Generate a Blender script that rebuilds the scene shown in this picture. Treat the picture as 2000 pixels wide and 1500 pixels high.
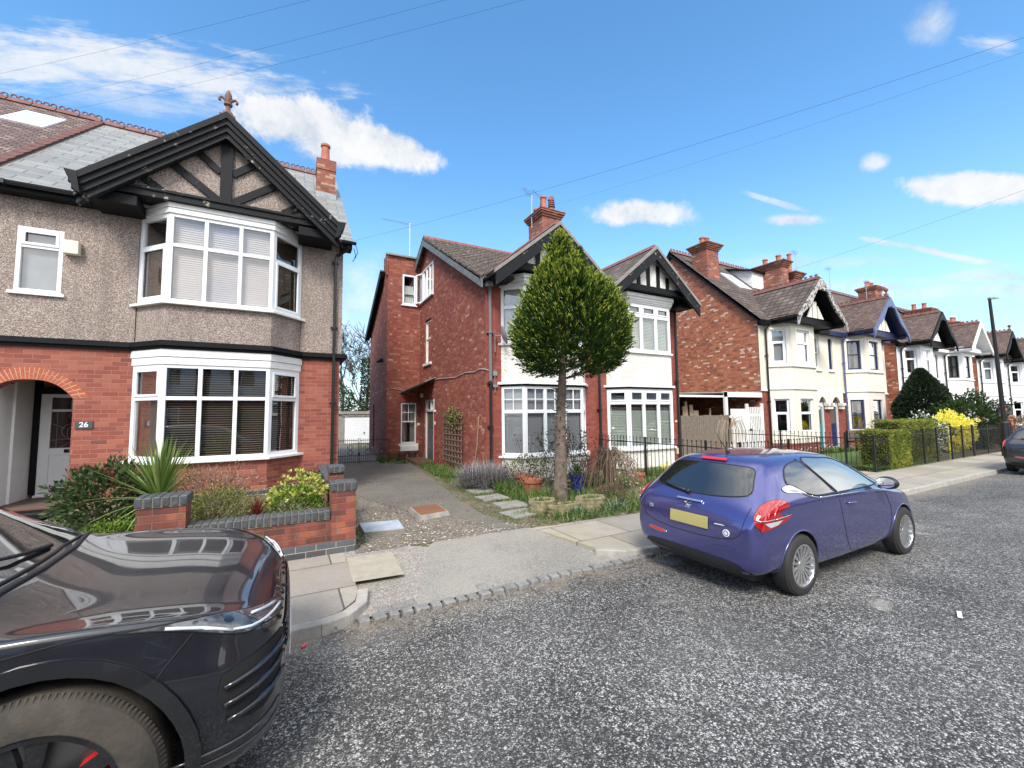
import bpy, bmesh, math, random
from mathutils import Vector, Matrix, noise as mnoise
from mathutils.bvhtree import BVHTree
from mathutils.geometry import delaunay_2d_cdt
R_ = math.radians
random.seed(7)
SC = bpy.context.scene
for o in list(bpy.data.objects): bpy.data.objects.remove(o)
COL = SC.collection

# ---------------------------------------------------------------- camera
cam_d = bpy.data.cameras.new('camera'); cam = bpy.data.objects.new('camera', cam_d); COL.objects.link(cam)
cam_d.sensor_width = 36; cam_d.lens = 808 / 2000 * 36; cam_d.clip_start = .05; cam_d.clip_end = 3000
def _n(v): return Vector(v).normalized()
zc = _n((-120, -11250, 808)); xc = Vector((1500, 42, 808)); xc = (xc - zc * xc.dot(zc)).normalized(); yc = zc.cross(xc)
W = Matrix((xc, yc, zc))                       # camera axes (right, down, forward) -> street axes (along, across, up)
rgt = W @ Vector((1, 0, 0)); up_ = -(W @ Vector((0, 1, 0))); bk = -(W @ Vector((0, 0, 1)))
cam.matrix_world = Matrix(((rgt.x, up_.x, bk.x, 0), (rgt.y, up_.y, bk.y, 0), (rgt.z, up_.z, bk.z, 1.8), (0, 0, 0, 1)))
SC.camera = cam
SC.render.resolution_x = 1024; SC.render.resolution_y = 768
SC.view_settings.view_transform = 'Standard'; SC.view_settings.look = 'None'; SC.view_settings.gamma = 1
SC.view_settings.exposure = 1.2

# ---------------------------------------------------------------- node helpers
class NT:
    def __init__(s, tree): s.t = tree; s.n = tree.nodes; s.l = tree.links
    def new(s, typ, **kw):
        n = s.n.new(typ)
        for k, v in kw.items():
            if k.startswith('i_'):
                key = k[2:]; key = int(key) if key.isdigit() else key.replace('_', ' ')
                sock = n.inputs[key]
                if isinstance(v, bpy.types.NodeSocket): s.l.new(v, sock)
                else: sock.default_value = v
            else: setattr(n, k, v)
        return n
    def math(s, op, a, b=None, c=None, clamp=False):
        n = s.n.new('ShaderNodeMath'); n.operation = op; n.use_clamp = clamp
        for i, v in enumerate((a, b, c)):
            if v is None: continue
            if isinstance(v, bpy.types.NodeSocket): s.l.new(v, n.inputs[i])
            else: n.inputs[i].default_value = v
        return n.outputs[0]
    def vm(s, op, a, b=None, out=0):
        n = s.n.new('ShaderNodeVectorMath'); n.operation = op
        for i, v in enumerate((a, b)):
            if v is None: continue
            if isinstance(v, bpy.types.NodeSocket): s.l.new(v, n.inputs[i])
            else: n.inputs[i].default_value = v
        return n.outputs['Value'] if op in ('DOT_PRODUCT', 'LENGTH') else n.outputs[0]
    def ramp(s, fac, stops, interp='LINEAR'):
        n = s.n.new('ShaderNodeValToRGB'); cr = n.color_ramp; cr.interpolation = interp
        while len(cr.elements) < len(stops): cr.elements.new(.5)
        for e, (p, c) in zip(cr.elements, stops):
            e.position = p; e.color = (c[0], c[1], c[2], 1) if not isinstance(c, (int, float)) else (c, c, c, 1)
        s.l.new(fac, n.inputs[0]); return n.outputs[0]
    def mix(s, f, a, b, mode='MIX'):
        n = s.n.new('ShaderNodeMix'); n.data_type = 'RGBA'; n.blend_type = mode
        for i, v in ((0, f), (6, a), (7, b)):
            if isinstance(v, bpy.types.NodeSocket): s.l.new(v, n.inputs[i])
            elif i == 0: n.inputs[0].default_value = v
            else: n.inputs[i].default_value = (v[0], v[1], v[2], 1)
        return n.outputs[2]
    def noise(s, vec, scale, detail=3, rough=.55):
        n = s.n.new('ShaderNodeTexNoise'); n.inputs['Scale'].default_value = scale; n.inputs['Detail'].default_value = detail
        n.inputs['Roughness'].default_value = rough
        if vec is not None: s.l.new(vec, n.inputs['Vector'])
        return n.outputs[0]

# ---------------------------------------------------------------- sky and sun
SUN_EL, SUN_AZ = R_(46), R_(214)              # azimuth from +Y towards +X: the sun stands behind the viewer, a little left
wd = bpy.data.worlds.new('World'); SC.world = wd; wd.use_nodes = True
w = NT(wd.node_tree); w.n.clear()
sky = w.new('ShaderNodeTexSky', sky_type='NISHITA', sun_disc=False, sun_elevation=SUN_EL, sun_rotation=SUN_AZ, air_density=1.0, dust_density=.3, ozone_density=1.6)
hs = w.new('ShaderNodeHueSaturation', i_Hue=.494, i_Saturation=1.22, i_Value=1.0, i_Color=sky.outputs[0])
bgA = w.new('ShaderNodeBackground', i_Color=hs.outputs[0], i_Strength=.14)
gdir = w.new('ShaderNodeTexCoord').outputs['Generated']
n1 = w.noise(gdir, 10, 8, .66); n2 = w.noise(gdir, 3.2, 4, .55)
st = w.new('ShaderNodeMapping', i_Vector=gdir); st.inputs['Scale'].default_value = (3, 3, 8)
n3 = w.noise(st.outputs[0], 2.2, 6, .6)
def cloud(px, py, hw, hh, ang, soft, wisp, dens):
    c = (W @ Vector((px - 1000, py - 750, 808))).normalized()
    u = W @ Vector((math.cos(ang), math.sin(ang), 0)); u = (u - c * u.dot(c)).normalized(); v = u.cross(c)
    dist = math.sqrt((px - 1000) ** 2 + (py - 750) ** 2 + 808 ** 2)
    a = w.math('DIVIDE', w.vm('DOT_PRODUCT', gdir, tuple(u)), hw / dist)
    b = w.math('DIVIDE', w.vm('DOT_PRODUCT', gdir, tuple(v)), hh / dist)
    r = w.math('SQRT', w.math('ADD', w.math('MULTIPLY', a, a), w.math('MULTIPLY', b, b)))
    if wisp:
        lv = w.new('ShaderNodeCombineXYZ', i_0=w.math('MULTIPLY', a, hw / 150), i_1=w.math('MULTIPLY', b, hh / 34), i_2=px * .37); nn = w.noise(lv.outputs[0], 1.6, 6, .62)
    else: nn = n1
    q = w.math('ADD', w.math('SUBTRACT', 1.0, r), w.math('MULTIPLY', w.math('SUBTRACT', nn, .5), 2.6 if wisp else 1.7))
    front = w.math('GREATER_THAN', w.vm('DOT_PRODUCT', gdir, tuple(c)), .3)
    q = w.math('MULTIPLY', w.math('DIVIDE', q, soft), front, clamp=True)
    mr = w.math('MULTIPLY', w.math('MULTIPLY', q, q), w.math('SUBTRACT', 3.0, w.math('MULTIPLY', q, 2.0)))
    return w.math('MULTIPLY', mr, dens), b
dens = None; shade = None
for args in [(250, 130, 400, 58, .12, .9, 1, .85), (60, 120, 220, 50, .06, .9, 1, .8), (420, 165, 200, 36, .12, 1.0, 1, .8), (590, 240, 165, 54, .10, .42, 0, .97), (745, 285, 125, 42, .24, .42, 0, .97), (660, 285, 130, 42, .12, .5, 0, .9), (1245, 416, 115, 28, .02, .5, 0, .95),
             (1550, 429, 62, 16, 0, .6, 0, .85), (1905, 368, 125, 34, .04, .45, 0, .95), (1710, 316, 24, 20, 0, .8, 0, .8), (1815, 42, 52, 44, .5, 1.1, 0, .75),
             (1940, 84, 60, 16, .15, 1.1, 1, .6), (1785, 484, 125, 8, .20, .7, 1, .8), (1520, 395, 70, 7, .3, .8, 1, .6), (1800, 565, 420, 26, .02, 1.3, 1, .75), (1500, 510, 330, 16, .0, 1.4, 1, .45),
             (680, 600, 160, 150, 0, 1.5, 0, .9), (300, 205, 170, 26, .16, 1.2, 1, .5), (1950, 540, 90, 20, 0, 1.0, 1, .6)]:
    m, b = cloud(*args)
    dens = m if dens is None else w.math('MAXIMUM', dens, m)
sep = w.new('ShaderNodeSeparateXYZ', i_0=gdir)
hz = w.math('SUBTRACT', 1.0, w.math('DIVIDE', sep.outputs[2], .50), clamp=True)           # pale low haze bank in the sky itself
hz = w.math('MULTIPLY', w.math('POWER', hz, 1.6), .80)
# unseen bright broken cloud behind and above the viewer, added to whiten the light
bm_ = w.math('ADD', w.math('MULTIPLY', sep.outputs[1], -3.0), w.math('MULTIPLY', w.math('SUBTRACT', sep.outputs[2], .80), 5.0)); bm_ = w.math('MAXIMUM', w.math('MULTIPLY', w.math('SUBTRACT', w.math('MULTIPLY', sep.outputs[1], -1.0), .12), 4.0), w.math('MULTIPLY', w.math('SUBTRACT', sep.outputs[2], .80), 6.0))
back = w.math('MULTIPLY', w.math('MINIMUM', w.math('MAXIMUM', bm_, 0.0), 1.0), w.ramp(n2, [(.36, .25), (.52, 1)]))
ccol = w.ramp(n1, [(.36, (.66, .73, .82)), (.50, (.90, .93, .96)), (.60, (1, 1, 1))])
bgB = w.new('ShaderNodeBackground', i_Color=ccol, i_Strength=.435)
bgH = w.new('ShaderNodeBackground', i_Color=(.46, .70, .96, 1), i_Strength=.50)
mx0 = w.new('ShaderNodeMixShader', i_0=hz, i_1=bgA.outputs[0], i_2=bgH.outputs[0])
mx = w.new('ShaderNodeMixShader', i_0=dens, i_1=mx0.outputs[0], i_2=bgB.outputs[0])
bgC = w.new('ShaderNodeBackground', i_Color=w.ramp(n1, [(.35, (.62, .64, .68)), (.6, (1, .98, .94))]), i_Strength=1.12)
mx2 = w.new('ShaderNodeMixShader', i_0=back, i_1=mx.outputs[0], i_2=bgC.outputs[0])
w.new('ShaderNodeOutputWorld', i_Surface=mx2.outputs[0])
sl = bpy.data.lights.new('sun', 'SUN'); sl.energy = 2.0; sl.angle = R_(18); sl.color = (1, .94, .85)
so = bpy.data.objects.new('sun', sl); COL.objects.link(so)
sd = Vector((math.sin(SUN_AZ) * math.cos(SUN_EL), math.cos(SUN_AZ) * math.cos(SUN_EL), math.sin(SUN_EL)))
so.rotation_euler = sd.to_track_quat('Z', 'Y').to_euler(); so.location = sd * 50

# ---------------------------------------------------------------- materials
def mat(name, col=(.5, .5, .5), rough=.6, metal=0, coat=0, spec=.5, var=0, vscale=3, bump=0, bscale=30, col2=None):
    m = bpy.data.materials.new(name); m.use_nodes = True; t = NT(m.node_tree); p = t.n['Principled BSDF']
    p.inputs['Roughness'].default_value = rough; p.inputs['Metallic'].default_value = metal
    p.inputs['Coat Weight'].default_value = coat; p.inputs['Coat Roughness'].default_value = .03; p.inputs['Specular IOR Level'].default_value = spec
    oc = t.new('ShaderNodeTexCoord').outputs['Object']
    if var or col2:
        c2 = col2 or tuple(c * (1 - var) for c in col)
        f = t.noise(oc, vscale, 6, .65)
        t.l.new(t.ramp(f, [(.35, c2), (.65, col)]), p.inputs['Base Color'])
    else: p.inputs['Base Color'].default_value = (*col, 1)
    if bump:
        b = t.new('ShaderNodeBump', i_Strength=bump, i_Distance=.01, i_Height=t.noise(oc, bscale, 4)); t.l.new(b.outputs[0], p.inputs['Normal'])
    return m
def start(name, rough=.8):
    m = bpy.data.materials.new(name); m.use_nodes = True; t = NT(m.node_tree); p = t.n['Principled BSDF']; p.inputs['Roughness'].default_value = rough
    return m, t, p
def surf_uv(t):
    """metric coordinates along (u) and up (v) any wall or roof face, from object position and face normal"""
    pos = t.new('ShaderNodeTexCoord').outputs['Object']; nrm = t.new('ShaderNodeNewGeometry').outputs['True Normal']
    sp = t.new('ShaderNodeSeparateXYZ', i_0=pos); sn = t.new('ShaderNodeSeparateXYZ', i_0=nrm)
    h = t.math('MAXIMUM', t.math('SQRT', t.math('ADD', t.math('MULTIPLY', sn.outputs[0], sn.outputs[0]), t.math('MULTIPLY', sn.outputs[1], sn.outputs[1]))), .001)
    u = t.math('DIVIDE', t.math('SUBTRACT', t.math('MULTIPLY', sp.outputs[1], sn.outputs[0]), t.math('MULTIPLY', sp.outputs[0], sn.outputs[1])), h)
    v = t.math('DIVIDE', sp.outputs[2], h)
    return u, v, pos
def streaks(t, oc, c, amt, col=(.10, .085, .07)):
    mp = t.new('ShaderNodeMapping', i_Vector=oc); mp.inputs['Scale'].default_value = (2.6, 2.6, .22)
    return t.mix(t.math('MULTIPLY', t.ramp(t.noise(mp.outputs[0], 1.6, 5, .65), [(.50, 0), (.68, 1)]), amt), c, col)
def brick(name, stops, mortar, bw=.225, bh=.077, mw=.010, rough=.85, bump=.5, flemish=False, stain=.25, vertical=False, offset=.5, stripe=0, mwh=None):
    m, t, p = start(name, rough)
    u, v, pos = surf_uv(t)
    if vertical: u, v = v, u
    row = t.math('FLOOR', t.math('DIVIDE', v, bh))
    off = t.math('MULTIPLY', t.math('MODULO', t.math('ABSOLUTE', row), 2.0), offset)
    uu = t.math('ADD', t.math('DIVIDE', u, bw), off)
    cell = t.math('FLOOR', uu); fu = t.math('SUBTRACT', uu, cell); fv = t.math('SUBTRACT', t.math('DIVIDE', v, bh), row)
    if flemish:                                    # a long stretcher and a short header in every cell
        isH = t.math('GREATER_THAN', fu, .667); cell = t.math('ADD', cell, t.math('MULTIPLY', isH, .37))
        du = t.math('MINIMUM', t.math('MINIMUM', fu, t.math('SUBTRACT', 1.0, fu)), t.math('ABSOLUTE', t.math('SUBTRACT', fu, .667)))
    else: du = t.math('MINIMUM', fu, t.math('SUBTRACT', 1.0, fu))
    dv = t.math('MINIMUM', fv, t.math('SUBTRACT', 1.0, fv))
    wob = t.math('MULTIPLY', t.math('SUBTRACT', t.noise(pos, 30, 2), .5), .006)
    d = t.math('ADD', t.math('MINIMUM', t.math('MULTIPLY', du, bw), t.math('MULTIPLY', dv, bh * (mw / mwh if mwh else 1))), wob)
    joint = t.math('LESS_THAN', d, mw * .5)
    wn = t.new('ShaderNodeTexWhiteNoise', noise_dimensions='2D'); cv = t.new('ShaderNodeCombineXYZ', i_0=cell, i_1=row); t.l.new(cv.outputs[0], wn.inputs['Vector'])
    c = t.ramp(wn.outputs[0], stops, 'CONSTANT')
    c = t.mix(t.math('MULTIPLY', t.ramp(t.noise(pos, 60, 3), [(.3, 1), (.7, 0)]), .25), c, (.02, .015, .012))
    c = t.mix(t.math('MULTIPLY', t.ramp(t.noise(pos, .9, 5, .7), [(.38, 1), (.62, 0)]), stain), c, (.03, .02, .018))
    if stain: c = streaks(t, pos, c, stain * .9, (.045, .03, .026))
    mortar_gapshade = t.mix(t.noise(pos, 4, 4), tuple(x * .55 for x in mortar), tuple(min(1, x * 1.25) for x in mortar))  # mortar on walls; on roofs the shade in tile gaps, put into colour
    c = t.mix(joint, c, mortar_gapshade)
    t.l.new(c, p.inputs['Base Color'])
    hgt = t.math('ADD', t.math('MINIMUM', t.math('DIVIDE', d, mw), 1.0), t.math('MULTIPLY', t.noise(pos, 90, 2), .4))
    if stripe: hgt = t.math('ADD', hgt, t.math('MULTIPLY', fv, -stripe))
    b = t.new('ShaderNodeBump', i_Strength=bump, i_Distance=.006 if not stripe else .02, i_Height=hgt); t.l.new(b.outputs[0], p.inputs['Normal'])
    return m
M = {}
M['brick26'] = brick('red facing brick', [(0, (.28, .072, .050)), (.3, (.32, .092, .062)), (.6, (.36, .115, .078)), (.82, (.25, .066, .050)), (.95, (.19, .058, .048))], (.33, .17, .13), bw=.236, bh=.082, mw=.008, stain=.12)
M['brick26w'] = brick('garden wall brick', [(0, (.31, .07, .045)), (.35, (.40, .10, .06)), (.7, (.46, .14, .07)), (.85, (.20, .06, .045))], (.16, .11, .09), bw=.236, bh=.08, mw=.009, stain=.62)
M['brick2'] = brick('dark red brick', [(0, (.29, .072, .050)), (.30, (.335, .092, .060)), (.58, (.37, .118, .076)), (.76, (.24, .062, .047)), (.88, (.42, .165, .11)), (.975, (.52, .30, .21))], (.15, .075, .06), bw=.345, bh=.082, mw=.008, flemish=True, stain=.12, bump=.8)
M['brick2f'] = brick('smooth red front brick', [(0, (.29, .068, .05)), (.4, (.33, .085, .058)), (.75, (.25, .06, .048))], (.16, .065, .05), bw=.236, bh=.077, mw=.005, stain=.1)
M['brick3'] = brick('orange gable brick', [(0, (.42, .13, .065)), (.25, (.48, .17, .085)), (.5, (.36, .11, .06)), (.68, (.24, .085, .06)), (.8, (.50, .21, .11)), (.93, (.68, .50, .38))], (.22, .12, .08), bw=.345, bh=.082, mw=.009, flemish=True, stain=.08, bump=.6)
M['chimbrick'] = brick('chimney brick', [(0, (.33, .10, .06)), (.4, (.40, .14, .08)), (.7, (.24, .08, .06)), (.9, (.5, .3, .22))], (.16, .10, .08), stain=.35)
M['bluebrick'] = brick('blue engineering brick', [(0, (.075, .085, .10)), (.5, (.10, .115, .135)), (.8, (.055, .06, .075))], (.33, .29, .22), bw=.236, bh=.08, mw=.010, stain=.2, rough=.55)
M['bluesold'] = brick('blue coping brick', [(0, (.09, .105, .125)), (.5, (.13, .15, .175)), (.8, (.065, .075, .09))], (.36, .31, .23), bw=.078, bh=.4, mw=.011, offset=0, stain=.2, rough=.5)
M['archbrick'] = mat('orange rubbed arch brick', (.43, .105, .05), .8, var=.3, vscale=14, bump=.3, bscale=60)
M['slate'] = brick('grey slate roof', [(0, (.25, .255, .245)), (.4, (.29, .295, .28)), (.8, (.22, .225, .22))], (.07, .07, .07), bw=.52, bh=.215, mw=.012, rough=.45, bump=.6, stain=.12, stripe=1.2)  # dark gap lines are shade painted between the slates
M['tile28'] = brick('brown clay tiles', [(0, (.17, .10, .082)), (.3, (.22, .14, .115)), (.6, (.13, .075, .062)), (.85, (.31, .235, .20))], (.035, .02, .018), bw=.17, bh=.105, mw=.022, rough=.75, bump=.8, stain=.25, stripe=1.5)  # course gaps coloured dark to paint the row shadows
M['tile3'] = brick('brown interlocking tiles', [(0, (.115, .085, .068)), (.35, (.145, .11, .088)), (.7, (.09, .068, .055)), (.93, (.20, .17, .14))], (.028, .022, .02), bw=.30, bh=.27, mw=.034, rough=.85, bump=.9, stain=.3, stripe=2, offset=0, mwh=.05)  # dark joints here are painted gap shade
M['tileplain'] = brick('plain clay tiles', [(0, (.15, .095, .078)), (.35, (.19, .125, .10)), (.7, (.115, .075, .064)), (.93, (.23, .17, .14))], (.035, .025, .022), bw=.17, bh=.11, mw=.018, rough=.85, bump=.8, stain=.3, stripe=1.5)  # shade between the plain tiles put into the joint colour
M['terracotta'] = mat('terracotta', (.38, .13, .075), .75, var=.3, vscale=8)
M['potdark'] = mat('weathered chimney pot', (.25, .10, .085), .8, var=.4, vscale=10)
M['ridge'] = mat('weathered ridge tile', (.20, .085, .07), .8, var=.45, vscale=6)
M['white'] = mat('white window plastic', (.78, .81, .85), .3, var=.06, vscale=2)
M['whitepaint'] = mat('white gloss painted wood', (.78, .79, .78), .45, var=.12, vscale=5, bump=.1)
M['doorwhite'] = mat('white door', (.84, .86, .88), .35)
M['black'] = mat('black painted wood', (.007, .008, .010), .6, spec=.2, var=.4, vscale=6, bump=.2, bscale=25)
def peel():
    m, t, p = start('peeling black paint', .62); p.inputs['Specular IOR Level'].default_value = .2; oc = t.new('ShaderNodeTexCoord').outputs['Object']
    f = t.ramp(t.noise(oc, 9, 6, .7), [(.61, 0), (.63, 1)]); f2 = t.ramp(t.noise(oc, 1.1, 2), [(.50, 0), (.58, 1)])
    c = t.mix(t.math('MULTIPLY', f, f2), (.011, .012, .015), (.40, .36, .30)); t.l.new(c, p.inputs['Base Color'])
    b = t.new('ShaderNodeBump', i_Strength=.25, i_Distance=.01, i_Height=t.noise(oc, 20, 4)); t.l.new(b.outputs[0], p.inputs['Normal']); return m
M['blackpeel'] = peel()
M['blackpipe'] = mat('black cast iron', (.014, .015, .018), .35)
M['greypipe'] = mat('grey plastic pipe', (.16, .165, .18), .4)
M['navy'] = mat('navy painted wood', (.010, .022, .095), .5, var=.2)
M['navylight'] = mat('faded blue painted wood', (.10, .14, .30), .5, var=.35, vscale=8)
M['teal'] = mat('teal door paint', (.02, .20, .24), .4)
M['greydoor'] = mat('grey door paint', (.10, .11, .13), .45)
M['redpaint'] = mat('red painted frame', (.45, .02, .02), .4)
M['ochre'] = mat('ochre porch wall', (.38, .24, .07), .7)
M['curtain'] = mat('pale curtain fabric', (.55, .52, .47), .9, var=.3, vscale=9)
M['blindpink'] = mat('pale blind slats', (.62, .55, .55), .5)
M['blindwhite'] = mat('white blind slats', (.70, .70, .68), .5)
M['blinddark'] = mat('wooden blind slats', (.20, .165, .13), .45)
M['blindbrown'] = mat('woven brown blind', (.24, .15, .09), .7, var=.4, vscale=20)
M['shutter'] = mat('pale green shutters', (.56, .62, .55), .5)
M['netting'] = mat('frosted net blind', (.36, .37, .40), .8, var=.08, vscale=2)
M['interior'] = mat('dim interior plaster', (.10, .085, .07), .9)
M['concrete'] = mat('grey concrete', (.30, .285, .26), .9, var=.35, vscale=5, bump=.4, bscale=40)
M['lead'] = mat('lead flashing', (.30, .33, .36), .5, var=.3, vscale=7)
M['iron'] = mat('black iron railing', (.012, .012, .015), .45)
M['wood'] = mat('weathered grey timber', (.20, .165, .135), .85, var=.45, vscale=12, bump=.4)
M['planks'] = mat('pale stacked boards', (.42, .32, .22), .8, var=.3)
M['metal'] = mat('galvanised metal', (.45, .47, .5), .35, metal=.8)
M['cable'] = mat('cable', (.02, .02, .02), .6)
M['greywire'] = mat('grey cable', (.45, .45, .45), .6)
M['bluepot'] = mat('blue glazed pot', (.008, .03, .22), .15, coat=.6)
M['darkpot'] = mat('brown plastic pot', (.10, .055, .04), .6, var=.3)
M['cream_box'] = mat('cream plastic', (.66, .64, .52), .5)
def fretpaint():
    m, t, p = start('peeling pale paint', .6); oc = t.new('ShaderNodeTexCoord').outputs['Object']
    c = t.mix(t.ramp(t.noise(oc, 7, 6, .7), [(.44, 0), (.52, 1)]), (.025, .025, .028), (.46, .44, .42)); t.l.new(c, p.inputs['Base Color']); return m
M['peelwhite'] = fretpaint()
def render_(name, col, sc=28, st=.6, dirt=.15, dirtcol=(.25, .22, .17)):
    m, t, p = start(name, .85); oc = t.new('ShaderNodeTexCoord').outputs['Object']
    v = t.new('ShaderNodeTexVoronoi', i_Scale=sc, i_Vector=oc); h = t.math('ADD', v.outputs['Distance'], t.noise(oc, sc * 1.6, 4))
    c = t.mix(t.math('MULTIPLY', t.ramp(t.noise(oc, 1.6, 6, .7), [(.42, 1), (.62, 0)]), dirt), col, dirtcol); c = streaks(t, oc, c, dirt * .8, (.30, .27, .21))
    t.l.new(c, p.inputs['Base Color'])
    b = t.new('ShaderNodeBump', i_Strength=st, i_Distance=.02, i_Height=h); t.l.new(b.outputs[0], p.inputs['Normal']); return m
M['roughcast'] = render_('white roughcast render', (.76, .745, .71), 17, .9, .22)
M['creamrender'] = render_('cream painted render', (.74, .70, .61), 40, .35, .12)
M['whiterender'] = render_('white painted render', (.80, .81, .82), 40, .3, .1)
M['creamsmooth'] = mat('cream painted stone', (.76, .73, .66), .6, var=.1, vscale=3)
M['whitesmooth'] = mat('white painted stone', (.81, .82, .83), .6, var=.1, vscale=3)
def pebbledash():
    m, t, p = start('pebbledash', .9); oc = t.new('ShaderNodeTexCoord').outputs['Object']
    v = t.new('ShaderNodeTexVoronoi', i_Scale=68, i_Vector=oc, i_Randomness=1.0)
    wn = t.new('ShaderNodeTexWhiteNoise', i_Vector=v.outputs['Position'])
    c = t.ramp(wn.outputs[0], [(0, (.14, .105, .092)), (.14, (.29, .225, .195)), (.4, (.42, .345, .305)), (.66, (.53, .46, .42)), (.88, (.68, .63, .59))], 'CONSTANT')
    edge = t.ramp(v.outputs['Distance'], [(.30, 0), (.62, .65)])
    c = t.mix(edge, c, (.22, .17, .145))
    c = t.mix(t.math('MULTIPLY', t.ramp(t.noise(oc, .8, 5, .7), [(.4, 1), (.65, 0)]), .22), c, (.16, .13, .11)); c = streaks(t, oc, c, .30)
    t.l.new(c, p.inputs['Base Color'])
    b = t.new('ShaderNodeBump', i_Strength=.9, i_Distance=.012, i_Height=t.math('SUBTRACT', 1.0, v.outputs['Distance'])); t.l.new(b.outputs[0], p.inputs['Normal']); return m
M['pebble'] = pebbledash()
def chips(name, stops, scale, patch=(0, 0, 0), pf=.3, bump=.6, ps=.35, rough=.8):
    m, t, p = start(name, rough); oc = t.new('ShaderNodeTexCoord').outputs['Object']
    v = t.new('ShaderNodeTexVoronoi', i_Scale=scale, i_Vector=oc); wn = t.new('ShaderNodeTexWhiteNoise', i_Vector=v.outputs['Position'])
    v2 = t.new('ShaderNodeTexVoronoi', i_Scale=scale * .47, i_Vector=oc); wn2 = t.new('ShaderNodeTexWhiteNoise', i_Vector=v2.outputs['Position'])
    r = t.math('ADD', t.math('MULTIPLY', wn.outputs[0], .7), t.math('MULTIPLY', wn2.outputs[0], .3))
    r = t.math('ADD', r, t.math('MULTIPLY', t.math('SUBTRACT', t.noise(oc, .8, 5, .65), .5), .55))
    c = t.ramp(r, stops)
    c = t.mix(t.math('MULTIPLY', t.ramp(t.noise(oc, ps, 6, .7), [(.40, 0), (.62, 1)]), pf), c, patch)
    if name == 'chipped asphalt':                     # pale grit washed into the gutter and a few pale patches
        sy = t.new('ShaderNodeSeparateXYZ', i_0=oc).outputs[1]; gf = t.math('MULTIPLY', t.math('DIVIDE', t.math('SUBTRACT', sy, 3.55), .5, clamp=True), t.ramp(t.noise(oc, 3.5, 5, .7), [(.35, 0), (.6, .85)]))
        c = t.mix(gf, c, (.30, .255, .20)); c = t.mix(t.math('MULTIPLY', t.ramp(t.noise(oc, 1.7, 2, .5), [(.70, 0), (.76, 1)]), .5), c, (.42, .40, .36))
    t.l.new(c, p.inputs['Base Color'])
    b = t.new('ShaderNodeBump', i_Strength=bump, i_Distance=.008, i_Height=t.math('SUBTRACT', wn.outputs[0], v.outputs['Distance'])); t.l.new(b.outputs[0], p.inputs['Normal']); return m
M['road'] = chips('chipped asphalt', [(.08, (.012, .012, .012)), (.40, (.038, .037, .036)), (.58, (.10, .098, .095)), (.74, (.27, .265, .255)), (.92, (.58, .57, .55))], 102, (.20, .195, .185), .30, 1.0)
M['gravel'] = chips('pale pink gravel', [(.05, (.13, .09, .08)), (.35, (.34, .26, .24)), (.6, (.50, .42, .40)), (.9, (.72, .68, .66))], 34, (.3, .24, .22), .2, 1.0)
M['drive'] = chips('old dark tarmac', [(.1, (.055, .052, .047)), (.5, (.115, .108, .098)), (.9, (.25, .235, .21))], 85, (.20, .18, .145), .75, .8, .55)
M['crossing'] = chips('worn grey tarmac', [(.1, (.16, .15, .132)), (.5, (.25, .235, .21)), (.9, (.38, .36, .32))], 130, (.33, .305, .265), .6, .5, .8)
M['crossing2'] = chips('worn brownish tarmac', [(.1, (.15, .13, .115)), (.5, (.27, .245, .22)), (.9, (.46, .43, .39))], 95, (.33, .29, .25), .45, .6)
M['rubble'] = chips('stones and grit', [(.1, (.07, .058, .046)), (.45, (.15, .128, .105)), (.75, (.25, .22, .185)), (.97, (.48, .44, .39))], 62, (.19, .165, .13), .6, 1.0, .9)
M['soil'] = chips('weedy soil', [(.1, (.04, .028, .02)), (.45, (.11, .085, .055)), (.75, (.20, .17, .11)), (.95, (.32, .29, .2))], 40, (.07, .10, .03), .55, 1.0, 1.1)
M['lawn'] = chips('mown lawn', [(.1, (.03, .07, .012)), (.5, (.06, .13, .022)), (.9, (.12, .20, .04))], 60, (.05, .11, .02), .3, .8)
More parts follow.
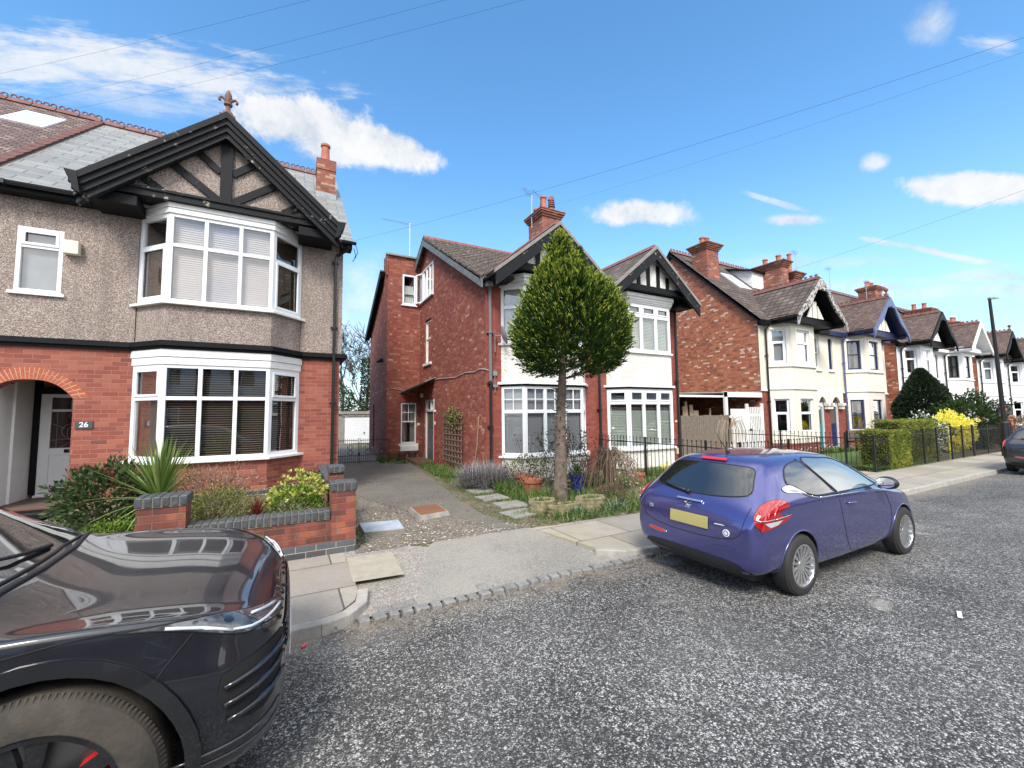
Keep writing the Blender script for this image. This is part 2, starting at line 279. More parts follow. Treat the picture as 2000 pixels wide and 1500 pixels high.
def flags(name, cols, bw, bh, offset):
    m, t, p = start(name, .85); oc = t.new('ShaderNodeTexCoord').outputs['Object']; s = t.new('ShaderNodeSeparateXYZ', i_0=oc)
    row = t.math('FLOOR', t.math('DIVIDE', s.outputs[1], bh))
    uu = t.math('ADD', t.math('DIVIDE', s.outputs[0], bw), t.math('MULTIPLY', t.math('MODULO', t.math('ABSOLUTE', row), 2.0), offset))
    cell = t.math('FLOOR', uu); fu = t.math('SUBTRACT', uu, cell); fv = t.math('SUBTRACT', t.math('DIVIDE', s.outputs[1], bh), row)
    d = t.math('MINIMUM', t.math('MULTIPLY', t.math('MINIMUM', fu, t.math('SUBTRACT', 1.0, fu)), bw), t.math('MULTIPLY', t.math('MINIMUM', fv, t.math('SUBTRACT', 1.0, fv)), bh))
    d = t.math('ADD', d, t.math('MULTIPLY', t.math('SUBTRACT', t.noise(oc, 14, 3), .5), .012))
    cv = t.new('ShaderNodeCombineXYZ', i_0=cell, i_1=row); wn = t.new('ShaderNodeTexWhiteNoise', i_Vector=cv.outputs[0])
    c = t.ramp(wn.outputs[0], cols, 'CONSTANT')
    c = t.mix(t.math('MULTIPLY', t.ramp(t.noise(oc, 2.2, 6, .75), [(.35, 1), (.6, 0)]), .35), c, (.17, .15, .12))
    c = t.mix(t.math('MULTIPLY', t.ramp(t.noise(oc, 45, 3), [(.58, 0), (.7, 1)]), .4), c, (.52, .49, .44))
    c = t.mix(t.math('MULTIPLY', t.ramp(t.noise(oc, .9, 3, .6), [(.5, 0), (.7, 1)]), .3), c, (.30, .29, .13))
    c = t.mix(t.math('LESS_THAN', d, .009), c, (.09, .085, .06)); t.l.new(c, p.inputs['Base Color'])
    b = t.new('ShaderNodeBump', i_Strength=.5, i_Distance=.008, i_Height=t.math('ADD', t.math('MINIMUM', t.math('MULTIPLY', d, 60), 1.0), t.noise(oc, 50, 3))); t.l.new(b.outputs[0], p.inputs['Normal']); return m
M['flags'] = flags('stone paving flags', [(0, (.30, .27, .23)), (.3, (.34, .305, .26)), (.55, (.28, .25, .22)), (.8, (.36, .325, .27))], .92, .80, .45)
M['kerb'] = mat('concrete kerb', (.40, .38, .34), .85, var=.3, vscale=6, bump=.4, bscale=50)
M['sett'] = mat('granite setts', (.25, .245, .235), .75, var=.4, vscale=9, bump=.5, bscale=35)
def glass(name, refl=1.0, tint=(1, 1, 1), ior=1.5):
    m, t, p = start(name); t.n.remove(p); out = t.n['Material Output']
    tr = t.new('ShaderNodeBsdfTransparent', i_Color=(*tint, 1)); gl = t.new('ShaderNodeBsdfGlossy', i_Roughness=.0); lw = t.new('ShaderNodeLayerWeight', i_Blend=.5)
    f = t.math('MULTIPLY', t.math('ADD', .05, t.math('MULTIPLY', t.math('POWER', lw.outputs['Facing'], 4.0), .95)), refl, clamp=True)
    geo = t.new('ShaderNodeTexCoord').outputs['Object']
    b = t.new('ShaderNodeBump', i_Strength=.03, i_Distance=.05, i_Height=t.noise(geo, 1.6, 1)); t.l.new(b.outputs[0], gl.inputs['Normal'])
    mxs = t.new('ShaderNodeMixShader', i_0=f, i_1=tr.outputs[0], i_2=gl.outputs[0]); t.l.new(mxs.outputs[0], out.inputs[0]); return m
M['glass'] = glass('window glass', 3.4, (.82, .84, .84), 1.5)
M['carglass'] = glass('tinted car glass', 2.6, (.10, .11, .115), 1.52)
M['carglass2'] = glass('car side glass', 3.0, (.35, .40, .42), 1.52)
M['roofglass'] = mat('skylight glass', (.55, .6, .64), .06, spec=1.0)

# ---------------------------------------------------------------- geometry helpers
def wloc(o):
    v = Vector((0, 0, 0))
    while o is not None: v += Vector(o.location); o = o.parent
    return v
def frame(p0, p1, z=0.0):
    """local axes: x along the wall from p0 to p1, y outwards, z up"""
    d = Vector((p1[0] - p0[0], p1[1] - p0[1], 0)).normalized(); n = Vector((d.y, -d.x, 0))
    return Matrix(((d.x, n.x, 0, p0[0]), (d.y, n.y, 0, p0[1]), (0, 0, 1, z), (0, 0, 0, 1)))
class MB:
    def __init__(s): s.bm = bmesh.new(); s.M = Matrix.Identity(4); s.mi = 0
    def v(s, p): return s.bm.verts.new(s.M @ Vector(p))
    def face(s, vs):
        try: f = s.bm.faces.new(vs); f.material_index = s.mi; return f
        except ValueError: return None
    def poly(s, pts): return s.face([s.v(p) for p in pts])
    def hull8(s, a, b):
        """a, b: two rings with the same number of points, joined and capped"""
        A = [s.v(p) for p in a]; B = [s.v(p) for p in b]; n = len(A)
        s.face(A); s.face(B[::-1])
        for i in range(n): s.face([A[i], B[i], B[(i + 1) % n], A[(i + 1) % n]])
    def box(s, x0, x1, y0, y1, z0, z1):
        s.hull8([(x0, y0, z0), (x1, y0, z0), (x1, y1, z0), (x0, y1, z0)], [(x0, y0, z1), (x1, y0, z1), (x1, y1, z1), (x0, y1, z1)])
    def prism(s, pts, axis, a, b):
        f = {'y': lambda p, k: (p[0], k, p[1]), 'x': lambda p, k: (k, p[0], p[1]), 'z': lambda p, k: (p[0], p[1], k)}[axis]
        s.hull8([f(p, a) for p in pts], [f(p, b) for p in pts])
    def board(s, p, q, w, y0, y1):                # a board in the x-z plane from p to q, w wide
        p = Vector(p); q = Vector(q); d = (q - p).normalized(); n = Vector((-d.y, d.x)) * w / 2
        s.prism([tuple(p - n), tuple(q - n), tuple(q + n), tuple(p + n)], 'y', y0, y1)
    def slab(s, p4, t):
        P = [Vector(p) for p in p4]; n = (P[1] - P[0]).cross(P[2] - P[0]).normalized()
        if n.z < 0: n = -n
        s.hull8([tuple(p) for p in P], [tuple(p - n * t) for p in P])
    def tube(s, path, r, seg=6, cap=True):
        P = [Vector(p) for p in path]; n = len(P); rs = r if isinstance(r, (list, tuple)) else [r] * n; rings = []
        up = Vector((0, 0, 1)); prev = None
        for i in range(n):
            d = (P[min(i + 1, n - 1)] - P[max(i - 1, 0)]); d = d.normalized() if d.length > 1e-9 else Vector((0, 0, 1))
            a = prev if prev is not None else (up if abs(d.z) < .9 else Vector((1, 0, 0)))
            a = (a - d * a.dot(d)); a = a.normalized() if a.length > 1e-6 else d.orthogonal().normalized(); b = d.cross(a); prev = a
            rings.append([s.v(P[i] + (a * math.cos(k * 2 * math.pi / seg) + b * math.sin(k * 2 * math.pi / seg)) * rs[i]) for k in range(seg)])
        for i in range(n - 1):
            for k in range(seg): s.face([rings[i][k], rings[i][(k + 1) % seg], rings[i + 1][(k + 1) % seg], rings[i + 1][k]])
        if cap and seg > 2: s.face(rings[0][::-1]); s.face(rings[-1])
    def lathe(s, prof, c=(0, 0, 0), seg=16, axis='z', cap=True):
        rings = []
        for r, h in prof:
            ring = []
            for k in range(seg):
                a = 2 * math.pi * k / seg; x, y = r * math.cos(a), r * math.sin(a)
                p = {'z': (x, y, h), 'y': (x, h, y), 'x': (h, x, y)}[axis]
                ring.append(s.v((p[0] + c[0], p[1] + c[1], p[2] + c[2])))
            rings.append(ring)
        for i in range(len(rings) - 1):
            for k in range(seg): s.face([rings[i][k], rings[i][(k + 1) % seg], rings[i + 1][(k + 1) % seg], rings[i + 1][k]])
        if cap: s.face(rings[0][::-1]); s.face(rings[-1])
    def build(s, name, mats, parent=None, smooth=False, recalc=True, bevel=0, weld=0):
        if weld: bmesh.ops.remove_doubles(s.bm, verts=s.bm.verts, dist=weld)
        if recalc: bmesh.ops.recalc_face_normals(s.bm, faces=s.bm.faces)
        if parent is not None: bmesh.ops.translate(s.bm, vec=-wloc(parent), verts=s.bm.verts)
        me = bpy.data.meshes.new(name); s.bm.to_mesh(me); s.bm.free()
        for m in (mats if isinstance(mats, (list, tuple)) else [mats]): me.materials.append(M[m] if isinstance(m, str) else m)
        if smooth:
            me.polygons.foreach_set('use_smooth', [True] * len(me.polygons))
            if smooth != 1: me.set_sharp_from_angle(angle=R_(smooth))
        o = bpy.data.objects.new(name, me); COL.objects.link(o)
        if parent is not None: o.parent = parent
        if bevel:
            md = o.modifiers.new('bevel', 'BEVEL'); md.width = bevel; md.segments = 2; md.limit_method = 'ANGLE'; md.angle_limit = R_(40)
        return o
def thing(name, label, cat, loc=(0, 0, 0), group=None, rz=0):
    o = bpy.data.objects.new(name, None); COL.objects.link(o); o.location = loc; o.rotation_euler.z = rz; o.empty_display_size = .3
    return tag(o, label, cat, group)
def tag(o, label, cat, group=None, kind=None):
    o['label'] = label; o['category'] = cat
    if group: o['group'] = group
    if kind: o['kind'] = kind
    return o
def struct(o, label=None):
    o['kind'] = 'structure'
    if label: o['label'] = label
    return o
def at(o, loc, rz=0):
    """place a thing that was built round the origin"""
    o.location = loc; o.rotation_euler.z = rz; return o
def lab(o, l): o['label'] = l; return o

# ---------------------------------------------------------------- walls and windows
def wall(mb, p0, p1, z0, z1, ops=(), th=.25, rev=.11):
    """wall face with openings (a0, a1, zb, zt) measured along it; reveals turn inwards"""
    old = mb.M; mb.M = frame(p0, p1); L = math.hypot(p1[0] - p0[0], p1[1] - p0[1])
    xs = sorted({0, L, *[a for o in ops for a in o[:2]]}); zs = sorted({z0, z1, *[a for o in ops for a in o[2:4]]})
    for i in range(len(xs) - 1):
        for j in range(len(zs) - 1):
            cx, cz = (xs[i] + xs[i + 1]) / 2, (zs[j] + zs[j + 1]) / 2
            if any(o[0] < cx < o[1] and o[2] < cz < o[3] for o in ops): continue
            for y in (0, -th): mb.poly([(xs[i], y, zs[j]), (xs[i + 1], y, zs[j]), (xs[i + 1], y, zs[j + 1]), (xs[i], y, zs[j + 1])])
    for a0, a1, b0, b1 in ops:
        for q in (((a0, b0), (a1, b0)), ((a1, b0), (a1, b1)), ((a1, b1), (a0, b1)), ((a0, b1), (a0, b0))):
            (x0, y0), (x1, y1) = q; mb.poly([(x0, 0, y0), (x1, 0, y1), (x1, -th, y1), (x0, -th, y0)])
    mb.M = old
def window(parent, p0, p1, z0, z1, mull=(), trans=(), fw=.06, mw=.05, off=0.0, fm='white', gm='glass', back='dark', sill=.0, small=None, name='window', label=None, bars=None, sash=False, dp=.07, sillm=None):
    """p0..p1 clear width; off: how far the frame face stands outside the line p0-p1 (negative = recessed)"""
    F = frame(p0, p1); L = math.hypot(p1[0] - p0[0], p1[1] - p0[1]); mb = MB(); mb.M = F; y1 = off; y0 = off - dp
    mb.box(0, L, y0, y1, z0, z0 + fw); mb.box(0, L, y0, y1, z1 - fw, z1)
    mb.box(0, fw, y0, y1, z0 + fw, z1 - fw); mb.box(L - fw, L, y0, y1, z0 + fw, z1 - fw)
    xs = [fw] + [m * L for m in mull] + [L - fw]
    for m in mull: mb.box(m * L - mw / 2, m * L + mw / 2, y0, y1 - .004, z0 + fw, z1 - fw)
    for t in trans:
        for i in range(len(xs) - 1):
            a = xs[i] + (mw / 2 if i else 0); b = xs[i + 1] - (mw / 2 if i < len(xs) - 2 else 0)
            mb.box(a, b, y0, y1 - .006, t - mw / 2, t + mw / 2)
    if bars:                                       # glazing bars above the transom: nx per light, one across
        for i in range(len(xs) - 1):
            a = xs[i] + (mw / 2 if i else 0); b = xs[i + 1] - (mw / 2 if i < len(xs) - 2 else 0); zt = trans[-1] + mw / 2
            for k in range(1, bars[0]): xx = a + (b - a) * k / bars[0]; mb.box(xx - .012, xx + .012, y0 + .02, y1 - .012, zt, z1 - fw)
            for k in range(1, bars[1]): zz = zt + (z1 - fw - zt) * k / bars[1]; mb.box(a, b, y0 + .022, y1 - .014, zz - .012, zz + .012)
    if small:                                      # opening casements with a second frame: (light index, row) pairs
        zz = [z0 + fw] + list(trans) + [z1 - fw]
        for (i, j) in small:
            a = xs[i] + (mw / 2 if i else 0); b = xs[i + 1] - (mw / 2 if i < len(xs) - 2 else 0)
            c = zz[j] + (mw / 2 if j else 0); d = zz[j + 1] - (mw / 2 if j < len(zz) - 2 else 0); k = .045
            mb.box(a, b, y1 - .02, y1 + .012, c, c + k); mb.box(a, b, y1 - .02, y1 + .012, d - k, d)
            mb.box(a, a + k, y1 - .02, y1 + .012, c + k, d - k); mb.box(b - k, b, y1 - .02, y1 + .012, c + k, d - k)
    if sill and not sillm: mb.box(-.06, L + .06, y0, y1 + sill, z0 - .05, z0)
    f = mb.build(name, fm, parent, bevel=.004)
    if label: f['label'] = label
    if sill and sillm: g = MB(); g.M = F; g.box(-.08, L + .08, y0, y1 + sill, z0 - .09, z0); g.build('sill', sillm, f)
    g = MB(); g.M = F; yy = y0 + .03; g.poly([(fw, yy, z0 + fw), (L - fw, yy, z0 + fw), (L - fw, yy, z1 - fw), (fw, yy, z1 - fw)]); g.build('pane', gm, f, recalc=False)
    if back and back != 'dark':
        g = MB(); g.M = F; kind, arg = back if isinstance(back, tuple) else (back, None)
        if kind.startswith('blind'):
            pitch = arg or .028; n = int((z1 - z0 - 2 * fw) / pitch); yb = y0 - .05; tl = .42 if kind != 'blinddark' else .25; ty_ = .14 if kind in ('blindpink', 'blindwhite') else .42; tl = .5 if ty_ < .2 else tl
            for k in range(n):
                z = z0 + fw + pitch * (k + .5); g.poly([(fw, yb + pitch * ty_, z - pitch * tl), (L - fw, yb + pitch * ty_, z - pitch * tl), (L - fw, yb - pitch * ty_, z + pitch * tl), (fw, yb - pitch * ty_, z + pitch * tl)])
            g.build('blind', kind, f, recalc=False)
        elif kind == 'shutter':
            nx = max(1, len(xs) - 1); pitch = .05
            for i in range(nx):
                a, b = xs[i], xs[i + 1]; zt = z0 + fw + (z1 - z0 - 2 * fw) * (arg or 1)
                k = 0; z = z0 + fw
                while z < z1 - fw:
                    tl = .48 if z < zt else .12
                    g.poly([(a, y0 - .03, z), (b, y0 - .03, z), (b, y0 - .07, z + pitch * 2 * tl), (a, y0 - .07, z + pitch * 2 * tl)]); z += pitch
            g.build('shutter', 'shutter', f, recalc=False)
        elif kind == 'curtains':
            for a, b in ((fw * .5, L * .36), (L * .64, L - fw * .5)):
                n = 14
                for k in range(n):
                    xa, xb = a + (b - a) * k / n, a + (b - a) * (k + 1) / n; ya, yb2 = y0 - .08 - .03 * (k % 2), y0 - .08 - .03 * ((k + 1) % 2)
                    g.poly([(xa, ya, z0 + fw), (xb, yb2, z0 + fw), (xb, yb2, z1 - fw), (xa, ya, z1 - fw)])
            g.build('curtain', arg or 'curtain', f, recalc=False)
        else:
            g.poly([(fw, y0 - .03, z0 + fw), (L - fw, y0 - .03, z0 + fw), (L - fw, y0 - .03, z1 - fw), (fw, y0 - .03, z1 - fw)]); g.build('net_blind', kind, f, recalc=False)
    return f
def canted(x0, x1, xf0, xf1, y, yf): return [(x0, y), (xf0, yf), (xf1, yf), (x1, y)]
def off_path(pts, d):
    """push a bay outline outwards by d (mitred); ends stay on the house wall line"""
    out = []; V = [Vector(p) for p in pts]
    ns = [Vector(((b - a).y, -(b - a).x)).normalized() for a, b in zip(V, V[1:])]
    for i, p in enumerate(V):
        if i == 0: out.append((p.x - d / max(.3, abs(ns[0].x)) if ns[0].x < 0 else p.x, p.y))
        elif i == len(V) - 1: out.append((p.x + d / max(.3, abs(ns[-1].x)) if ns[-1].x > 0 else p.x, p.y))
        else:
            b = (ns[i - 1] + ns[i]).normalized(); q = p + b * d / max(.4, b.dot(ns[i])); out.append((q.x, q.y))
    return out
def bay_band(mb, pts, z0, z1, d, back=.3):
    o = off_path(pts, d); y = pts[0][1]; mb.prism(o + [(o[-1][0], y + back * .2), (o[0][0], y + back * .2)], 'z', z0, z1)
def ridge_tiles(parent, x0, x1, y, z, m='ridge', step=.45, crest='ring'):
    mb = MB(); n = max(1, int((x1 - x0) / step)); s = (x1 - x0) / n
    for i in range(n):
        a, b = x0 + i * s + .012, x0 + (i + 1) * s - .012
        mb.prism([(y - .16, z - .13), (y - .03, z + .03), (y + .03, z + .03), (y + .16, z - .13), (y + .12, z - .15), (y - .12, z - .15)], 'x', a, b)
        if crest == 'ring':
            for k in range(3):
                c = a + (b - a) * (k + .5) / 3; r = .055
                mb.tube([(c + r * math.cos(t * math.pi / 4), y, z + .07 + r * math.sin(t * math.pi / 4)) for t in range(-1, 6)], .018, 5)
        elif crest == 'spike':
            for k in range(2):
                c = a + (b - a) * (k + .5) / 2; mb.box(c - .035, c + .035, y - .012, y + .012, z + .03, z + .10); mb.box(c - .07, c + .07, y - .014, y + .014, z + .07, z + .125)
    return mb.build('ridge_tiles', m, parent)
def ridge_y(parent, x, y0, y1, z, m='ridge', crest='ring'):
    mb = MB(); n = max(1, int((y1 - y0) / .4)); s = (y1 - y0) / n
    for i in range(n):
        a, b = y0 + i * s + .01, y0 + (i + 1) * s - .01
        mb.prism([(x - .14, z - .12), (x - .03, z + .03), (x + .03, z + .03), (x + .14, z - .12)], 'y', a, b)
        if crest:
            c = (a + b) / 2
            for k in (0, 1): c = a + (b - a) * (k + .5) / 2; mb.box(x - .014, x + .014, c - .03, c + .03, z + .03, z + .09); mb.box(x - .012, x + .012, c - .065, c + .065, z + .07, z + .12)
    return mb.build('ridge_tiles', m, parent)
def pot(mb, x, y, z, h=.45, r=.12):
    mb.lathe([(r * 1.15, z), (r * 1.15, z + .05), (r, z + .07), (r * .82, z + h - .09), (r * 1.05, z + h - .08), (r * 1.05, z + h - .02), (r * .9, z + h), (r * .7, z + h), (r * .7, z + h - .1)], (x, y, 0), 14)
def chimney(parent, x0, x1, y0, y1, zb, zt, pots, m='chimbrick', corb=2, label=None, flash=True):
    mb = MB(); mb.box(x0, x1, y0, y1, zb, zt - .32)
    e = 0
    for k in range(corb):
        e += .045; mb.box(x0 - e, x1 + e, y0 - e, y1 + e, zt - .32 + k * .08, zt - .32 + (k + 1) * .08)
    mb.box(x0 - e - .02, x1 + e + .02, y0 - e - .02, y1 + e + .02, zt - .32 + corb * .08, zt - .05); mb.box(x0 - .02, x1 + .02, y0 - .02, y1 + .02, zt - .05, zt)
    c = mb.build('chimney', m, parent)
    for (px, py, h, r) in pots: g = MB(); pot(g, px, py, zt - .01, h, r); g.build('chimney_pot', 'terracotta', c, smooth=50)
    if label: c['label'] = label
    return c
def pipe(parent, pts, r=.035, m='blackpipe', collars=(), name='downpipe'):
    mb = MB(); mb.tube(pts, r, 8)
    for c in collars: mb.lathe([(r * 1.55, -.03), (r * 1.55, .03)], c, 10); mb.box(c[0] - r * 2.2, c[0] + r * 2.2, c[1] + r * .4, c[1] + r * 1.2, c[2] - .02, c[2] + .02)
    return mb.build(name, m, parent, smooth=40)
def gutter(parent, x0, x1, y, z, m='blackpipe', r=.06):
    mb = MB(); pr = [(y + r * math.cos(a), z + r * math.sin(a)) for a in [math.pi + k * math.pi / 6 for k in range(7)]]
    pr += [(y + (r - .012) * math.cos(a), z + (r - .012) * math.sin(a)) for a in [2 * math.pi - k * math.pi / 6 for k in range(7)]]
    mb.prism(pr, 'x', x0, x1)
    k = x0 + .4
    while k < x1: mb.box(k - .02, k + .02, y - r - .008, y + r, z - r - .01, z + .012); k += .9
    return mb.build('gutter', m, parent)
def gable_roof(mb, xc, hw, ze, za, y0, ym_e, ym_a, t=.09):
    """two slopes of a roof that runs back from a front gable into the main roof"""
    for s in (-1, 1): mb.slab([(xc + s * hw, y0, ze), (xc, y0, za), (xc, ym_a, za), (xc + s * hw, ym_e, ze)], t)
def barge(mb, xc, hw, ze, za, y0, y1, w, drop=0, xl=None):
    """pair of sloping boards under the roof edge; drop moves them down square to the slope"""
    for s in (-1, 1):
        h = hw if s < 0 else (xl or hw); zz = ze if s < 0 or xl is None else za - (za - ze) * xl / hw
        a = (xc + s * h, zz - drop); b = (xc, za - drop); k = w * math.hypot(h, za - zz) / h
        mb.prism([a, b, (b[0], b[1] - k), (a[0], a[1] - k)], 'y', y0, y1)

# ================================================================= ground, road, kerbs
YK = 4.05                                           # kerb face; the road falls 0.1 towards it
def grid(name, xs, ys, zf, m):
    mb = MB(); V = [[mb.v((x, y, zf(x, y))) for y in ys] for x in xs]
    for i in range(len(xs) - 1):
        for j in range(len(ys) - 1): mb.face([V[i][j], V[i + 1][j], V[i + 1][j + 1], V[i][j + 1]])
    bmesh.ops.recalc_face_normals(mb.bm, faces=mb.bm.faces)
    if sum(f.normal.z for f in mb.bm.faces) < 0: bmesh.ops.reverse_faces(mb.bm, faces=mb.bm.faces)
    return mb.build(name, m, recalc=False, smooth=1)
def lin(a, b, n): return [a + (b - a) * i / n for i in range(n + 1)]
rz = lambda x, y: -.10 * max(0, (y - .5) / 3.55) ** 1.5 if y > .5 else -.10 * max(0, (-2.5 - y) / 3) ** 1.5
struct(grid('road', [-60, -20, -6, 0, 6, 20, 60, 240], lin(-5.9, YK + .15, 24), lambda x, y: max(rz(x, y), -.16), 'road'))
struct(grid('ground', [-400, -60, -10, 0, 5, 30, 100, 600], [-400, -60, -8.05, -8.0, 5.6, 5.7, 30, 60, 400], lambda x, y: -.45 if -8.03 < y < 5.65 else -.012, 'soil'))
mb = MB(); mb.prism([(-40, YK + .13), (-6, YK + .13), (.30, YK + .13), (.48, YK + .20), (.62, YK + .38), (.68, YK + .62), (.68, 6.0), (-40, 6.0)], 'z', -.3, 0)
mb.prism([(4.35, YK + .13), (3.95, YK + .20), (3.66, YK + .42), (3.42, 5.74), (5.6, 5.6), (14, 5.65), (200, 5.65), (200, YK + .13)], 'z', -.3, 0)
mb.prism([(-60, -5.9), (200, -5.9), (200, -8.1), (-60, -8.1)], 'z', -.3, 0)
struct(mb.build('pavement', 'flags'))
kb = MB()
def kerb_run(pts):
    V = [Vector(p) for p in pts]
    for a, b in zip(V, V[1:]):
        L = (b - a).length; n = max(1, round(L / .92)); d = (b - a) / L; nn = Vector((d.y, -d.x))
        for k in range(n):
            p = a + d * (L * k / n + .004); q = a + d * (L * (k + 1) / n - .004); dz = random.uniform(-.004, .004)
            if nn.y > 0: nn = -nn
            i0, i1 = p - nn * .125, q - nn * .125
            kb.hull8([(p.x, p.y, -.25), (q.x, q.y, -.25), (i1.x, i1.y, -.25), (i0.x, i0.y, -.25)], [(p.x - nn.x * .015, p.y - nn.y * .015, .004 + dz), (q.x - nn.x * .015, q.y - nn.y * .015, .004 + dz), (i1.x, i1.y, .004 + dz), (i0.x, i0.y, .004 + dz)])
kerb_run([(-40, YK), (.30, YK)]); kerb_run([(.30, YK), (.56, YK + .08)]); kerb_run([(.56, YK + .08), (.73, YK + .27)]); kerb_run([(.73, YK + .27), (.80, YK + .60)])
kerb_run([(4.4, YK), (120, YK)]); kerb_run([(3.92, YK + .09), (4.4, YK)]); kerb_run([(3.58, YK + .34), (3.92, YK + .09)])
kb.box(-60, 200, -5.9, -5.77, -.3, .005)
struct(kb.build('kerb', 'kerb', bevel=.012))
# vehicle crossing, driveway and strips
def sheet(name, pts, z, m, label=None):
    mb = MB(); vs = [mb.v((p[0], p[1], p[2] if len(p) > 2 else z)) for p in pts]; f = mb.face(vs)
    bmesh.ops.triangulate(mb.bm, faces=mb.bm.faces)
    bmesh.ops.recalc_face_normals(mb.bm, faces=mb.bm.faces)
    if sum(f.normal.z for f in mb.bm.faces) < 0: bmesh.ops.reverse_faces(mb.bm, faces=mb.bm.faces)
    o = mb.build(name, m, recalc=False); struct(o); return o
sheet('driveway_crossing', [(1.15, YK + .10, -.072), (3.72, YK + .10, -.072), (3.42, 5.78, -.001), (1.95, 5.95, -.001), (1.72, 5.65, -.004)], 0, 'crossing')
sheet('crossing_edge', [(.60, YK + .12, -.075), (1.15, YK + .10, -.072), (1.72, 5.65, -.004), (1.3, 6.05, -.002), (.68, 6.0, -.002)], 0, 'crossing2')
sheet('stone_slab', [(.66, 4.88), (1.20, 4.83), (1.24, 5.69), (.69, 5.74)], .004, mat('sandy paving slab', (.37, .335, .265), .85, var=.2, vscale=7, bump=.4, bscale=60))
sheet('driveway', [(2.75, 5.87), (3.25, 5.81), (3.12, 7.0), (3.2, 8.4), (3.5, 10.5), (3.75, 12.8), (4.0, 15.2), (3.4, 17.3), (1.2, 17.5), (1.2, 11.4), (1.5, 9.6), (1.85, 8.3), (2.25, 7.4), (2.7, 6.8), (2.8, 6.3)], .004, 'drive')
sheet('gravel_strip', [(.82, 5.86), (2.05, 5.82), (2.95, 5.80), (2.9, 6.8), (2.4, 7.5), (1.9, 8.4), (1.55, 9.7), (1.3, 11.5), (1.0, 11.5), (.95, 8.0)], -.001, 'rubble')
sheet('rear_yard', [(1.2, 17.5), (3.5, 17.3), (3.6, 30), (1.2, 30)], -.004, 'rubble')
sheet('garden_path', [(3.22, 5.81), (3.9, 5.66), (4.35, 9.5), (4.6, 13.0), (4.0, 15.2), (3.72, 12.8), (3.45, 10.5), (3.15, 8.4), (3.08, 7.0)], .001, 'soil')
sheet('front_lawn', [(15.1, 5.7), (19.5, 5.7), (22, 9.2), (15.1, 9.2)], .004, 'lawn')
sheet('parking_bay', [(9.0, 5.52), (15.0, 5.52), (15.0, 10.4), (12.7, 10.4), (12.7, 6.0), (9.0, 6.0)], -.003, mat('pinkish paving', (.40, .30, .25), .85, var=.25, vscale=4))
se = MB(); x = .60; random.seed(3)
while x < 4.2:
    w_ = random.uniform(.10, .155); y = YK - .02 + .02 * math.sin(x * 3); dz = random.uniform(-.004, .006)
    t_ = random.uniform(-.012, .012)
    se.hull8([(x, y + t_, -.2), (x + w_, y, -.2), (x + w_, y + .13, -.2), (x, y + .13, -.2)], [(x + .008, y + .006 + t_, -.052 + dz), (x + w_ - .006, y + .008, -.054 + dz), (x + w_ - .008, y + .122, -.05 + dz), (x + .006, y + .122, -.05 + dz)]); x += w_ + .014
for i in range(9): x = .80 + i * .13; y = YK + .125 + .01 * (i % 3); (i < 3 or i > 7) and se.box(x, x + .11, y, y + .11, -.2, -.052)
struct(se.build('granite_setts', 'sett', bevel=.012))

# ================================================================= the pebbledashed house
YF = 10.5
H26 = thing('pebbledash_house', 'pebbledashed upper floor over red brick, black timbered gable and number 26 by the porch', 'house', (-1.8, YF, 0))
XL, XR = -4.8, 1.04
BG = canted(-2.67, .20, -2.10, -.36, YF, 9.90)
mb = MB()
wall(mb, (XL, YF), (XR, YF), 0, 3.12, [(.15, 1.32, .0, 2.50), (2.13, 5.0, .0, 3.12)])
# curved head of the porch opening
N = 14; xa, xb, zs_, zc_ = XL + .15, XL + 1.32, 2.16, 2.50
arc = [(xa + (xb - xa) * i / N, zs_ + (zc_ - zs_) * (1 - abs(2 * i / N - 1) ** 2.6)) for i in range(N + 1)]
mb.prism(arc[::1] + [(xb, 2.505), (xa, 2.505)], 'y', YF + .003, YF + .24)
wall(mb, (XR, YF), (XR, 19.8), 0, 5.8); wall(mb, (XL + .0, 19.8), (XR, 19.8), 0, 5.8); wall(mb, (XL, 19.8), (XL, YF + .01), 0, 5.8)
for a, b in zip(BG, BG[1:]): wall(mb, a, b, -.05, .95, th=.2)
mb.build('brick_wall', 'brick26', H26)
mb = MB(); wall(mb, (XL, YF - .03), (XR + .03, YF - .03), 3.2, 6.02, [(.47, 1.07, 4.06, 5.25), (2.13, 5.0, 3.2, 6.02)]); wall(mb, (XR + .03, YF - .03), (XR + .03, 19.8), 3.2, 6.0)
BF = off_path(BG, .0)
for a, b in zip(BF, BF[1:]): wall(mb, a, b, 3.2, 3.97, th=.2)
mb.prism([(YF, 5.9), (15.2, 10.0), (19.8, 5.9)], 'x', XR - .2, XR + .03)
mb.build('pebbledash_wall', 'pebble', H26)
mb = MB()                                           # front ends of the plinth in blue brick
mb.box(-3.46, -2.7, YF - .05, YF, -.02, .16); mb.box(.25, XR + .02, YF - .05, YF, -.02, .24)
o_ = off_path(BG, .045); mb.prism(o_ + [(o_[-1][0], YF), (o_[0][0], YF)], 'z', .22, .34)
mb.build('plinth', 'bluebrick', H26)
mb = MB()                                           # string course that follows the bay
for z0, z1, d in ((3.09, 3.15, .05), (3.15, 3.22, .10), (3.22, 3.25, .07)):
    bay_band(mb, BG, z0, z1, d); mb.box(XL, BG[0][0] - d * .5, YF - d, YF + .05, z0, z1); mb.box(BG[-1][0] + d * .5, XR + d + .06, YF - d, YF + .05, z0, z1); mb.box(XR, XR + d + .06, YF + .05, YF + 2, z0, z1)
mb.build('string_course', 'black', H26)
mb = MB(); mb.box(XL + .3, XR - .3, YF + 2.9, YF + 3.0, 0, 5.8); mb.box(XL + 1.5, XR - .25, YF + .3, YF + 2.9, 3.02, 3.08); mb.box(-3.35, -3.25, YF + .3, YF + 2.9, .02, 5.8); mb.build('interior', 'interior', H26)
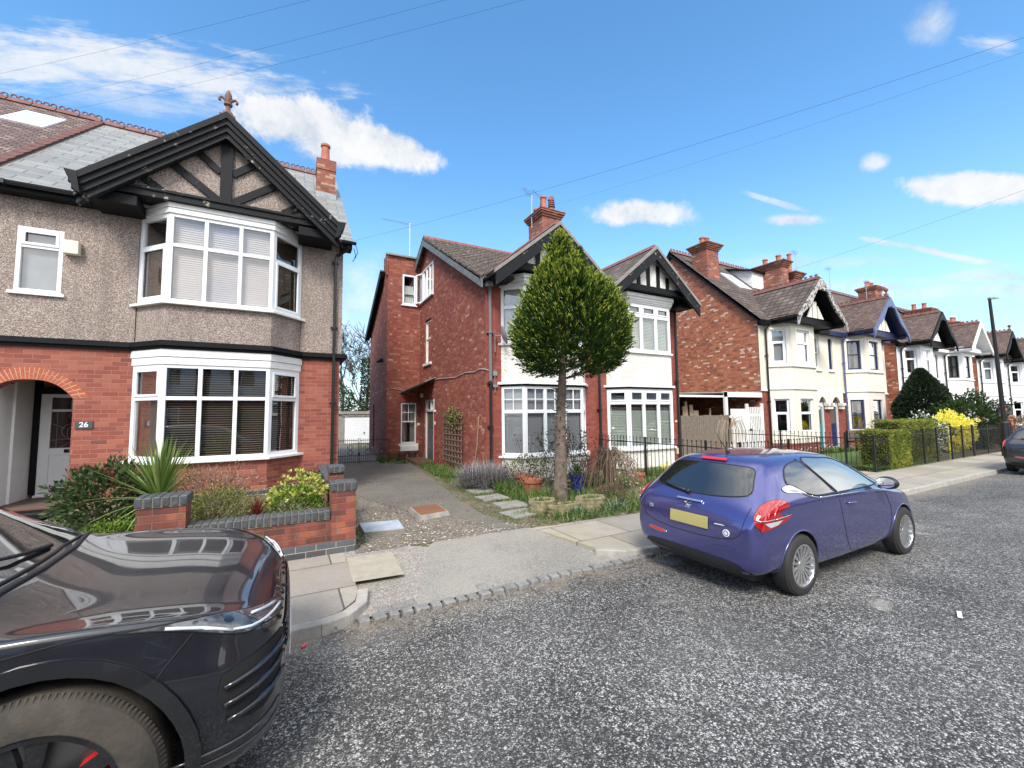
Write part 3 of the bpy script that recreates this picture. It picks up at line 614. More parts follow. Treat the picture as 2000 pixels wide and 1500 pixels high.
# ground floor bay
bay = MB(); bay_band(bay, BG, .93, .98, .09); bay.build('bay_sill', 'whitepaint', H26, bevel=.006); bay = MB(); bay_band(bay, BG, 2.80, 2.94, .02); bay_band(bay, BG, 2.945, 3.09, .035)
bay_g = bay.build('bay_window', 'whitepaint', H26, bevel=.006); bay_g['label'] = 'white ground floor bay with dark slatted blinds'
for i, (a, b) in enumerate(zip(BG, BG[1:])):
    mid = i == 1
    f = window(bay_g, a, b, .98, 2.80, mull=(1 / 3 + .0, 2 / 3) if mid else (), trans=(2.16,), fw=.065 if mid else .085, mw=.07, off=.0, back=('blinddark', .045) if i else ('blindbrown', .03), small=None if mid else [(0, 1)], name='window_frame')
# first floor bay
bay = MB(); bay_band(bay, BG, 3.95, 4.0, .09); bay.build('bay_sill', 'whitepaint', H26, bevel=.006); bay = MB(); bay_band(bay, BG, 5.74, 5.84, .03); bay_band(bay, BG, 5.845, 5.94, .045)
bay_f = bay.build('bay_window', 'whitepaint', H26, bevel=.006); bay_f['label'] = 'white upper bay with pale blinds closed'
for i, (a, b) in enumerate(zip(BG, BG[1:])):
    mid = i == 1
    f = window(bay_f, a, b, 4.0, 5.74, mull=(1 / 3, 2 / 3) if mid else (), trans=(5.12,), fw=.065 if mid else .085, mw=.065, back=('blindpink', .045) if mid else ('blindbrown', .03), small=None if mid else [(0, 0)], name='window_frame')
window(H26, (XL + .47, YF), (XL + 1.07, YF), 4.06, 5.25, trans=(4.90,), off=.03, back='netting', small=[(0, 1)], sill=.05)
g = MB(); g.box(-3.70, -3.49, YF - .16, YF - .03, 4.82, 5.07); g.build('alarm_box', 'cream_box', H26, bevel=.012)
# porch: side wall, door, step, arch ring, number plate
mb = MB(); mb.box(-4.62, -4.535, YF + .004, YF + .75, 0, 2.45); mb.box(-4.62, -4.50, YF + .75, 12.2, 0, 2.62); mb.build('porch_wall', 'whitesmooth', H26)
mb = MB(); mb.box(XL, -3.3, YF + .24, 12.2, 2.62, 2.7); mb.box(-4.6, -3.2, 11.98, 12.2, 2.05, 2.62); mb.build('porch_lining', 'ochre', H26)
mb = MB(); mb.box(-4.56, -4.42, 11.86, 11.98, .3, 2.62); mb.box(-4.42, -3.35, 11.86, 11.98, 2.30, 2.44); mb.build('door_frame', 'black', H26)
d_ = MB(); d_.M = frame((-4.41, 11.90), (-3.46, 11.90))
d_.box(0, .95, -.06, 0, .27, .34); d_.box(.16, .79, -.06, 0, 1.06, 1.2); d_.box(0, .95, -.06, 0, 2.23, 2.30); d_.box(0, .16, -.06, 0, .34, 2.23); d_.box(.79, .95, -.06, 0, .34, 2.23)
d_.box(.16, .79, -.05, -.02, .34, 1.06); d_.box(.22, .73, -.03, -.008, .45, .98); d_.box(.29, .66, -.03, .002, .53, .90); d_.box(.16, .79, -.06, 0, 1.94, 1.99); d_.box(.45, .50, -.06, 0, 1.99, 2.23); d_.box(-.02, .97, -.05, .05, .235, .275)
fd = d_.build('front_door', 'doorwhite', H26, bevel=.004)
g = MB(); g.M = frame((-4.41, 11.90), (-3.46, 11.90)); g.box(.16, .79, -.04, -.03, 1.2, 1.94); g.box(.16, .79, -.04, -.03, 1.99, 2.23); g.build('leaded_glass', mat('dark stained glass', (.03, .025, .02), .1, col2=(.07, .015, .02), vscale=9), fd)
g = MB(); g.M = frame((-4.41, 11.90), (-3.46, 11.90))
def cam_(c, z, r0, r1, n=10, a0=0, a1=2 * math.pi): return [(c + r0 * math.sin(a0 + (a1 - a0) * k / n), -.022, z + r1 * math.cos(a0 + (a1 - a0) * k / n)) for k in range(n + 1)]
for pts in (cam_(.475, 1.86, .055, .06), cam_(.475, 1.54, .16, .15, 12, -2.6, 2.6), cam_(.475, 1.50, .075, .15), [(.475, -.022, 1.2), (.475, -.022, 1.94)], [(.16, -.022, 1.7), (.36, -.022, 1.6)], [(.79, -.022, 1.7), (.6, -.022, 1.6)], [(.16, -.022, 1.36), (.4, -.022, 1.38), (.55, -.022, 1.38), (.79, -.022, 1.36)], [(.3, -.022, 1.2), (.475, -.022, 1.33), (.65, -.022, 1.2)], [(.25, -.022, 1.2), (.25, -.022, 1.94)], [(.7, -.022, 1.2), (.7, -.022, 1.94)]): g.tube(pts, .006, 4)
g.build('lead_cames', 'lead', fd)
g = MB(); g.M = frame((-4.41, 11.90), (-3.46, 11.90)); g.box(.38, .72, 0, .012, 1.10, 1.17); g.build('letterbox', 'black', fd)
g = MB(); g.M = frame((-4.41, 11.90), (-3.46, 11.90)); g.tube([(.45, .012, 1.135), (.5, .03, 1.145), (.58, .03, 1.13), (.64, .012, 1.135)], .008, 5); g.build('door_knocker', 'metal', fd)
g = MB(); g.box(XL, -3.50, YF - .02, 11.98, 0, .235); g.build('porch_floor', brick('red quarry tiles', [(0, (.20, .07, .05)), (.4, (.26, .10, .07)), (.8, (.14, .06, .05))], (.12, .08, .06), bw=.15, bh=.15, mw=.006, offset=0), H26)
g = MB(); g.box(-6.2, -3.46, YF - .32, YF - .02, .085, .215); g.box(-6.2, -3.56, YF - .26, YF - .02, -.02, .085); g.build('doorstep', 'black', H26, bevel=.04)
g = MB(); n = 26
for i in range(n):
    t0, t1 = i / n + .004, (i + 1) / n - .004
    def ap(t, k):
        x = xa + (xb - xa) * t; z = zs_ + (zc_ - zs_) * (1 - abs(2 * t - 1) ** 2.6)
        x2 = xa - .22 + (xb - xa + .44) * t; z2 = zs_ + .02 + (zc_ - zs_ + .20) * (1 - abs(2 * t - 1) ** 2.2); return (x + (x2 - x) * k, z + (z2 - z) * k)
    j = .5 if i % 2 else .62
    for k0, k1 in ((0, j - .02), (j + .02, 1)):
        g.prism([ap(t0, k0), ap(t0, k1), ap(t1, k1), ap(t1, k0)], 'y', YF - .006 - .002 * (i % 2), YF + .12)
ao = g.build('arch', 'archbrick', H26)
g = MB(); g.prism([ap(i / 26, 0) for i in range(27)] + [ap(1 - i / 26, 1) for i in range(27)], 'y', YF - .003, YF + .1) if 0 else None
for i in range(26): g.prism([ap(i / 26, .01), ap(i / 26, .99), ap((i + 1) / 26, .99), ap((i + 1) / 26, .01)], 'y', YF - .0035, YF + .1)
g.build('arch_mortar', mat('pale arch mortar', (.52, .36, .27), .9), ao)
def text(parent, s, p, size, m, rot=(math.pi / 2, 0, 0), name='lettering', ext=.004, align='CENTER', bold=.0):
    cu = bpy.data.curves.new(name, 'FONT'); cu.body = s; cu.size = size; cu.extrude = ext; cu.align_x = align; cu.align_y = 'CENTER'; cu.offset = bold
    tmp = bpy.data.objects.new('tmp', cu); COL.objects.link(tmp); bpy.context.view_layer.update()
    me = bpy.data.meshes.new_from_object(tmp.evaluated_get(bpy.context.evaluated_depsgraph_get())); bpy.data.objects.remove(tmp)
    me.materials.clear(); me.materials.append(M[m] if isinstance(m, str) else m)
    from mathutils import Euler
    Rm = rot if isinstance(rot, Matrix) else Euler(rot).to_matrix().to_4x4()
    loc = Vector(p) - (wloc(parent) if parent is not None else Vector((0, 0, 0)))
    me.transform(Matrix.Translation(loc) @ Rm)
    o = bpy.data.objects.new(name, me); COL.objects.link(o); o.parent = parent; return o
g = MB(); g.box(-3.43, -3.19, YF - .02, YF + .0, 1.61, 1.745); npl = g.build('number_plate', mat('dark grey slate plaque', (.06, .065, .07), .5), H26)
text(npl, '26', (-3.31, YF - .024, 1.678), .128, 'white', bold=.002)
# main roof, ridge, gutter, skylight, chimney
SL = .83; ze0 = 5.93; y_e = 10.2
rf = MB(); rf.slab([(XL, y_e, ze0), (XR + .22, y_e, ze0), (XR + .22, 15.2, ze0 + 5 * SL), (XL, 15.2, ze0 + 5 * SL)], .06); rf.slab([(XL, 20.2, ze0), (XR + .22, 20.2, ze0), (XR + .22, 15.2, ze0 + 5 * SL), (XL, 15.2, ze0 + 5 * SL)], .06)
roof26 = rf.build('roof', 'slate', H26)
ridge_tiles(roof26, XL + .02, XR + .2, 15.2, ze0 + 5 * SL + .05)
gutter(H26, XL - .0, -3.1, y_e - .05, ze0 - .03); gutter(H26, 1.0, XR + .28, y_e - .05, ze0 - .05)
mb = MB(); mb.box(XL, -3.1, y_e + .02, YF - .0, ze0 - .16, ze0 - .03); mb.box(1.0, XR + .2, y_e + .02, YF, ze0 - .2, ze0 - .05); mb.prism([(y_e, ze0 - .2), (y_e, ze0 - .06), (15.2, ze0 + 5 * SL - .06), (15.2, ze0 + 5 * SL - .22)], 'x', XR + .16, XR + .2); mb.build('fascia', 'black', H26)
def skylight(parent, x0, x1, y0, y1, ze, ye, sl, m='white'):
    mb = MB(); f = lambda y: ze + (y - ye) * sl; k = .05; up = .05
    for a, b, c, d in ((x0, x1, y0, y0 + k), (x0, x1, y1 - k, y1), (x0, x0 + k, y0 + k, y1 - k), (x1 - k, x1, y0 + k, y1 - k)):
        mb.slab([(a, c, f(c) + up), (b, c, f(c) + up), (b, d, f(d) + up), (a, d, f(d) + up)], .09)
    o = mb.build('skylight', m, parent); g = MB(); g.slab([(x0 + k, y0 + k, f(y0 + k) + up * .6), (x1 - k, y0 + k, f(y0 + k) + up * .6), (x1 - k, y1 - k, f(y1 - k) + up * .6), (x0 + k, y1 - k, f(y1 - k) + up * .6)], .02); g.build('skylight_pane', 'roofglass', o); return o
skylight(H26, -3.62, -2.85, 12.92, 13.75, ze0, y_e, SL)
ch = chimney(H26, .57, 1.07, 13.0, 13.55, 7.9, 9.42, [(.80, 13.27, .62, .13)], corb=0)
g = MB(); g.box(.54, 1.10, 12.95, 13.0, 7.98, 8.38); g.build('flashing', 'lead', ch)
# front gable
XG, HW, ZA, ZE = -1.22, 2.12, 7.80, 5.98
rf = MB(); gable_roof(rf, XG, HW, ZE, ZA + .0, 9.62, 10.27, 12.45, .07); rf.build('gable_roof', 'slate', H26)
mb = MB(); barge(mb, XG, HW + .06, ZE - .02, ZA + .05, 9.52, 9.60, .10); barge(mb, XG, HW + .03, ZE - .02, ZA + .03, 9.56, 9.66, .17); barge(mb, XG, HW, ZE - .03, ZA, 9.60, 9.72, .24)
barge(mb, XG, HW - .02, ZE - .03, ZA, 9.64, 9.76, .325)
mb.prism([(XG - HW - .12, ZE + .06), (XG - HW + .04, ZE + .05), (XG - HW + .1, ZE - .32), (XG - HW + .02, ZE - .28)], 'y', 9.5, 9.95); mb.prism([(XG + HW + .12, ZE + .06), (XG + HW - .04, ZE + .05), (XG + HW - .1, ZE - .32), (XG + HW - .02, ZE - .28)], 'y', 9.5, 9.95)
mb.build('bargeboard', 'blackpeel', H26)
gi = MB(); gi.prism([(XG - HW + .12, 5.96), (XG, ZA - .14), (XG + HW - .12, 5.96)], 'y', 9.86, 9.98); gi.build('gable_infill', 'pebble', H26)
mb = MB(); mb.box(XG - 2.0, XG + 2.0, 9.78, 10.10, 5.94, 6.06); mb.box(XG - 1.95, XG + 1.95, 9.75, 9.86, 6.06, 6.11)
mb.box(XG - .10, XG + .10, 9.79, 9.86, 6.11, 7.45)
for s in (-1, 1):
    mb.board((XG + s * .05, 6.95), (XG + s * .62, 7.28), .13, 9.81, 9.86) if 0 else None
    mb.board((XG + s * .10, 6.72), (XG + s * .68, 7.22), .13, 9.81, 9.86)
    mb.board((XG + s * .08, 6.10), (XG + s * 1.12, 6.88), .14, 9.81, 9.86)
    mb.board((XG + s * 1.02, 6.12), (XG + s * 1.56, 6.50), .13, 9.81, 9.86)
mb.build('gable_timber', 'blackpeel', H26)
mb = MB()
for s in (-1, 1): mb.slab([(XG + s * (HW - .02), 9.62, ZE - .09), (XG, 9.62, ZA - .1), (XG, 10.05, ZA - .1), (XG + s * (HW - .02), 10.45, ZE - .09)], .02)
mb.box(XG - HW + .1, BG[0][0] + .1, 9.8, YF, 5.72, 5.9); mb.box(BG[-1][0] - .1, XG + HW - .1, 9.8, YF, 5.72, 5.9); mb.box(-2.7, .2, 9.95, YF, 5.945, 5.96); mb.build('soffit', 'black', H26)
g = MB(); zf = ZA + .04
g.lathe([(.10, zf - .03), (.09, zf + .06), (.045, zf + .10), (.04, zf + .2), (.075, zf + .22), (.075, zf + .25), (.04, zf + .28), (.05, zf + .33), (.065, zf + .40), (.045, zf + .48), (.012, zf + .54)], (XG, 9.66, 0), 12)
for s in (-1, 1): g.tube([(XG, 9.66, zf + .24), (XG + s * .05, 9.66, zf + .33), (XG + s * .12, 9.66, zf + .37), (XG + s * .155, 9.66, zf + .33), (XG + s * .14, 9.66, zf + .29)], [.03, .032, .026, .022, .028], 8)
g.box(XG - .13, XG + .13, 9.58, 9.8, zf - .06, zf - .01)
g.build('finial', mat('weathered brown finial', (.20, .11, .09), .85, var=.5, vscale=12), H26, smooth=50)
pipe(H26, [(1.16, 10.15, 5.78), (1.14, 10.2, 5.70), (.93, 10.40, 5.58), (.90, 10.40, 5.45), (.90, 10.40, .05)], .036, collars=[(.90, 10.40, 5.4), (.90, 10.40, 3.85), (.90, 10.40, 2.08)])

# ---- the tiled half next door, of which the roof is in view
H28 = thing('neighbouring_house', 'house half with brown clay tiled roof and white skylight at the left edge', 'house', (-7.7, YF, 0))
mb = MB(); wall(mb, (-10.6, YF), (XL - .004, YF), 0, 5.9); wall(mb, (-10.6, 19.8), (-10.6, YF), 0, 5.8); mb.build('wall', 'pebble', H28)
rf = MB(); rf.slab([(-10.8, y_e, ze0 + .04), (XL - .0, y_e, ze0 + .04), (XL, 15.2, ze0 + 5 * SL + .04), (-10.8, 15.2, ze0 + 5 * SL + .04)], .09); rf.slab([(-10.8, 20.2, ze0), (XL, 20.2, ze0), (XL, 15.2, ze0 + 5 * SL), (-10.8, 15.2, ze0 + 5 * SL)], .06); r28 = rf.build('roof', 'tile28', H28)
mb = MB(); f = lambda y: ze0 + .09 + (y - y_e) * SL
y = y_e
while y < 15.15: mb.hull8([(XL - .10, y, f(y)), (XL + .07, y, f(y)), (XL + .07, y + .26, f(y + .26) - .03), (XL - .10, y + .26, f(y + .26) - .03)], [(XL - .08, y, f(y) - .09), (XL + .05, y, f(y) - .09), (XL + .05, y + .26, f(y + .26) - .1), (XL - .08, y + .26, f(y + .26) - .1)]); y += .25
mb.build('verge_tiles', mat('dark red verge tile', (.14, .055, .045), .7, var=.4, vscale=9), r28)
ridge_tiles(r28, -10.7, XL, 15.2, ze0 + 5 * SL + .08); skylight(H28, -5.98, -5.25, 13.36, 14.42, ze0 + .04, y_e, SL); gutter(H28, -10.6, XL, y_e - .05, ze0 - .03)

# ================================================================= the dark red semi-detached pair
XA, XB, XP = 4.85, 12.62, 8.75
def semi(x0, x1, bx, label, left):
    H = thing('brick_house', label, 'house', ((x0 + x1) / 2, YF, 0)); BP = canted(bx, bx + 3.0, bx + .48, bx + 2.52, YF, 10.0)
    mb = MB(); wall(mb, (x0, YF), (x1, YF), -.05, 5.72, [(bx - x0, bx - x0 + 3.0, 0, 5.72)], th=.22); mb.build('front_wall', 'brick2f', H)
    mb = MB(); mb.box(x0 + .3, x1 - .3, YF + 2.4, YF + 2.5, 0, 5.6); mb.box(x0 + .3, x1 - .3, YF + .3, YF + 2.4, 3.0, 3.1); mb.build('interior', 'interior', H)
    mb = MB()
    for a, b in zip(BP, BP[1:]): wall(mb, a, b, -.05, .56, th=.15)
    mb.build('rendered_wall', 'roughcast', H)
    mb = MB()
    for a, b in zip(BP, BP[1:]): wall(mb, a, b, 2.68, 3.76, th=.15)
    mb.build('rendered_wall', 'roughcast', H)
    mb = MB(); bay_band(mb, BP, 2.58, 2.63, .03); mb.build('string_course', 'black', H)
    mb = MB(); bay_band(mb, BP, 2.632, 2.70, .09); mb.build('bay_cornice', 'whitepaint', H)
    mb = MB(); bay_band(mb, BP, .56, .62, .08); bg = mb.build('bay_window', 'whitepaint', H, bevel=.008)
    mb = MB(); bay_band(mb, BP, 3.755, 3.82, .07); bs = mb.build('bay_sill', 'whitepaint', H, bevel=.008)
    mb = MB(); bay_band(mb, BP, 5.45, 5.56, .04); bay_band(mb, BP, 5.56, 5.64, .10); bay_band(mb, BP, 5.64, 5.76, .15)
    bw = mb.build('bay_window', 'whitepaint', H, bevel=.008)
    g = MB(); k = 0
    for a, b in zip(off_path(BP, .05), off_path(BP, .05)[1:]):
        L = math.hypot(b[0] - a[0], b[1] - a[1]); g.M = frame(a, b); n = int(L / .05)
        for i in range(n): g.box(L * i / n, L * i / n + .025, -.01, .035, 5.50, 5.558)
    g.build('dentils', 'whitepaint', bw)
    for i, (a, b) in enumerate(zip(BP, BP[1:])):
        mid = i == 1
        if left:
            window(bg, a, b, .62, 2.58, mull=(1 / 3, 2 / 3) if mid else (), trans=(1.86,), fw=.08, mw=.10, back='netting', bars=(2, 2), name='window_frame')
            window(bw, a, b, 3.82, 5.45, mull=(1 / 3, 2 / 3) if mid else (), trans=(4.85,), fw=.08, mw=.09, back=('blindwhite', .035), name='window_frame')
        else:
            window(bg, a, b, .62, 2.58, mull=(1 / 3, 2 / 3) if mid else (), trans=(2.12,), fw=.09, mw=.11, back=('shutter', .62), small=[(j, 1) for j in range(3 if mid else 1)], name='window_frame')
            window(bw, a, b, 3.82, 5.45, mull=(1 / 3, 2 / 3) if mid else (), trans=(5.05,), fw=.09, mw=.11, back=('shutter', 1), small=[(j, 1) for j in range(3 if mid else 1)], name='window_frame')
    xg = bx + 1.42; za = 7.32; hw = 2.06; zev = 5.62
    sl = .582; zf_ = lambda z: 10.3 + (z - 5.65) / sl
    rf = MB(); gable_roof(rf, xg, hw, zev, za, 9.5, 10.3, zf_(za), .10); gr = rf.build('gable_roof', 'tile3', H)
    ridge_y(gr, xg, 9.55, zf_(za), za + .04, 'potdark', crest=None)
    mb = MB(); barge(mb, xg, hw, zev - .09, za - .09, 9.47, 9.53, .29); mb.build('bargeboard', 'blackpeel', H)
    mb = MB(); barge(mb, xg, hw + .04, zev - .02, za - .0, 9.45, 9.53, .085); mb.build('verge', mat('grey mortar verge %d' % left, (.27, .25, .24), .9, var=.3), H)
    gi = MB(); gi.prism([(xg - 1.42, 5.98), (xg, za - .2), (xg + 1.42, 5.98)], 'y', 9.74, 9.84); gi.build('gable_infill', 'roughcast', H)
    mb = MB(); mb.box(xg - 1.6, xg + 1.6, 9.66, 10.0, 5.80, 5.98)
    for dx in (-1.05, -.62, -.18, .28, .72, 1.15): h_ = za - .35 - abs(dx) * .82; mb.box(xg + dx - .07, xg + dx + .07, 9.70, 9.74, 5.98, h_)
    for s in (-1, 1):
        mb.slab([(xg + s * (hw - .02), 9.5, zev - .12), (xg, 9.5, za - .12), (xg, 9.95, za - .12), (xg + s * (hw - .02), 10.4, zev - .12)], .02)
    mb.box(xg - hw + .1, bx + .1, 9.85, YF, 5.5, 5.6); mb.box(bx + 2.9, xg + hw - .1, 9.85, YF, 5.5, 5.6); mb.build('gable_timber', 'black', H)
    return H
H2A = semi(XA, XP, 5.33, 'dark red brick semi whose tall side wall and side door face the driveway', True)
H2B = semi(XP + .004, XB, 9.22, 'red brick semi with pale louvred shutters in its white bays, right of the topiary tree', False)
# side wall of the left semi with openings (distance measured from the return at Y=17.2 towards the street)
mb = MB(); wall(mb, (XA, 17.2), (XA, YF), -.05, 5.72, [(17.2 - 16.45, 17.2 - 15.6, 3.85, 5.62), (17.2 - 16.45, 17.2 - 15.17, -.0, 2.42)], rev=.12)
mb.prism([(YF, 5.72), (15.3, 5.72), (15.3, 8.5)], 'x', XA, XA + .25); mb.prism([(15.3, 5.72), (17.2, 5.72), (17.2, 6.5), (15.3, 6.5)], 'x', XA, XA + .25); mb.prism([(15.3, 7.8), (17.2, 7.8), (17.2, 8.2), (16.0, 8.9), (15.3, 8.5)], 'x', XA, XA + .25)
mb.prism([(YF, 5.72), (15.3, 8.5), (15.3, 8.53), (YF - .1, 5.8)], 'x', XA, XA + .25) if 0 else None
wall(mb, (3.50, 17.2), (XA, 17.2), -.05, 8.45, [(.60, 1.16, 6.42, 7.72), (.58, 1.22, .62, 2.32)])
wall(mb, (3.50, 21.2), (3.50, 17.2), -.05, 5.6, [(1.0, 1.35, .35, 2.3)]); mb.prism([(17.204, 5.6), (17.204, 8.448), (17.6, 8.448), (17.6, 7.9), (21.2, 5.6)], 'x', 3.5, 3.75)
for k in range(4): mb.box(3.44, 3.5, 17.16 + k * .16, 17.30 + k * .16, 7.6 - k * .0 + k * .12, 8.45)
wall(mb, (XB, 21.2), (3.5, 21.2), -.05, 5.7); 
sw = mb.build('side_wall', 'brick2', H2A)
mb = MB(); wall(mb, (XB, YF), (XB, 21.2), -.05, 5.72); mb.prism([(YF, 5.72), (16, 8.9), (21.2, 5.72)], 'x', XB - .25, XB); mb.build('side_wall', 'brick2', H2B)
g = MB(); g.box(3.42, XA + .0, 17.1, 17.35, 8.45, 8.52); g.build('coping', 'concrete', H2A)
window(H2A, (XA, 17.08), (XA, 15.34), 6.5, 7.8, mull=(.25, .5, .75), off=.03, sill=.05, back=None, mw=.06)
wf = window(H2A, (4.10, 17.2), (4.66, 17.2), 6.42, 7.72, off=.02, sill=.05, back=('blindwhite', .4), fw=.07)
g = MB(); F_ = Matrix.Translation((4.70, 17.16, 0)) @ Matrix.Rotation(R_(-62), 4, 'Z'); g.M = F_
for a, b, c, d in ((0, .42, 6.5, 6.55), (0, .42, 7.7, 7.75), (0, .05, 6.55, 7.7), (.37, .42, 6.55, 7.7)): g.box(a, b, -.05, 0, c, d)
oc_ = g.build('open_casement', 'white', H2A); g = MB(); g.M = F_; g.poly([(.05, -.025, 6.55), (.37, -.025, 6.55), (.37, -.025, 7.7), (.05, -.025, 7.7)]); g.build('pane', 'glass', oc_, recalc=False)
window(H2A, (XA, 16.45), (XA, 15.60), 3.85, 5.58, trans=(4.85,), off=-.05, fm='whitepaint', back=None, mw=.07, sill=.12, sillm='whitepaint')
window(H2A, (4.08, 17.2), (4.72, 17.2), .62, 2.30, mull=(), trans=(1.52,), off=-.03, fm='whitepaint', back='curtains', bars=(2, 2), sill=.08, sillm='whitepaint', label='tall sash window beside the side door')
g = MB(); g.box(4.05, 4.78, 17.08, 17.25, .32, .53); g.build('window_apron', 'whitepaint', H2A, bevel=.01)
g = MB()
for i in range(9): x = 4.02 + i * .085; g.prism([(x + (x - 4.4) * .0, 2.32), (x + .078, 2.32), (x + .078 + (x - 4.36) * .12, 2.58), (x + (x - 4.4) * .12, 2.58)], 'y', 17.185, 17.2)
g.build('arch', mat('red arch brick', (.30, .06, .04), .8, var=.2, vscale=12), H2A)
g = MB(); g.M = frame((XA, 16.45), (XA, 15.17)); g.box(0, .09, -.16, -.04, 0, 2.40); g.box(1.19, 1.28, -.16, .012, 0, 2.40); g.box(.09, 1.19, -.16, -.04, 2.33, 2.40); g.box(.09, 1.19, -.16, -.03, 1.92, 2.0); g.box(.60, .65, -.16, -.05, 2.0, 2.33)
df = g.build('door_frame', 'whitepaint', H2A); g = MB(); g.M = frame((XA, 16.45), (XA, 15.17)); g.box(1.281, 1.36, -.02, .014, 0, 1.95); g.build('red_trim', 'redpaint', df)
g = MB(); g.M = frame((XA, 16.45), (XA, 15.17)); g.box(.09, 1.19, -.13, -.09, .04, 1.92); dr = g.build('side_door', 'greydoor', H2A)
g = MB(); g.M = frame((XA, 16.45), (XA, 15.17)); g.box(.32, .96, -.09, -.084, 1.25, 1.75); g.build('door_glass', 'interior', dr)
# canopy over the side door, carried round the return
g = MB(); n = 10
prof = [(t, .10 * math.sin(t * 5.5)) for t in lin(0, 1, n)]
for i in range(n):
    (t0, a0), (t1, a1) = prof[i], prof[i + 1]
    X0, Y0, X1, Y1 = 4.02 + (4.86 - 4.02) * t0, 17.2 - 1.95 * t0 * .0, 4.02 + .84 * t1, 17.2
    g.slab([(4.02 + .4 * t0, 17.18 - 2.15 * t0, 2.72 + .06 * a0 + .32 * t0), (4.02 + .4 * t1, 17.18 - 2.15 * t1, 2.72 + .06 * a1 + .32 * t1), (4.86, 17.18 - 2.15 * t1, 3.0 + .32 * t1 * .7), (4.86, 17.18 - 2.15 * t0, 3.0 + .32 * t0 * .7)], .03)
g.build('door_canopy', 'concrete', H2A)
g = MB(); g.box(XA - .12, XA, 16.62, 16.74, 2.50, 2.66); g.build('porch_light', 'cream_box', H2A, bevel=.02)
g = MB(); g.box(4.9 - .08, XA, 15.03, 15.10, 1.42, 1.54); g.box(XA - .05, XA, 15.02, 15.1, 1.9, 1.98); g.build('doorbell', 'white', H2A)
g = MB(); g.box(4.76, 4.83, 17.17, 17.2, 1.36, 1.46); g.box(4.84, 4.848, 17.1, 17.19, 1.36, 1.46); g.build('number_plate', 'white', H2A)
g = MB(); g.box(4.1, 4.8, 14.9, 16.6, -.01, .10); g.build('doorstep', brick('worn quarry tile step', [(0, (.22, .08, .05)), (.5, (.28, .11, .07))], (.12, .08, .06), bw=.15, bh=.15, mw=.006, offset=0), H2A)
# roofs
sl = .582; zr = 5.65 + sl * 5.7
rf = MB()
rf.slab([(XA - .24, 10.28, 5.64), (XP, 10.28, 5.64), (XP, 16, zr), (XA - .24, 16, zr)], .10)
rf.slab([(XA - .24, 16, zr), (XP, 16, zr), (XP, 21.5, 5.75), (XA - .24, 21.5, 5.75)], .10)
rf.slab([(3.28, 17.75, 7.95), (XA - .24, 17.75, 7.95), (XA - .24, 21.5, 5.73), (3.28, 21.5, 5.73)], .09)
r2 = rf.build('roof', 'tile3', H2A); ridge_tiles(r2, XA - .22, XP, 16, zr + .05, 'potdark', crest=None)
# rows of rolled tiles standing proud on the slope in view
g = MB(); f = lambda y: 5.65 + (y - 10.3) * sl
y = 10.32
while y < 15.7:
    x = XA - .2
    while x < XA + 3.9:
        g.hull8([(x, y, f(y) + .012), (x + .06, y, f(y) + .062), (x + .15, y, f(y) + .062), (x + .21, y, f(y) + .012)], [(x, y + .36, f(y + .36) - .01), (x + .06, y + .36, f(y + .36) + .03), (x + .15, y + .36, f(y + .36) + .03), (x + .21, y + .36, f(y + .36) - .01)]); x += .30
    y += .35
g.build('rolled_tiles', 'tile3', r2)
rf = MB(); rf.slab([(XP, 10.28, 5.64), (XB + .2, 10.28, 5.64), (XB + .2, 16, zr), (XP, 16, zr)], .10); rf.slab([(XP, 16, zr), (XB + .2, 16, zr), (XB + .2, 21.5, 5.75), (XP, 21.5, 5.75)], .10); r2b = rf.build('roof', 'tile3', H2B); ridge_tiles(r2b, XP, XB + .2, 16, zr + .05, 'potdark', crest=None)
mb = MB(); mb.prism([(10.25, 5.30), (10.25, 5.56), (16, zr - .09), (21.5, 5.66), (21.5, 5.4), (16, zr - .36)], 'x', XA - .24, XA - .20); vg = mb.build('verge_board', mat('weathered grey verge board', (.20, .22, .23), .7, var=.5, vscale=5, bump=.3), H2A)
mb = MB(); mb.prism([(17.75, 7.60), (17.75, 7.88), (21.5, 5.66), (21.5, 5.40)], 'x', 3.28, 3.32); mb.slab([(3.29, 17.8, 7.72), (3.5, 17.8, 7.72), (3.5, 21.5, 5.55), (3.29, 21.5, 5.55)], .02); mb.build('rear_verge', 'black', H2A)
ch = chimney(H2A, 8.62, 9.50, 13.3, 14.35, 6.6, 9.92, [(8.85, 13.55, .62, .13), (9.25, 13.6, .66, .13), (8.85, 14.1, .35, .12), (9.25, 14.1, .4, .11)], 'chimbrick', corb=3, label='shared stack with louvred pots')
g = MB()
for (x, h) in ((8.85, 10.05), (9.25, 10.18)):
    for k in range(5): g.lathe([(.15 - .008 * k, h + k * .09), (.11, h + .055 + k * .09)], (x, 13.57, 0), 14)
g.build('louvred_cowl', 'potdark', ch)
gutter(H2A, XA - .2, 5.0, 10.2, 5.60, 'greypipe')
g = MB(); g.box(XA - .08, XA + .1, 10.2, 10.36, 5.36, 5.6); g.build('gutter_end', 'greypipe', H2A)
pipe(H2A, [(XA + .0, 10.25, 5.55), (XA + .08, 10.40, 5.36), (XA + .10, 10.42, 5.25), (XA + .10, 10.42, 2.72)], .045, 'greypipe', [(XA + .10, 10.42, 4.1)])
pipe(H2A, [(XA + .10, 10.42, 2.72), (XA + .10, 10.42, 0)], .04, 'blackpipe', [(XA + .10, 10.42, 2.66), (XA + .10, 10.42, 1.45)])
pipe(H2A, [(8.86, 10.42, 5.5), (8.86, 10.42, 0)], .045, 'blackpipe', [(8.86, 10.42, 3.9), (8.86, 10.42, 1.9)])
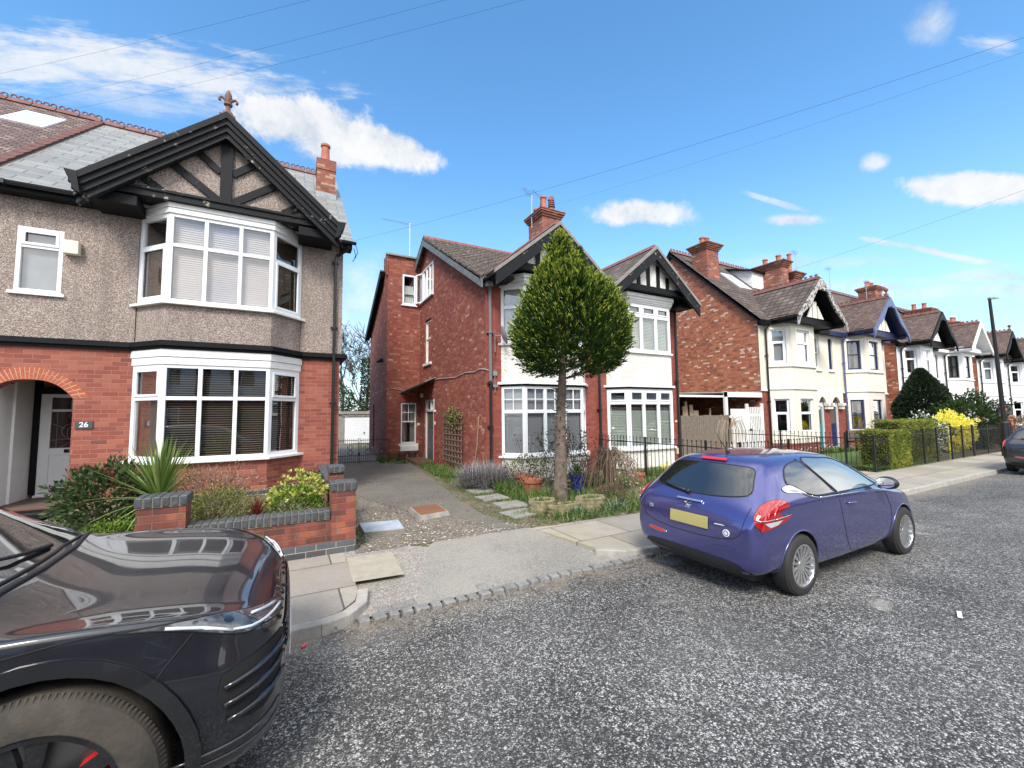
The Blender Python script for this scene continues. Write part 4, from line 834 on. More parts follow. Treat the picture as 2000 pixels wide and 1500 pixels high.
g = MB(); g.slab([(8.55, 9.62, 5.75), (8.95, 9.62, 5.75), (8.95, 10.5, 5.85), (8.55, 10.5, 5.85)], .1); g.build('valley_gutter', 'lead', H2A)
pipe(H2B, [(12.5, 10.40, 5.5), (12.5, 10.40, 0)], .045, 'blackpipe', [(12.5, 10.40, 2.9)])
pipe(H2A, [(XA - .02, 15.6, 3.05), (XA - .02, 14.9, 3.12), (XA - .02, 12.9, 3.02), (XA - .02, 12.0, 3.10), (XA - .02, 11.3, 3.05), (XA - .02, 10.9, 3.1), (XA - .02, YF - .02, 3.05), (XA + .12, YF - .03, 3.0)], .012, 'greywire', name='cable')
pipe(H2A, [(3.48, 18.2, 2.6), (3.48, 17.3, 2.88), (3.6, 17.17, 2.9), (4.1, 17.17, 2.84), (4.45, 17.15, 2.65), (4.7, 17.17, 2.62)], .010, 'greywire', name='cable')
g = MB(); g.box(3.36, 3.5, 18.0, 18.12, 4.05, 4.2); g.tube([(3.42, 18.05, 4.1), (3.25, 17.98, 4.04)], .05, 8); g.build('security_light', 'black', H2A)
g = MB(); g.box(8.30, 8.42, YF - .07, YF, .35, .60); g.build('meter_box', 'cream_box', H2A, bevel=.01)
g = MB(); g.box(12.42, 12.52, YF - .07, YF, .28, .5); g.box(12.40, 12.5, YF - .03, YF, 1.42, 1.5); g.build('meter_box', 'cream_box', H2B, bevel=.01)
g = MB(); g.box(12.63, 13.0, 13.2, 13.5, 5.1, 5.2) if 0 else g.box(XB, XB + .03, 12.0, 12.8, 4.2, 5.4); g.build('side_window', 'greydoor', H2B)

# satellite dish on the front corner
D = thing('satellite_dish', 'grey satellite dish on a bracket at the front corner of the brick house', 'satellite dish', (5.2, YF, 3.7))
g = MB(); g.M = Matrix.Translation((5.20, 10.18, 3.98)) @ Vector((.92, -.28, .30)).to_track_quat('Z', 'Y').to_matrix().to_4x4(); g.lathe([(.02, .0), (.12, .012), (.22, .045), (.27, .07), (.255, .075), (.2, .05), (.1, .02), (.02, .012)], (0, 0, 0), 20); g.build('dish', mat('grey dish metal', (.30, .31, .32), .5), D, smooth=60)
g = MB(); g.tube([(5.1, 10.43, 3.55), (5.1, 10.40, 4.15)], .018, 6); g.tube([(5.1, 10.4, 4.0), (5.2, 10.25, 4.0)], .02, 6); g.tube([(5.27, 10.2, 3.82), (5.45, 10.0, 3.72), (5.62, 9.88, 3.80)], .013, 6); g.box(5.57, 5.65, 9.84, 9.90, 3.76, 3.84); g.build('bracket', 'metal', D)
g = MB(); g.tube([(5.1, 10.43, 3.6), (5.12, 10.44, 3.4), (5.0, 10.45, 3.2), (4.98, 10.44, 3.0)], .008, 5); g.build('cable', 'cable', D)
g = MB(); g.box(5.03, 5.16, 10.43, 10.5, 2.88, 3.0); g.tube([(5.1, 10.45, 3.05), (5.1, 10.45, 2.4)], .014, 6); g.box(5.03, 5.17, 10.43, 10.5, 2.55, 2.62)
tag(g.build('wall_bracket', 'metal'), 'empty galvanised aerial bracket beside the grey downpipe', 'bracket')

# ================================================================= terrace of bay-fronted houses to the right
def bargeshape(mb, xc, hw, ze, za, y0, y1, fret=True):
    for s in (-1, 1):
        top = []; bot = []
        for i in range(13):
            t = i / 12; x = xc + s * hw * (1 - t); z = ze + (za - ze) * t; top.append((x, z)); dd = .30 - (.08 * math.sin(t * math.pi * 3) if fret else 0) + (.16 if fret and i > 10 else 0) + (.10 if fret and i == 0 else 0)
            bot.append((x, z - dd))
        for i in range(12): mb.prism([top[i], top[i + 1], bot[i + 1], bot[i]], 'y', y0, y1)
def terrace(X0, left, label, col, smooth, frame_m='white', trim='black', barge_m=None, door_m='teal', roofm='tileplain', infill='small', back=None, far=False, finial=False, sidebrick=True, upback=None):
    w_ = 5.4 if left else 6.6; g0 = X0 + (2.5 if left else 3.8); e0, f0, f1, e1 = ((.5, 1.2, 3.1, 3.8) if left else (1.8, 2.5, 4.4, 5.1)); barge_m = barge_m or trim
    H = thing('terraced_house', label, 'house', (X0 + w_ / 2, YF, 0)); BP = canted(X0 + e0, X0 + e1, X0 + f0, X0 + f1, YF, 9.82)
    sw_ = [(4.42, 4.95)] if left else [(.4, .8)]; dr_ = (4.42, 5.1) if left else (.25, 1.05)
    mb = MB(); wall(mb, (X0, YF), (X0 + w_, YF), 2.72, 5.72, [(e0, e1, 2.72, 5.72), (sw_[0][0], sw_[0][1], 3.83, 5.38)])
    for a, b in zip(BP, BP[1:]):
        L = math.hypot(b[0] - a[0], b[1] - a[1]); c = L / 2; hwn = .29 if L < 1.3 else .52
        wall(mb, a, b, 2.78, 5.62, [(c - hwn, c + hwn, 3.86, 5.34)], th=.16)
    mb.build('rendered_wall', col, H); mb = MB()
    for a, b in zip(BP, BP[1:]):
        L = math.hypot(b[0] - a[0], b[1] - a[1]); c = L / 2; hwn = .29 if L < 1.3 else .52; wall(mb, a, b, .42, 2.72, [(c - hwn, c + hwn, .84, 2.32)], th=.16)
    mb.build('bay_wall', col, H)
    mb = MB(); wall(mb, (X0, YF + .01), (X0 + w_, YF + .01), 0, 2.70, [(e0, e1, 0, 2.7), (dr_[0], dr_[1], 0, 2.3)]); wall(mb, BP[0], BP[1], 0, .42, th=.15); wall(mb, BP[1], BP[2], 0, .42, th=.15); wall(mb, BP[2], BP[3], 0, .42, th=.15); mb.build('brick_wall', 'brick2f', H)
    if sidebrick or left:
        mb = MB()
        if left: wall(mb, (X0, 19.2), (X0, YF + .02), 0, 5.7); mb.prism([(10.52, 5.7), (14.85, 10.0), (19.2, 5.7)], 'x', X0, X0 + .22)
        else: wall(mb, (X0 + w_, YF + .02), (X0 + w_, 19.2), 0, 5.7); mb.prism([(10.52, 5.7), (14.85, 10.0), (19.2, 5.7)], 'x', X0 + w_ - .22, X0 + w_)
        mb.build('side_wall', 'brick3', H)
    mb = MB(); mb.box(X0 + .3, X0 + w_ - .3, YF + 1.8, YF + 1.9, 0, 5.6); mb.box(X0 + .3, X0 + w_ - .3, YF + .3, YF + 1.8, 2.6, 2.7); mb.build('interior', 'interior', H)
    mb = MB(); bay_band(mb, BP, 2.72, 2.78, .05); bay_band(mb, BP, 3.70, 3.77, .06); mb.box(X0 - .02, X0 + e0, YF - .05, YF, 2.66, 2.75); mb.box(X0 + e1, X0 + w_, YF - .05, YF, 2.66, 2.75); mb.box(X0 + sw_[0][0] - .1, X0 + sw_[0][1] + .1, YF - .07, YF, 3.70, 3.77)
    for a, b in zip(BP, BP[1:]):
        L = math.hypot(b[0] - a[0], b[1] - a[1]); c = L / 2; hwn = .29 if L < 1.3 else .52; mb.M = frame(a, b)
        for zz0, zz1 in ((.84, 2.32), (3.86, 5.34)):
            for s in (-1, 1): mb.box(c + s * (hwn + .055) - .05, c + s * (hwn + .055) + .05, 0, .025, zz0, zz1 + .1)
            mb.box(c - hwn, c + hwn, 0, .027, zz1, zz1 + .1)
        mb.M = Matrix.Identity(4)
    # porch hood on corbels
    xd0, xd1 = X0 + dr_[0], X0 + dr_[1]
    n = 10; A_ = [(xd0 + (xd1 - xd0) * i / n, 2.18 + .28 * math.sin(math.pi * i / n)) for i in range(n + 1)]
    mb.prism([(xd0 - .3, 2.68), (xd0 - .3, 2.1), (xd0, 2.1)] + A_ + [(xd1, 2.1), (xd1 + .28, 2.1), (xd1 + .28, 2.68)], 'y', YF - .10, YF)
    for x in (xd0 - .16, xd1 + .14): mb.box(x - .17, x + .17, YF - .2, YF, 2.02, 2.16); mb.box(x - .13, x + .13, YF - .15, YF, 1.86, 2.02)
    mb.build('stone_trim', smooth, H)
    for i, (a, b) in enumerate(zip(BP, BP[1:])):
        L = math.hypot(b[0] - a[0], b[1] - a[1]); c = L / 2; hwn = .29 if L < 1.3 else .52; d = ((b[0] - a[0]) / L, (b[1] - a[1]) / L)
        q0 = (a[0] + d[0] * (c - hwn), a[1] + d[1] * (c - hwn)); q1 = (a[0] + d[0] * (c + hwn), a[1] + d[1] * (c + hwn))
        window(H, q0, q1, .84, 2.32, trans=(1.72 if frame_m == 'white' else 1.55,), fw=.07, mw=.06, off=-.05, fm=frame_m, back=back, small=[(0, 0)] if frame_m == 'white' else None)
        window(H, q0, q1, 3.86, 5.34, trans=(4.80 if frame_m == 'white' else 4.62,), fw=.07, mw=.06, off=-.05, fm=frame_m, back=upback or back, small=[(0, 0)] if frame_m == 'white' else None)
    window(H, (X0 + sw_[0][0], YF), (X0 + sw_[0][1], YF), 3.83, 5.38, trans=(4.62,), fw=.06, off=-.06, fm=frame_m, back=back)
    g = MB(); g.box(xd0 + .05, xd1 - .02, YF + .12, YF + .17, 0, 1.98); dd = g.build('front_door', door_m, H)
    g = MB(); g.box(xd0 + .18, xd1 - .15, YF + .11, YF + .119, 1.15, 1.8); g.build('door_glass', 'interior', dd)
    g = MB(); g.box(xd0, xd0 + .05, YF + .08, YF + .16, 0, 2.3); g.box(xd1 - .03, xd1 + .02, YF + .04, YF + .16, 0, 2.3); g.box(xd0, xd1, YF + .08, YF + .16, 1.98, 2.04); g.build('door_frame', 'whitepaint', H)
    # roofs
    za, hw, ze = 7.62, 2.0, 5.78
    rf = MB(); rf.slab([(X0 - (.18 if left else 0), 10.25, 5.72), (X0 + w_ + (0 if left else .18), 10.25, 5.72), (X0 + w_ + (0 if left else .18), 14.85, 10.32), (X0 - (.18 if left else 0), 14.85, 10.32)], .10)
    rf.slab([(X0 - (.18 if left else 0), 19.4, 5.72), (X0 + w_ + (0 if left else .18), 19.4, 5.72), (X0 + w_ + (0 if left else .18), 14.85, 10.32), (X0 - (.18 if left else 0), 14.85, 10.32)], .10)
    r = rf.build('roof', roofm, H); ridge_tiles(r, X0 - (.15 if left else 0), X0 + w_, 14.85, 10.37, 'ridge' if roofm == 'tileplain' else 'potdark', crest='spike')
    rf = MB(); gable_roof(rf, g0, hw, ze, za, 9.15, 10.3, 10.25 + za - 5.72, .10); gr = rf.build('gable_roof', roofm, H); ridge_y(gr, g0, 9.2, 10.25 + za - 5.72, za + .04)
    mb = MB(); bargeshape(mb, g0, hw + .02, ze - .06, za - .06, 9.08, 9.15, trim != 'whitesmooth'); mb.build('bargeboard', barge_m, H)
    mb = MB(); mb.box(X0, g0 - hw, 10.2, 10.5, 5.52, 5.7); mb.box(g0 + hw, X0 + w_, 10.2, 10.5, 5.52, 5.7)
    mb.box(g0 - hw + .05, g0 + hw - .05, 9.55, 9.95, 5.60, 5.86); mb.box(g0 - hw + .1, g0 - hw + .22, 9.2, 10.4, 5.55, 5.68); mb.box(g0 + hw - .22, g0 + hw - .1, 9.2, 10.4, 5.55, 5.68); mb.box(g0 - hw + .1, g0 + hw - .1, 9.6, YF, 5.62, 5.66)
    for s in (-1, 1): mb.slab([(g0 + s * (hw - .02), 9.16, ze - .12), (g0, 9.16, za - .12), (g0, 9.9, za - .12), (g0 + s * (hw - .02), 9.9, ze - .12)], .02)
    mb.prism([(g0 - 1.7, 5.86), (g0, za - .16), (g0 + 1.7, 5.86)], 'y', 9.80, 9.86)
    mb.build('eaves', trim, H)
    g = MB()
    if infill == 'small': g.prism([(g0 - .50, 5.88), (g0 - .12, 5.88), (g0 - .12, 6.40)], 'y', 9.50, 9.54); g.box(g0 - .02, g0 + .30, 9.50, 9.54, 5.88, 6.62); g.prism([(g0 + .40, 5.88), (g0 + .85, 5.88), (g0 + .40, 6.45)], 'y', 9.50, 9.54)
    elif infill == 'full': g.prism([(g0 - 1.5, 5.87), (g0, za - .3), (g0 + 1.5, 5.87)], 'y', 9.70, 9.80)
    g.build('gable_infill', smooth, H)
    if finial: g = MB(); g.lathe([(.09, za), (.09, za + .12), (.04, za + .15), (.04, za + .24), (.10, za + .32), (.10, za + .36), (.03, za + .45)], (g0, 9.25, 0), 12); g.build('finial', 'ridge', H, smooth=60)
    xp = X0 + (.42 if left else 1.72); pipe(H, [(xp, 10.2, 5.55), (xp, 10.42, 5.35), (xp, 10.42, 0)], .04, 'navylight' if trim == 'navy' else 'blackpipe', [(xp, 10.42, 4.2), (xp, 10.42, 2.2)])
    if left: g = MB(); g.prism([(10.2, 5.45), (10.2, 5.66), (14.85, 10.3), (19.4, 5.66), (19.4, 5.45), (14.85, 10.02)], 'x', X0 - .18, X0 - .14); g.build('verge_board', trim if trim != 'navy' else 'black', H)
    return H, g0
H3, _ = terrace(17.8, True, 'cream rendered house with peeling white bargeboards and teal front door beside the white gate', 'creamrender', 'creamsmooth', 'white', 'black', 'peelwhite' if 'peelwhite' in M else 'whitepaint', 'teal', 'tile3', upback='netting')
H4, _ = terrace(23.2, False, 'cream house with navy blue bargeboards, gutters and sash window frames', 'creamrender', 'creamsmooth', 'navy', 'navy', 'navylight', 'navy', 'tileplain', back='curtains', finial=True)
H5, _ = terrace(31.4, True, 'white house with black gable behind the dark conifer', 'whiterender', 'whitesmooth', 'white', 'black', 'black', 'black', 'tileplain', back='curtains')
H6, _ = terrace(36.8, False, 'white house with white bargeboards and black window frames, right of the conifer', 'whiterender', 'whitesmooth', 'black', 'whitesmooth', 'whitesmooth', 'black', 'tileplain', infill='full', back='curtains')
H7, _ = terrace(45.0, True, 'white house with black gable behind the street lamp', 'whiterender', 'whitesmooth', 'white', 'black', 'black', 'black', 'tileplain', finial=True, infill='none', back='netting')
H8, _ = terrace(50.4, False, 'last white house with black gable at the right edge', 'whiterender', 'whitesmooth', 'white', 'black', 'black', 'black', 'tileplain')
skylight(H3, 20.0, 20.9, 12.5, 13.6, 5.75, 10.25, 1.0)
g = MB(); g.prism([(12.9, 8.3), (12.9, 9.25), (14.3, 9.75), (14.3, 8.3)], 'x', 21.6, 23.4); dm = g.build('dormer', 'whiterender', H3); g = MB(); g.slab([(21.4, 12.75, 9.28), (23.6, 12.75, 9.28), (23.6, 14.4, 9.84), (21.4, 14.4, 9.84)], .08); g.build('dormer_roof', 'black', dm)
chimney(H3, 17.95, 18.85, 12.9, 13.75, 8.0, 10.15, [(18.2, 13.3, .45, .14), (18.6, 13.35, .52, .14)], corb=4, label='tall corbelled end stack with two pots')
chimney(H3, 22.6, 23.15, 11.9, 13.3, 7.0, 9.7, [(22.87, 12.2, .42, .13), (22.87, 12.9, .42, .13)], corb=4)
c4 = chimney(H4, 23.9, 24.6, 12.0, 13.2, 7.0, 9.3, [(24.1, 12.3, 1.15, .11), (24.3, 12.9, .4, .15)], corb=4)
chimney(H5, 36.2, 37.3, 13.0, 14.0, 8.0, 10.6, [(36.4, 13.5, .4, .15), (37.0, 13.5, .4, .15)], corb=3)
chimney(H6, 43.0, 43.7, 12.2, 13.6, 7.4, 9.6, [(43.3, 12.6, .45, .15), (43.3, 13.2, .5, .15)], corb=3)
chimney(H8, 50.2, 51.2, 12.6, 13.6, 7.4, 9.3, [(50.5, 13.0, .45, .15), (50.9, 13.0, .45, .15)], corb=3)

# ================================================================= foliage helpers
def leafmat(name, stops, rough=.55, transl=.25, patch=None):
    m, t, p = start(name, rough); g = t.new('ShaderNodeNewGeometry'); oc = t.new('ShaderNodeTexCoord').outputs['Object']
    f = g.outputs['Random Per Island']
    if patch: f = t.math('ADD', t.math('MULTIPLY', f, .6), t.math('MULTIPLY', t.ramp(t.noise(oc, patch, 3), [(.35, 0), (.65, 1)]), .4))
    c = t.ramp(f, stops); t.l.new(c, p.inputs['Base Color']); p.inputs['Specular IOR Level'].default_value = .3
    tr = t.new('ShaderNodeBsdfTranslucent'); t.l.new(c, tr.inputs[0])
    mx_ = t.new('ShaderNodeMixShader', i_0=transl, i_1=p.outputs[0], i_2=tr.outputs[0]); t.l.new(mx_.outputs[0], t.n['Material Output'].inputs[0]); return m
M['topiary'] = leafmat('golden conifer sprays', [(0, (.008, .022, .006)), (.45, (.022, .058, .010)), (.75, (.055, .115, .016)), (1, (.13, .20, .03))], patch=3.2)
M['darkleaf'] = leafmat('dark green leaves', [(0, (.012, .030, .010)), (.6, (.035, .070, .020)), (1, (.07, .11, .035))])
M['midleaf'] = leafmat('mid green leaves', [(0, (.03, .07, .012)), (.6, (.08, .15, .025)), (1, (.16, .24, .05))])
M['weedleaf'] = leafmat('weedy grass blades', [(0, (.03, .07, .012)), (.5, (.08, .16, .03)), (.8, (.16, .24, .06)), (1, (.35, .33, .14))])
M['photinia'] = leafmat('shrub with red new shoots', [(0, (.015, .035, .012)), (.55, (.05, .09, .03)), (.88, (.10, .14, .05)), (1, (.13, .15, .05))])
M['sword'] = leafmat('long sword leaves', [(0, (.06, .13, .02)), (.5, (.13, .22, .04)), (1, (.34, .40, .14))])
M['redsword'] = leafmat('dark red sword leaves', [(0, (.05, .006, .008)), (1, (.22, .03, .03))])
M['twig'] = leafmat('dry brown twigs', [(0, (.10, .07, .045)), (.6, (.22, .16, .11)), (1, (.36, .29, .2))], .9, .05)
M['olive'] = leafmat('small olive leaves', [(0, (.07, .08, .02)), (.5, (.17, .18, .05)), (1, (.33, .33, .10))])
M['lime'] = leafmat('lime yellow leaves', [(0, (.20, .26, .03)), (.5, (.48, .50, .10)), (1, (.75, .74, .30))])
M['limelow'] = leafmat('fresh green leaves', [(0, (.05, .11, .01)), (.6, (.13, .24, .02)), (1, (.25, .36, .05))])
M['yellowbloom'] = leafmat('yellow blossom', [(0, (.62, .56, .04)), (.4, (.88, .80, .10)), (1, (.98, .93, .35))], patch=3)
M['whitebloom'] = leafmat('white blossom and leaves', [(0, (.02, .05, .015)), (.55, (.06, .10, .03)), (.62, (.55, .56, .5)), (1, (.8, .8, .76))])
M['hedge'] = leafmat('clipped hedge leaves', [(0, (.06, .085, .014)), (.4, (.15, .19, .03)), (.75, (.28, .30, .05)), (1, (.48, .44, .10))], patch=1.5)
M['conifer'] = leafmat('dark conifer sprays', [(0, (.008, .02, .010)), (.5, (.022, .045, .022)), (.85, (.045, .075, .035)), (1, (.10, .05, .035))])
M['lavender'] = leafmat('grey lavender stalks', [(0, (.13, .12, .11)), (.5, (.26, .25, .25)), (1, (.42, .41, .42))], .9)
M['heather'] = leafmat('brown heather', [(0, (.07, .05, .035)), (.6, (.17, .12, .08)), (1, (.28, .22, .15))], .9)
M['ivy'] = leafmat('ivy leaves', [(0, (.01, .02, .008)), (.6, (.03, .05, .02)), (1, (.07, .09, .04))])
M['bark'] = mat('grey brown bark', (.20, .155, .12), .95, col2=(.075, .055, .042), vscale=9, bump=1.0, bscale=35)
M['barkdark'] = mat('dark bark', (.09, .075, .065), .95, var=.4, vscale=8)
M['bluish'] = leafmat('blue green strap leaves', [(0, (.05, .09, .06)), (.6, (.13, .20, .13)), (1, (.26, .33, .22))])
class LF:
    """thousands of small leaf faces as one mesh"""
    def __init__(s): s.v = []; s.f = []
    def leaf(s, p, d, l, w, up=None, bend=0):
        d = d.normalized(); a = Vector((random.gauss(0, 1), random.gauss(0, 1), random.gauss(0, 1))) if up is None else up
        b = d.cross(a); b = b.normalized() if b.length > 1e-5 else d.orthogonal().normalized(); i = len(s.v); nrm = d.cross(b)
        q = p + d * (l * .45) + nrm * bend; e = p + d * l - nrm * bend * 0 + Vector((0, 0, -abs(bend) * 1.5))
        s.v += [tuple(p), tuple(q + b * w / 2), tuple(e), tuple(q - b * w / 2)]; s.f.append((i, i + 1, i + 2, i + 3))
    def blade(s, p, d, l, w, droop=.3, n=4):
        d = d.normalized(); side = d.cross(Vector((0, 0, 1))); side = side.normalized() if side.length > .05 else Vector((random.random() - .5, random.random() - .5, 0)).normalized()
        i0 = len(s.v); pos = p.copy(); dd = d.copy()
        for k in range(n + 1):
            ww = w * (1 - (k / n) ** 2) * .5 + .0008; s.v += [tuple(pos + side * ww), tuple(pos - side * ww)]
            pos = pos + dd * (l / n); dd = (dd + Vector((0, 0, -droop / n * (k + 1) * .6))).normalized()
        for k in range(n): a = i0 + 2 * k; s.f.append((a, a + 1, a + 3, a + 2))
    def build(s, name, m, parent=None):
        off = wloc(parent) if parent is not None else Vector((0, 0, 0))
        me = bpy.data.meshes.new(name); me.from_pydata([(x - off.x, y - off.y, z - off.z) for x, y, z in s.v], [], s.f); me.materials.append(M[m] if isinstance(m, str) else m)
        o = bpy.data.objects.new(name, me); COL.objects.link(o)
        if parent is not None: o.parent = parent
        return o
def rv(): 
    v = Vector((random.gauss(0, 1), random.gauss(0, 1), random.gauss(0, 1))); return v.normalized()
def bush(name, label, cat, c, r, n, l, w, m, group=None, stems=6, lump=.22, lumpf=2.2, inner=.55, flat=None, upb=.35, stemm='barkdark', zmin=0.0):
    root = thing(name, label, cat, (c[0], c[1], zmin), group); lf = LF(); C = Vector(c); seed = random.random() * 50
    for _ in range(n):
        d = rv(); k = 1 + lump * (mnoise.noise(d * lumpf + Vector((seed, 0, 0))) * 2); rad = (inner + (1 - inner) * random.random() ** .5) * k
        p = C + Vector((d.x * r[0], d.y * r[1], d.z * r[2])) * rad
        if p.z < zmin + .01: p.z = zmin + random.random() * .08
        lf.leaf(p, (d + rv() * .8 + Vector((0, 0, upb))), l * random.uniform(.7, 1.25), w * random.uniform(.8, 1.2))
    lf.build('foliage', m, root)
    g = MB()
    for k in range(stems):
        a = 2 * math.pi * k / stems + random.random(); q = Vector((c[0] + r[0] * .7 * math.cos(a), c[1] + r[1] * .7 * math.sin(a), c[2] + r[2] * random.uniform(-.1, .5)))
        b = Vector((c[0] + .06 * math.cos(a), c[1] + .06 * math.sin(a), zmin)); mid = b.lerp(q, .5) + Vector((0, 0, .08)); g.tube([b, mid, q], [.012, .009, .004], 5)
    if stems: g.build('stem', stemm, root)
    return root

# ================================================================= topiary tree in front of the brick pair
random.seed(11)
T = thing('topiary_conifer', 'golden green conifer clipped to a pointed ball on a bare trunk', 'tree', (4.86, 7.02, 0))
tk = [(4.85, 7.02, -.02), (4.86, 7.02, .12), (4.88, 7.0, .6), (4.89, 7.0, 1.2), (4.92, 7.0, 1.9), (4.94, 6.98, 2.4), (4.97, 6.96, 3.0), (5.0, 6.92, 4.0), (4.98, 6.85, 5.0)]
g = MB(); P = []; Rr_ = []
for i in range(len(tk) - 1):
    for k in range(6): t = k / 6; P.append(Vector(tk[i]).lerp(Vector(tk[i + 1]), t))
rad0 = lambda z: .175 - .045 * min(z, .5) / .5 if z < .5 else (.13 - .035 * (z - .5) / 1.5 if z < 2 else max(.02, .095 - .03 * (z - 2)))
g.tube(P, [rad0(p.z) * (1 + .10 * mnoise.noise(p * 5)) for p in P], 14)
for k in range(120):                                     # stubs of cut branches
    z = random.uniform(.25, 2.5); a = random.random() * 6.283; c0 = Vector((4.86 + z * .03, 7.01, z)); d = Vector((math.cos(a), math.sin(a), random.uniform(-.1, .5))).normalized(); r0 = rad0(z)
    g.tube([c0 + d * r0 * .7, c0 + d * (r0 + random.uniform(.02, .11))], [random.uniform(.012, .024), .008], 5)
for v_ in g.bm.verts: v_.co += Vector((1, 1, 0)) * .018 * mnoise.noise(v_.co * 11)
g.build('trunk', 'bark', T, smooth=1)
prof = [(2.58, .30), (2.64, .72), (2.82, .96), (3.1, 1.05), (3.45, 1.06), (3.8, .96), (4.1, .79), (4.4, .56), (4.58, .38), (4.72, .20), (4.9, .10), (5.2, .04)]
def prad(z):
    if z <= prof[0][0]: return prof[0][1]
    for (a, ra), (b, rb) in zip(prof, prof[1:]):
        if z <= b: return ra + (rb - ra) * (z - a) / (b - a)
    return 0
def cxz(z): return Vector((5.08 - .26 * min(1, max(0, (z - 3.9)) / 1.0), 6.82, z))
lf = LF(); lumps = [(random.random() * 6.283, random.uniform(2.8, 5.2), random.uniform(.5, 1)) for _ in range(60)]
tips = LF(); N_ = 0
while N_ < 3600:                                        # plumes: dark gaps and lit tips put into leaf colour, with yellow new growth
    z = random.uniform(2.60, 5.25)
    if random.random() > prad(z) / 1.08 + .06: continue
    a = random.random() * 6.283; dn = Vector((math.cos(a), math.sin(a), 0)); q = Vector((dn.x * 1.6, dn.y * 1.6, z * 1.7))
    R0 = prad(z) * (1 + .12 * mnoise.noise(q * 1.2) + .09 * mnoise.noise(q * 3.3)); inner_ = random.random() < .40; f = random.uniform(.35, .82) if inner_ else random.uniform(.86, 1.0)
    p = cxz(z) + dn * R0 * f; sl_ = (prad(z + .1) - prad(z - .1)) / .2
    out = (dn + Vector((0, 0, max(-.7, min(.9, -sl_ * .4)))) + Vector((0, 0, .8)) + rv() * .32).normalized(); L = random.uniform(.16, .30)
    for k in range(22):
        t = (k + random.random()) / 22; wd_ = .05 * (1 - t) + .006; pp = p + out * L * t + rv() * wd_; lf.leaf(pp, (out + rv() * .38).normalized(), random.uniform(.05, .09) * (1.15 - .4 * t), .022)
    if not inner_:
        gold = .25 + .75 * min(1, max(0, (z - 2.9) / 1.5)); gold *= .45 + 1.3 * max(0, mnoise.noise(q * 2.3) + .25)
        for k in range(int(13 * gold)): tips.leaf(p + out * L * random.uniform(.6, 1.1) + rv() * .022, (out + rv() * .35).normalized(), random.uniform(.05, .085), .018)
    N_ += 1
for (sx, sy, z0, z1, rr0, nn_) in ((4.83, 6.82, 4.65, 5.42, .20, 260), (5.2, 6.74, 4.5, 5.1, .12, 90), (4.62, 6.7, 4.4, 4.9, .12, 80)):    # the spire and two lesser leaders
    for _ in range(nn_):
        t = random.random(); a = random.random() * 6.283; p = Vector((sx + rr0 * (1 - t) * math.cos(a), sy + rr0 * (1 - t) * math.sin(a), z0 + (z1 - z0) * t)); out = Vector((math.cos(a) * .55, math.sin(a) * .55, 1.2)).normalized()
        for k in range(12): lf.leaf(p + out * random.uniform(0, .12) + rv() * .02, (out + rv() * .35).normalized(), random.uniform(.05, .08), .020)
        for k in range(7): tips.leaf(p + out * random.uniform(.08, .16), (out + rv() * .35).normalized(), random.uniform(.05, .08), .017)
tips.build('lit_new_growth', leafmat('yellow green lit new growth', [(0, (.11, .19, .022)), (.5, (.30, .38, .045)), (1, (.60, .60, .10))], patch=4), T)  # brighter end leaves: new growth together with painted lit tips
for (bx, by, bz, tz) in ((5.22, 6.70, 4.35, 5.18), (5.42, 6.75, 4.1, 4.85), (4.72, 6.65, 4.2, 4.82), (5.62, 6.7, 3.8, 4.45)):    # secondary leaders
    for _ in range(420):
        t = random.random(); a = random.random() * 6.283; r_ = .20 * (1 - t) + .02; p = Vector((bx + r_ * math.cos(a), by + r_ * math.sin(a), bz + (tz - bz) * t)); out = Vector((math.cos(a) * .6, math.sin(a) * .6, 1.2))
        for k in range(5): dd = (out + rv() * .4).normalized(); lf.leaf(p, dd, random.uniform(.06, .14), .024)
lf.build('crown', 'topiary', T)
g = MB()
for k in range(26):
    a = k * 2.4; z = 2.6 + 1.8 * (k / 26); c0 = cxz(z); g.tube([Vector((4.96, 6.96, z - .1)), c0 + Vector((math.cos(a), math.sin(a), .15)) * prad(z + .2) * .5, c0 + Vector((math.cos(a), math.sin(a), .35)) * prad(z + .2) * .85], [.03, .018, .006], 5)
g.build('limb', 'barkdark', T)

# ================================================================= front garden wall of number 26
random.seed(5)
def bwall(name, label, boxes, cop, plinth=None, cat='wall'):
    root = thing(name, label, cat, ((boxes[0][0] + boxes[0][1]) / 2, (boxes[0][2] + boxes[0][3]) / 2, 0))
    mb = MB(); [mb.box(*b) for b in boxes]; mb.build('brickwork', 'brick26w', root)
    mb = MB()
    for (x0, x1, y0, y1, z0, z1, ax) in cop:             # soldier bricks set on edge, one by one
        n = max(1, round(((x1 - x0) if ax == 'x' else (y1 - y0)) / .078)); 
        for k in range(n):
            j = random.uniform(-.003, .003)
            if ax == 'x': s_ = (x1 - x0) / n; mb.box(x0 + k * s_ + .005, x0 + (k + 1) * s_ - .005, y0 + j, y1 + j, z0 + .006, z1 + j)
            else: s_ = (y1 - y0) / n; mb.box(x0 + j, x1 + j, y0 + k * s_ + .005, y0 + (k + 1) * s_ - .005, z0 + .006, z1 + j)
    mb.build('coping', mat('blue coping brick %s' % name, (.085, .095, .105), .5, var=.5, vscale=11, bump=.2), root, bevel=.014)
    mb = MB()
    for (x0, x1, y0, y1, z0, z1, ax) in cop: mb.box(x0 + .01, x1 - .01, y0 + .01, y1 - .01, z0, z1 - .012)
    mb.build('mortar', mat('coping mortar %s' % name, (.17, .15, .12), .95), root)
    if plinth: mb = MB(); [mb.box(*b) for b in plinth]; mb.build('plinth', 'bluebrick', root)
    return root
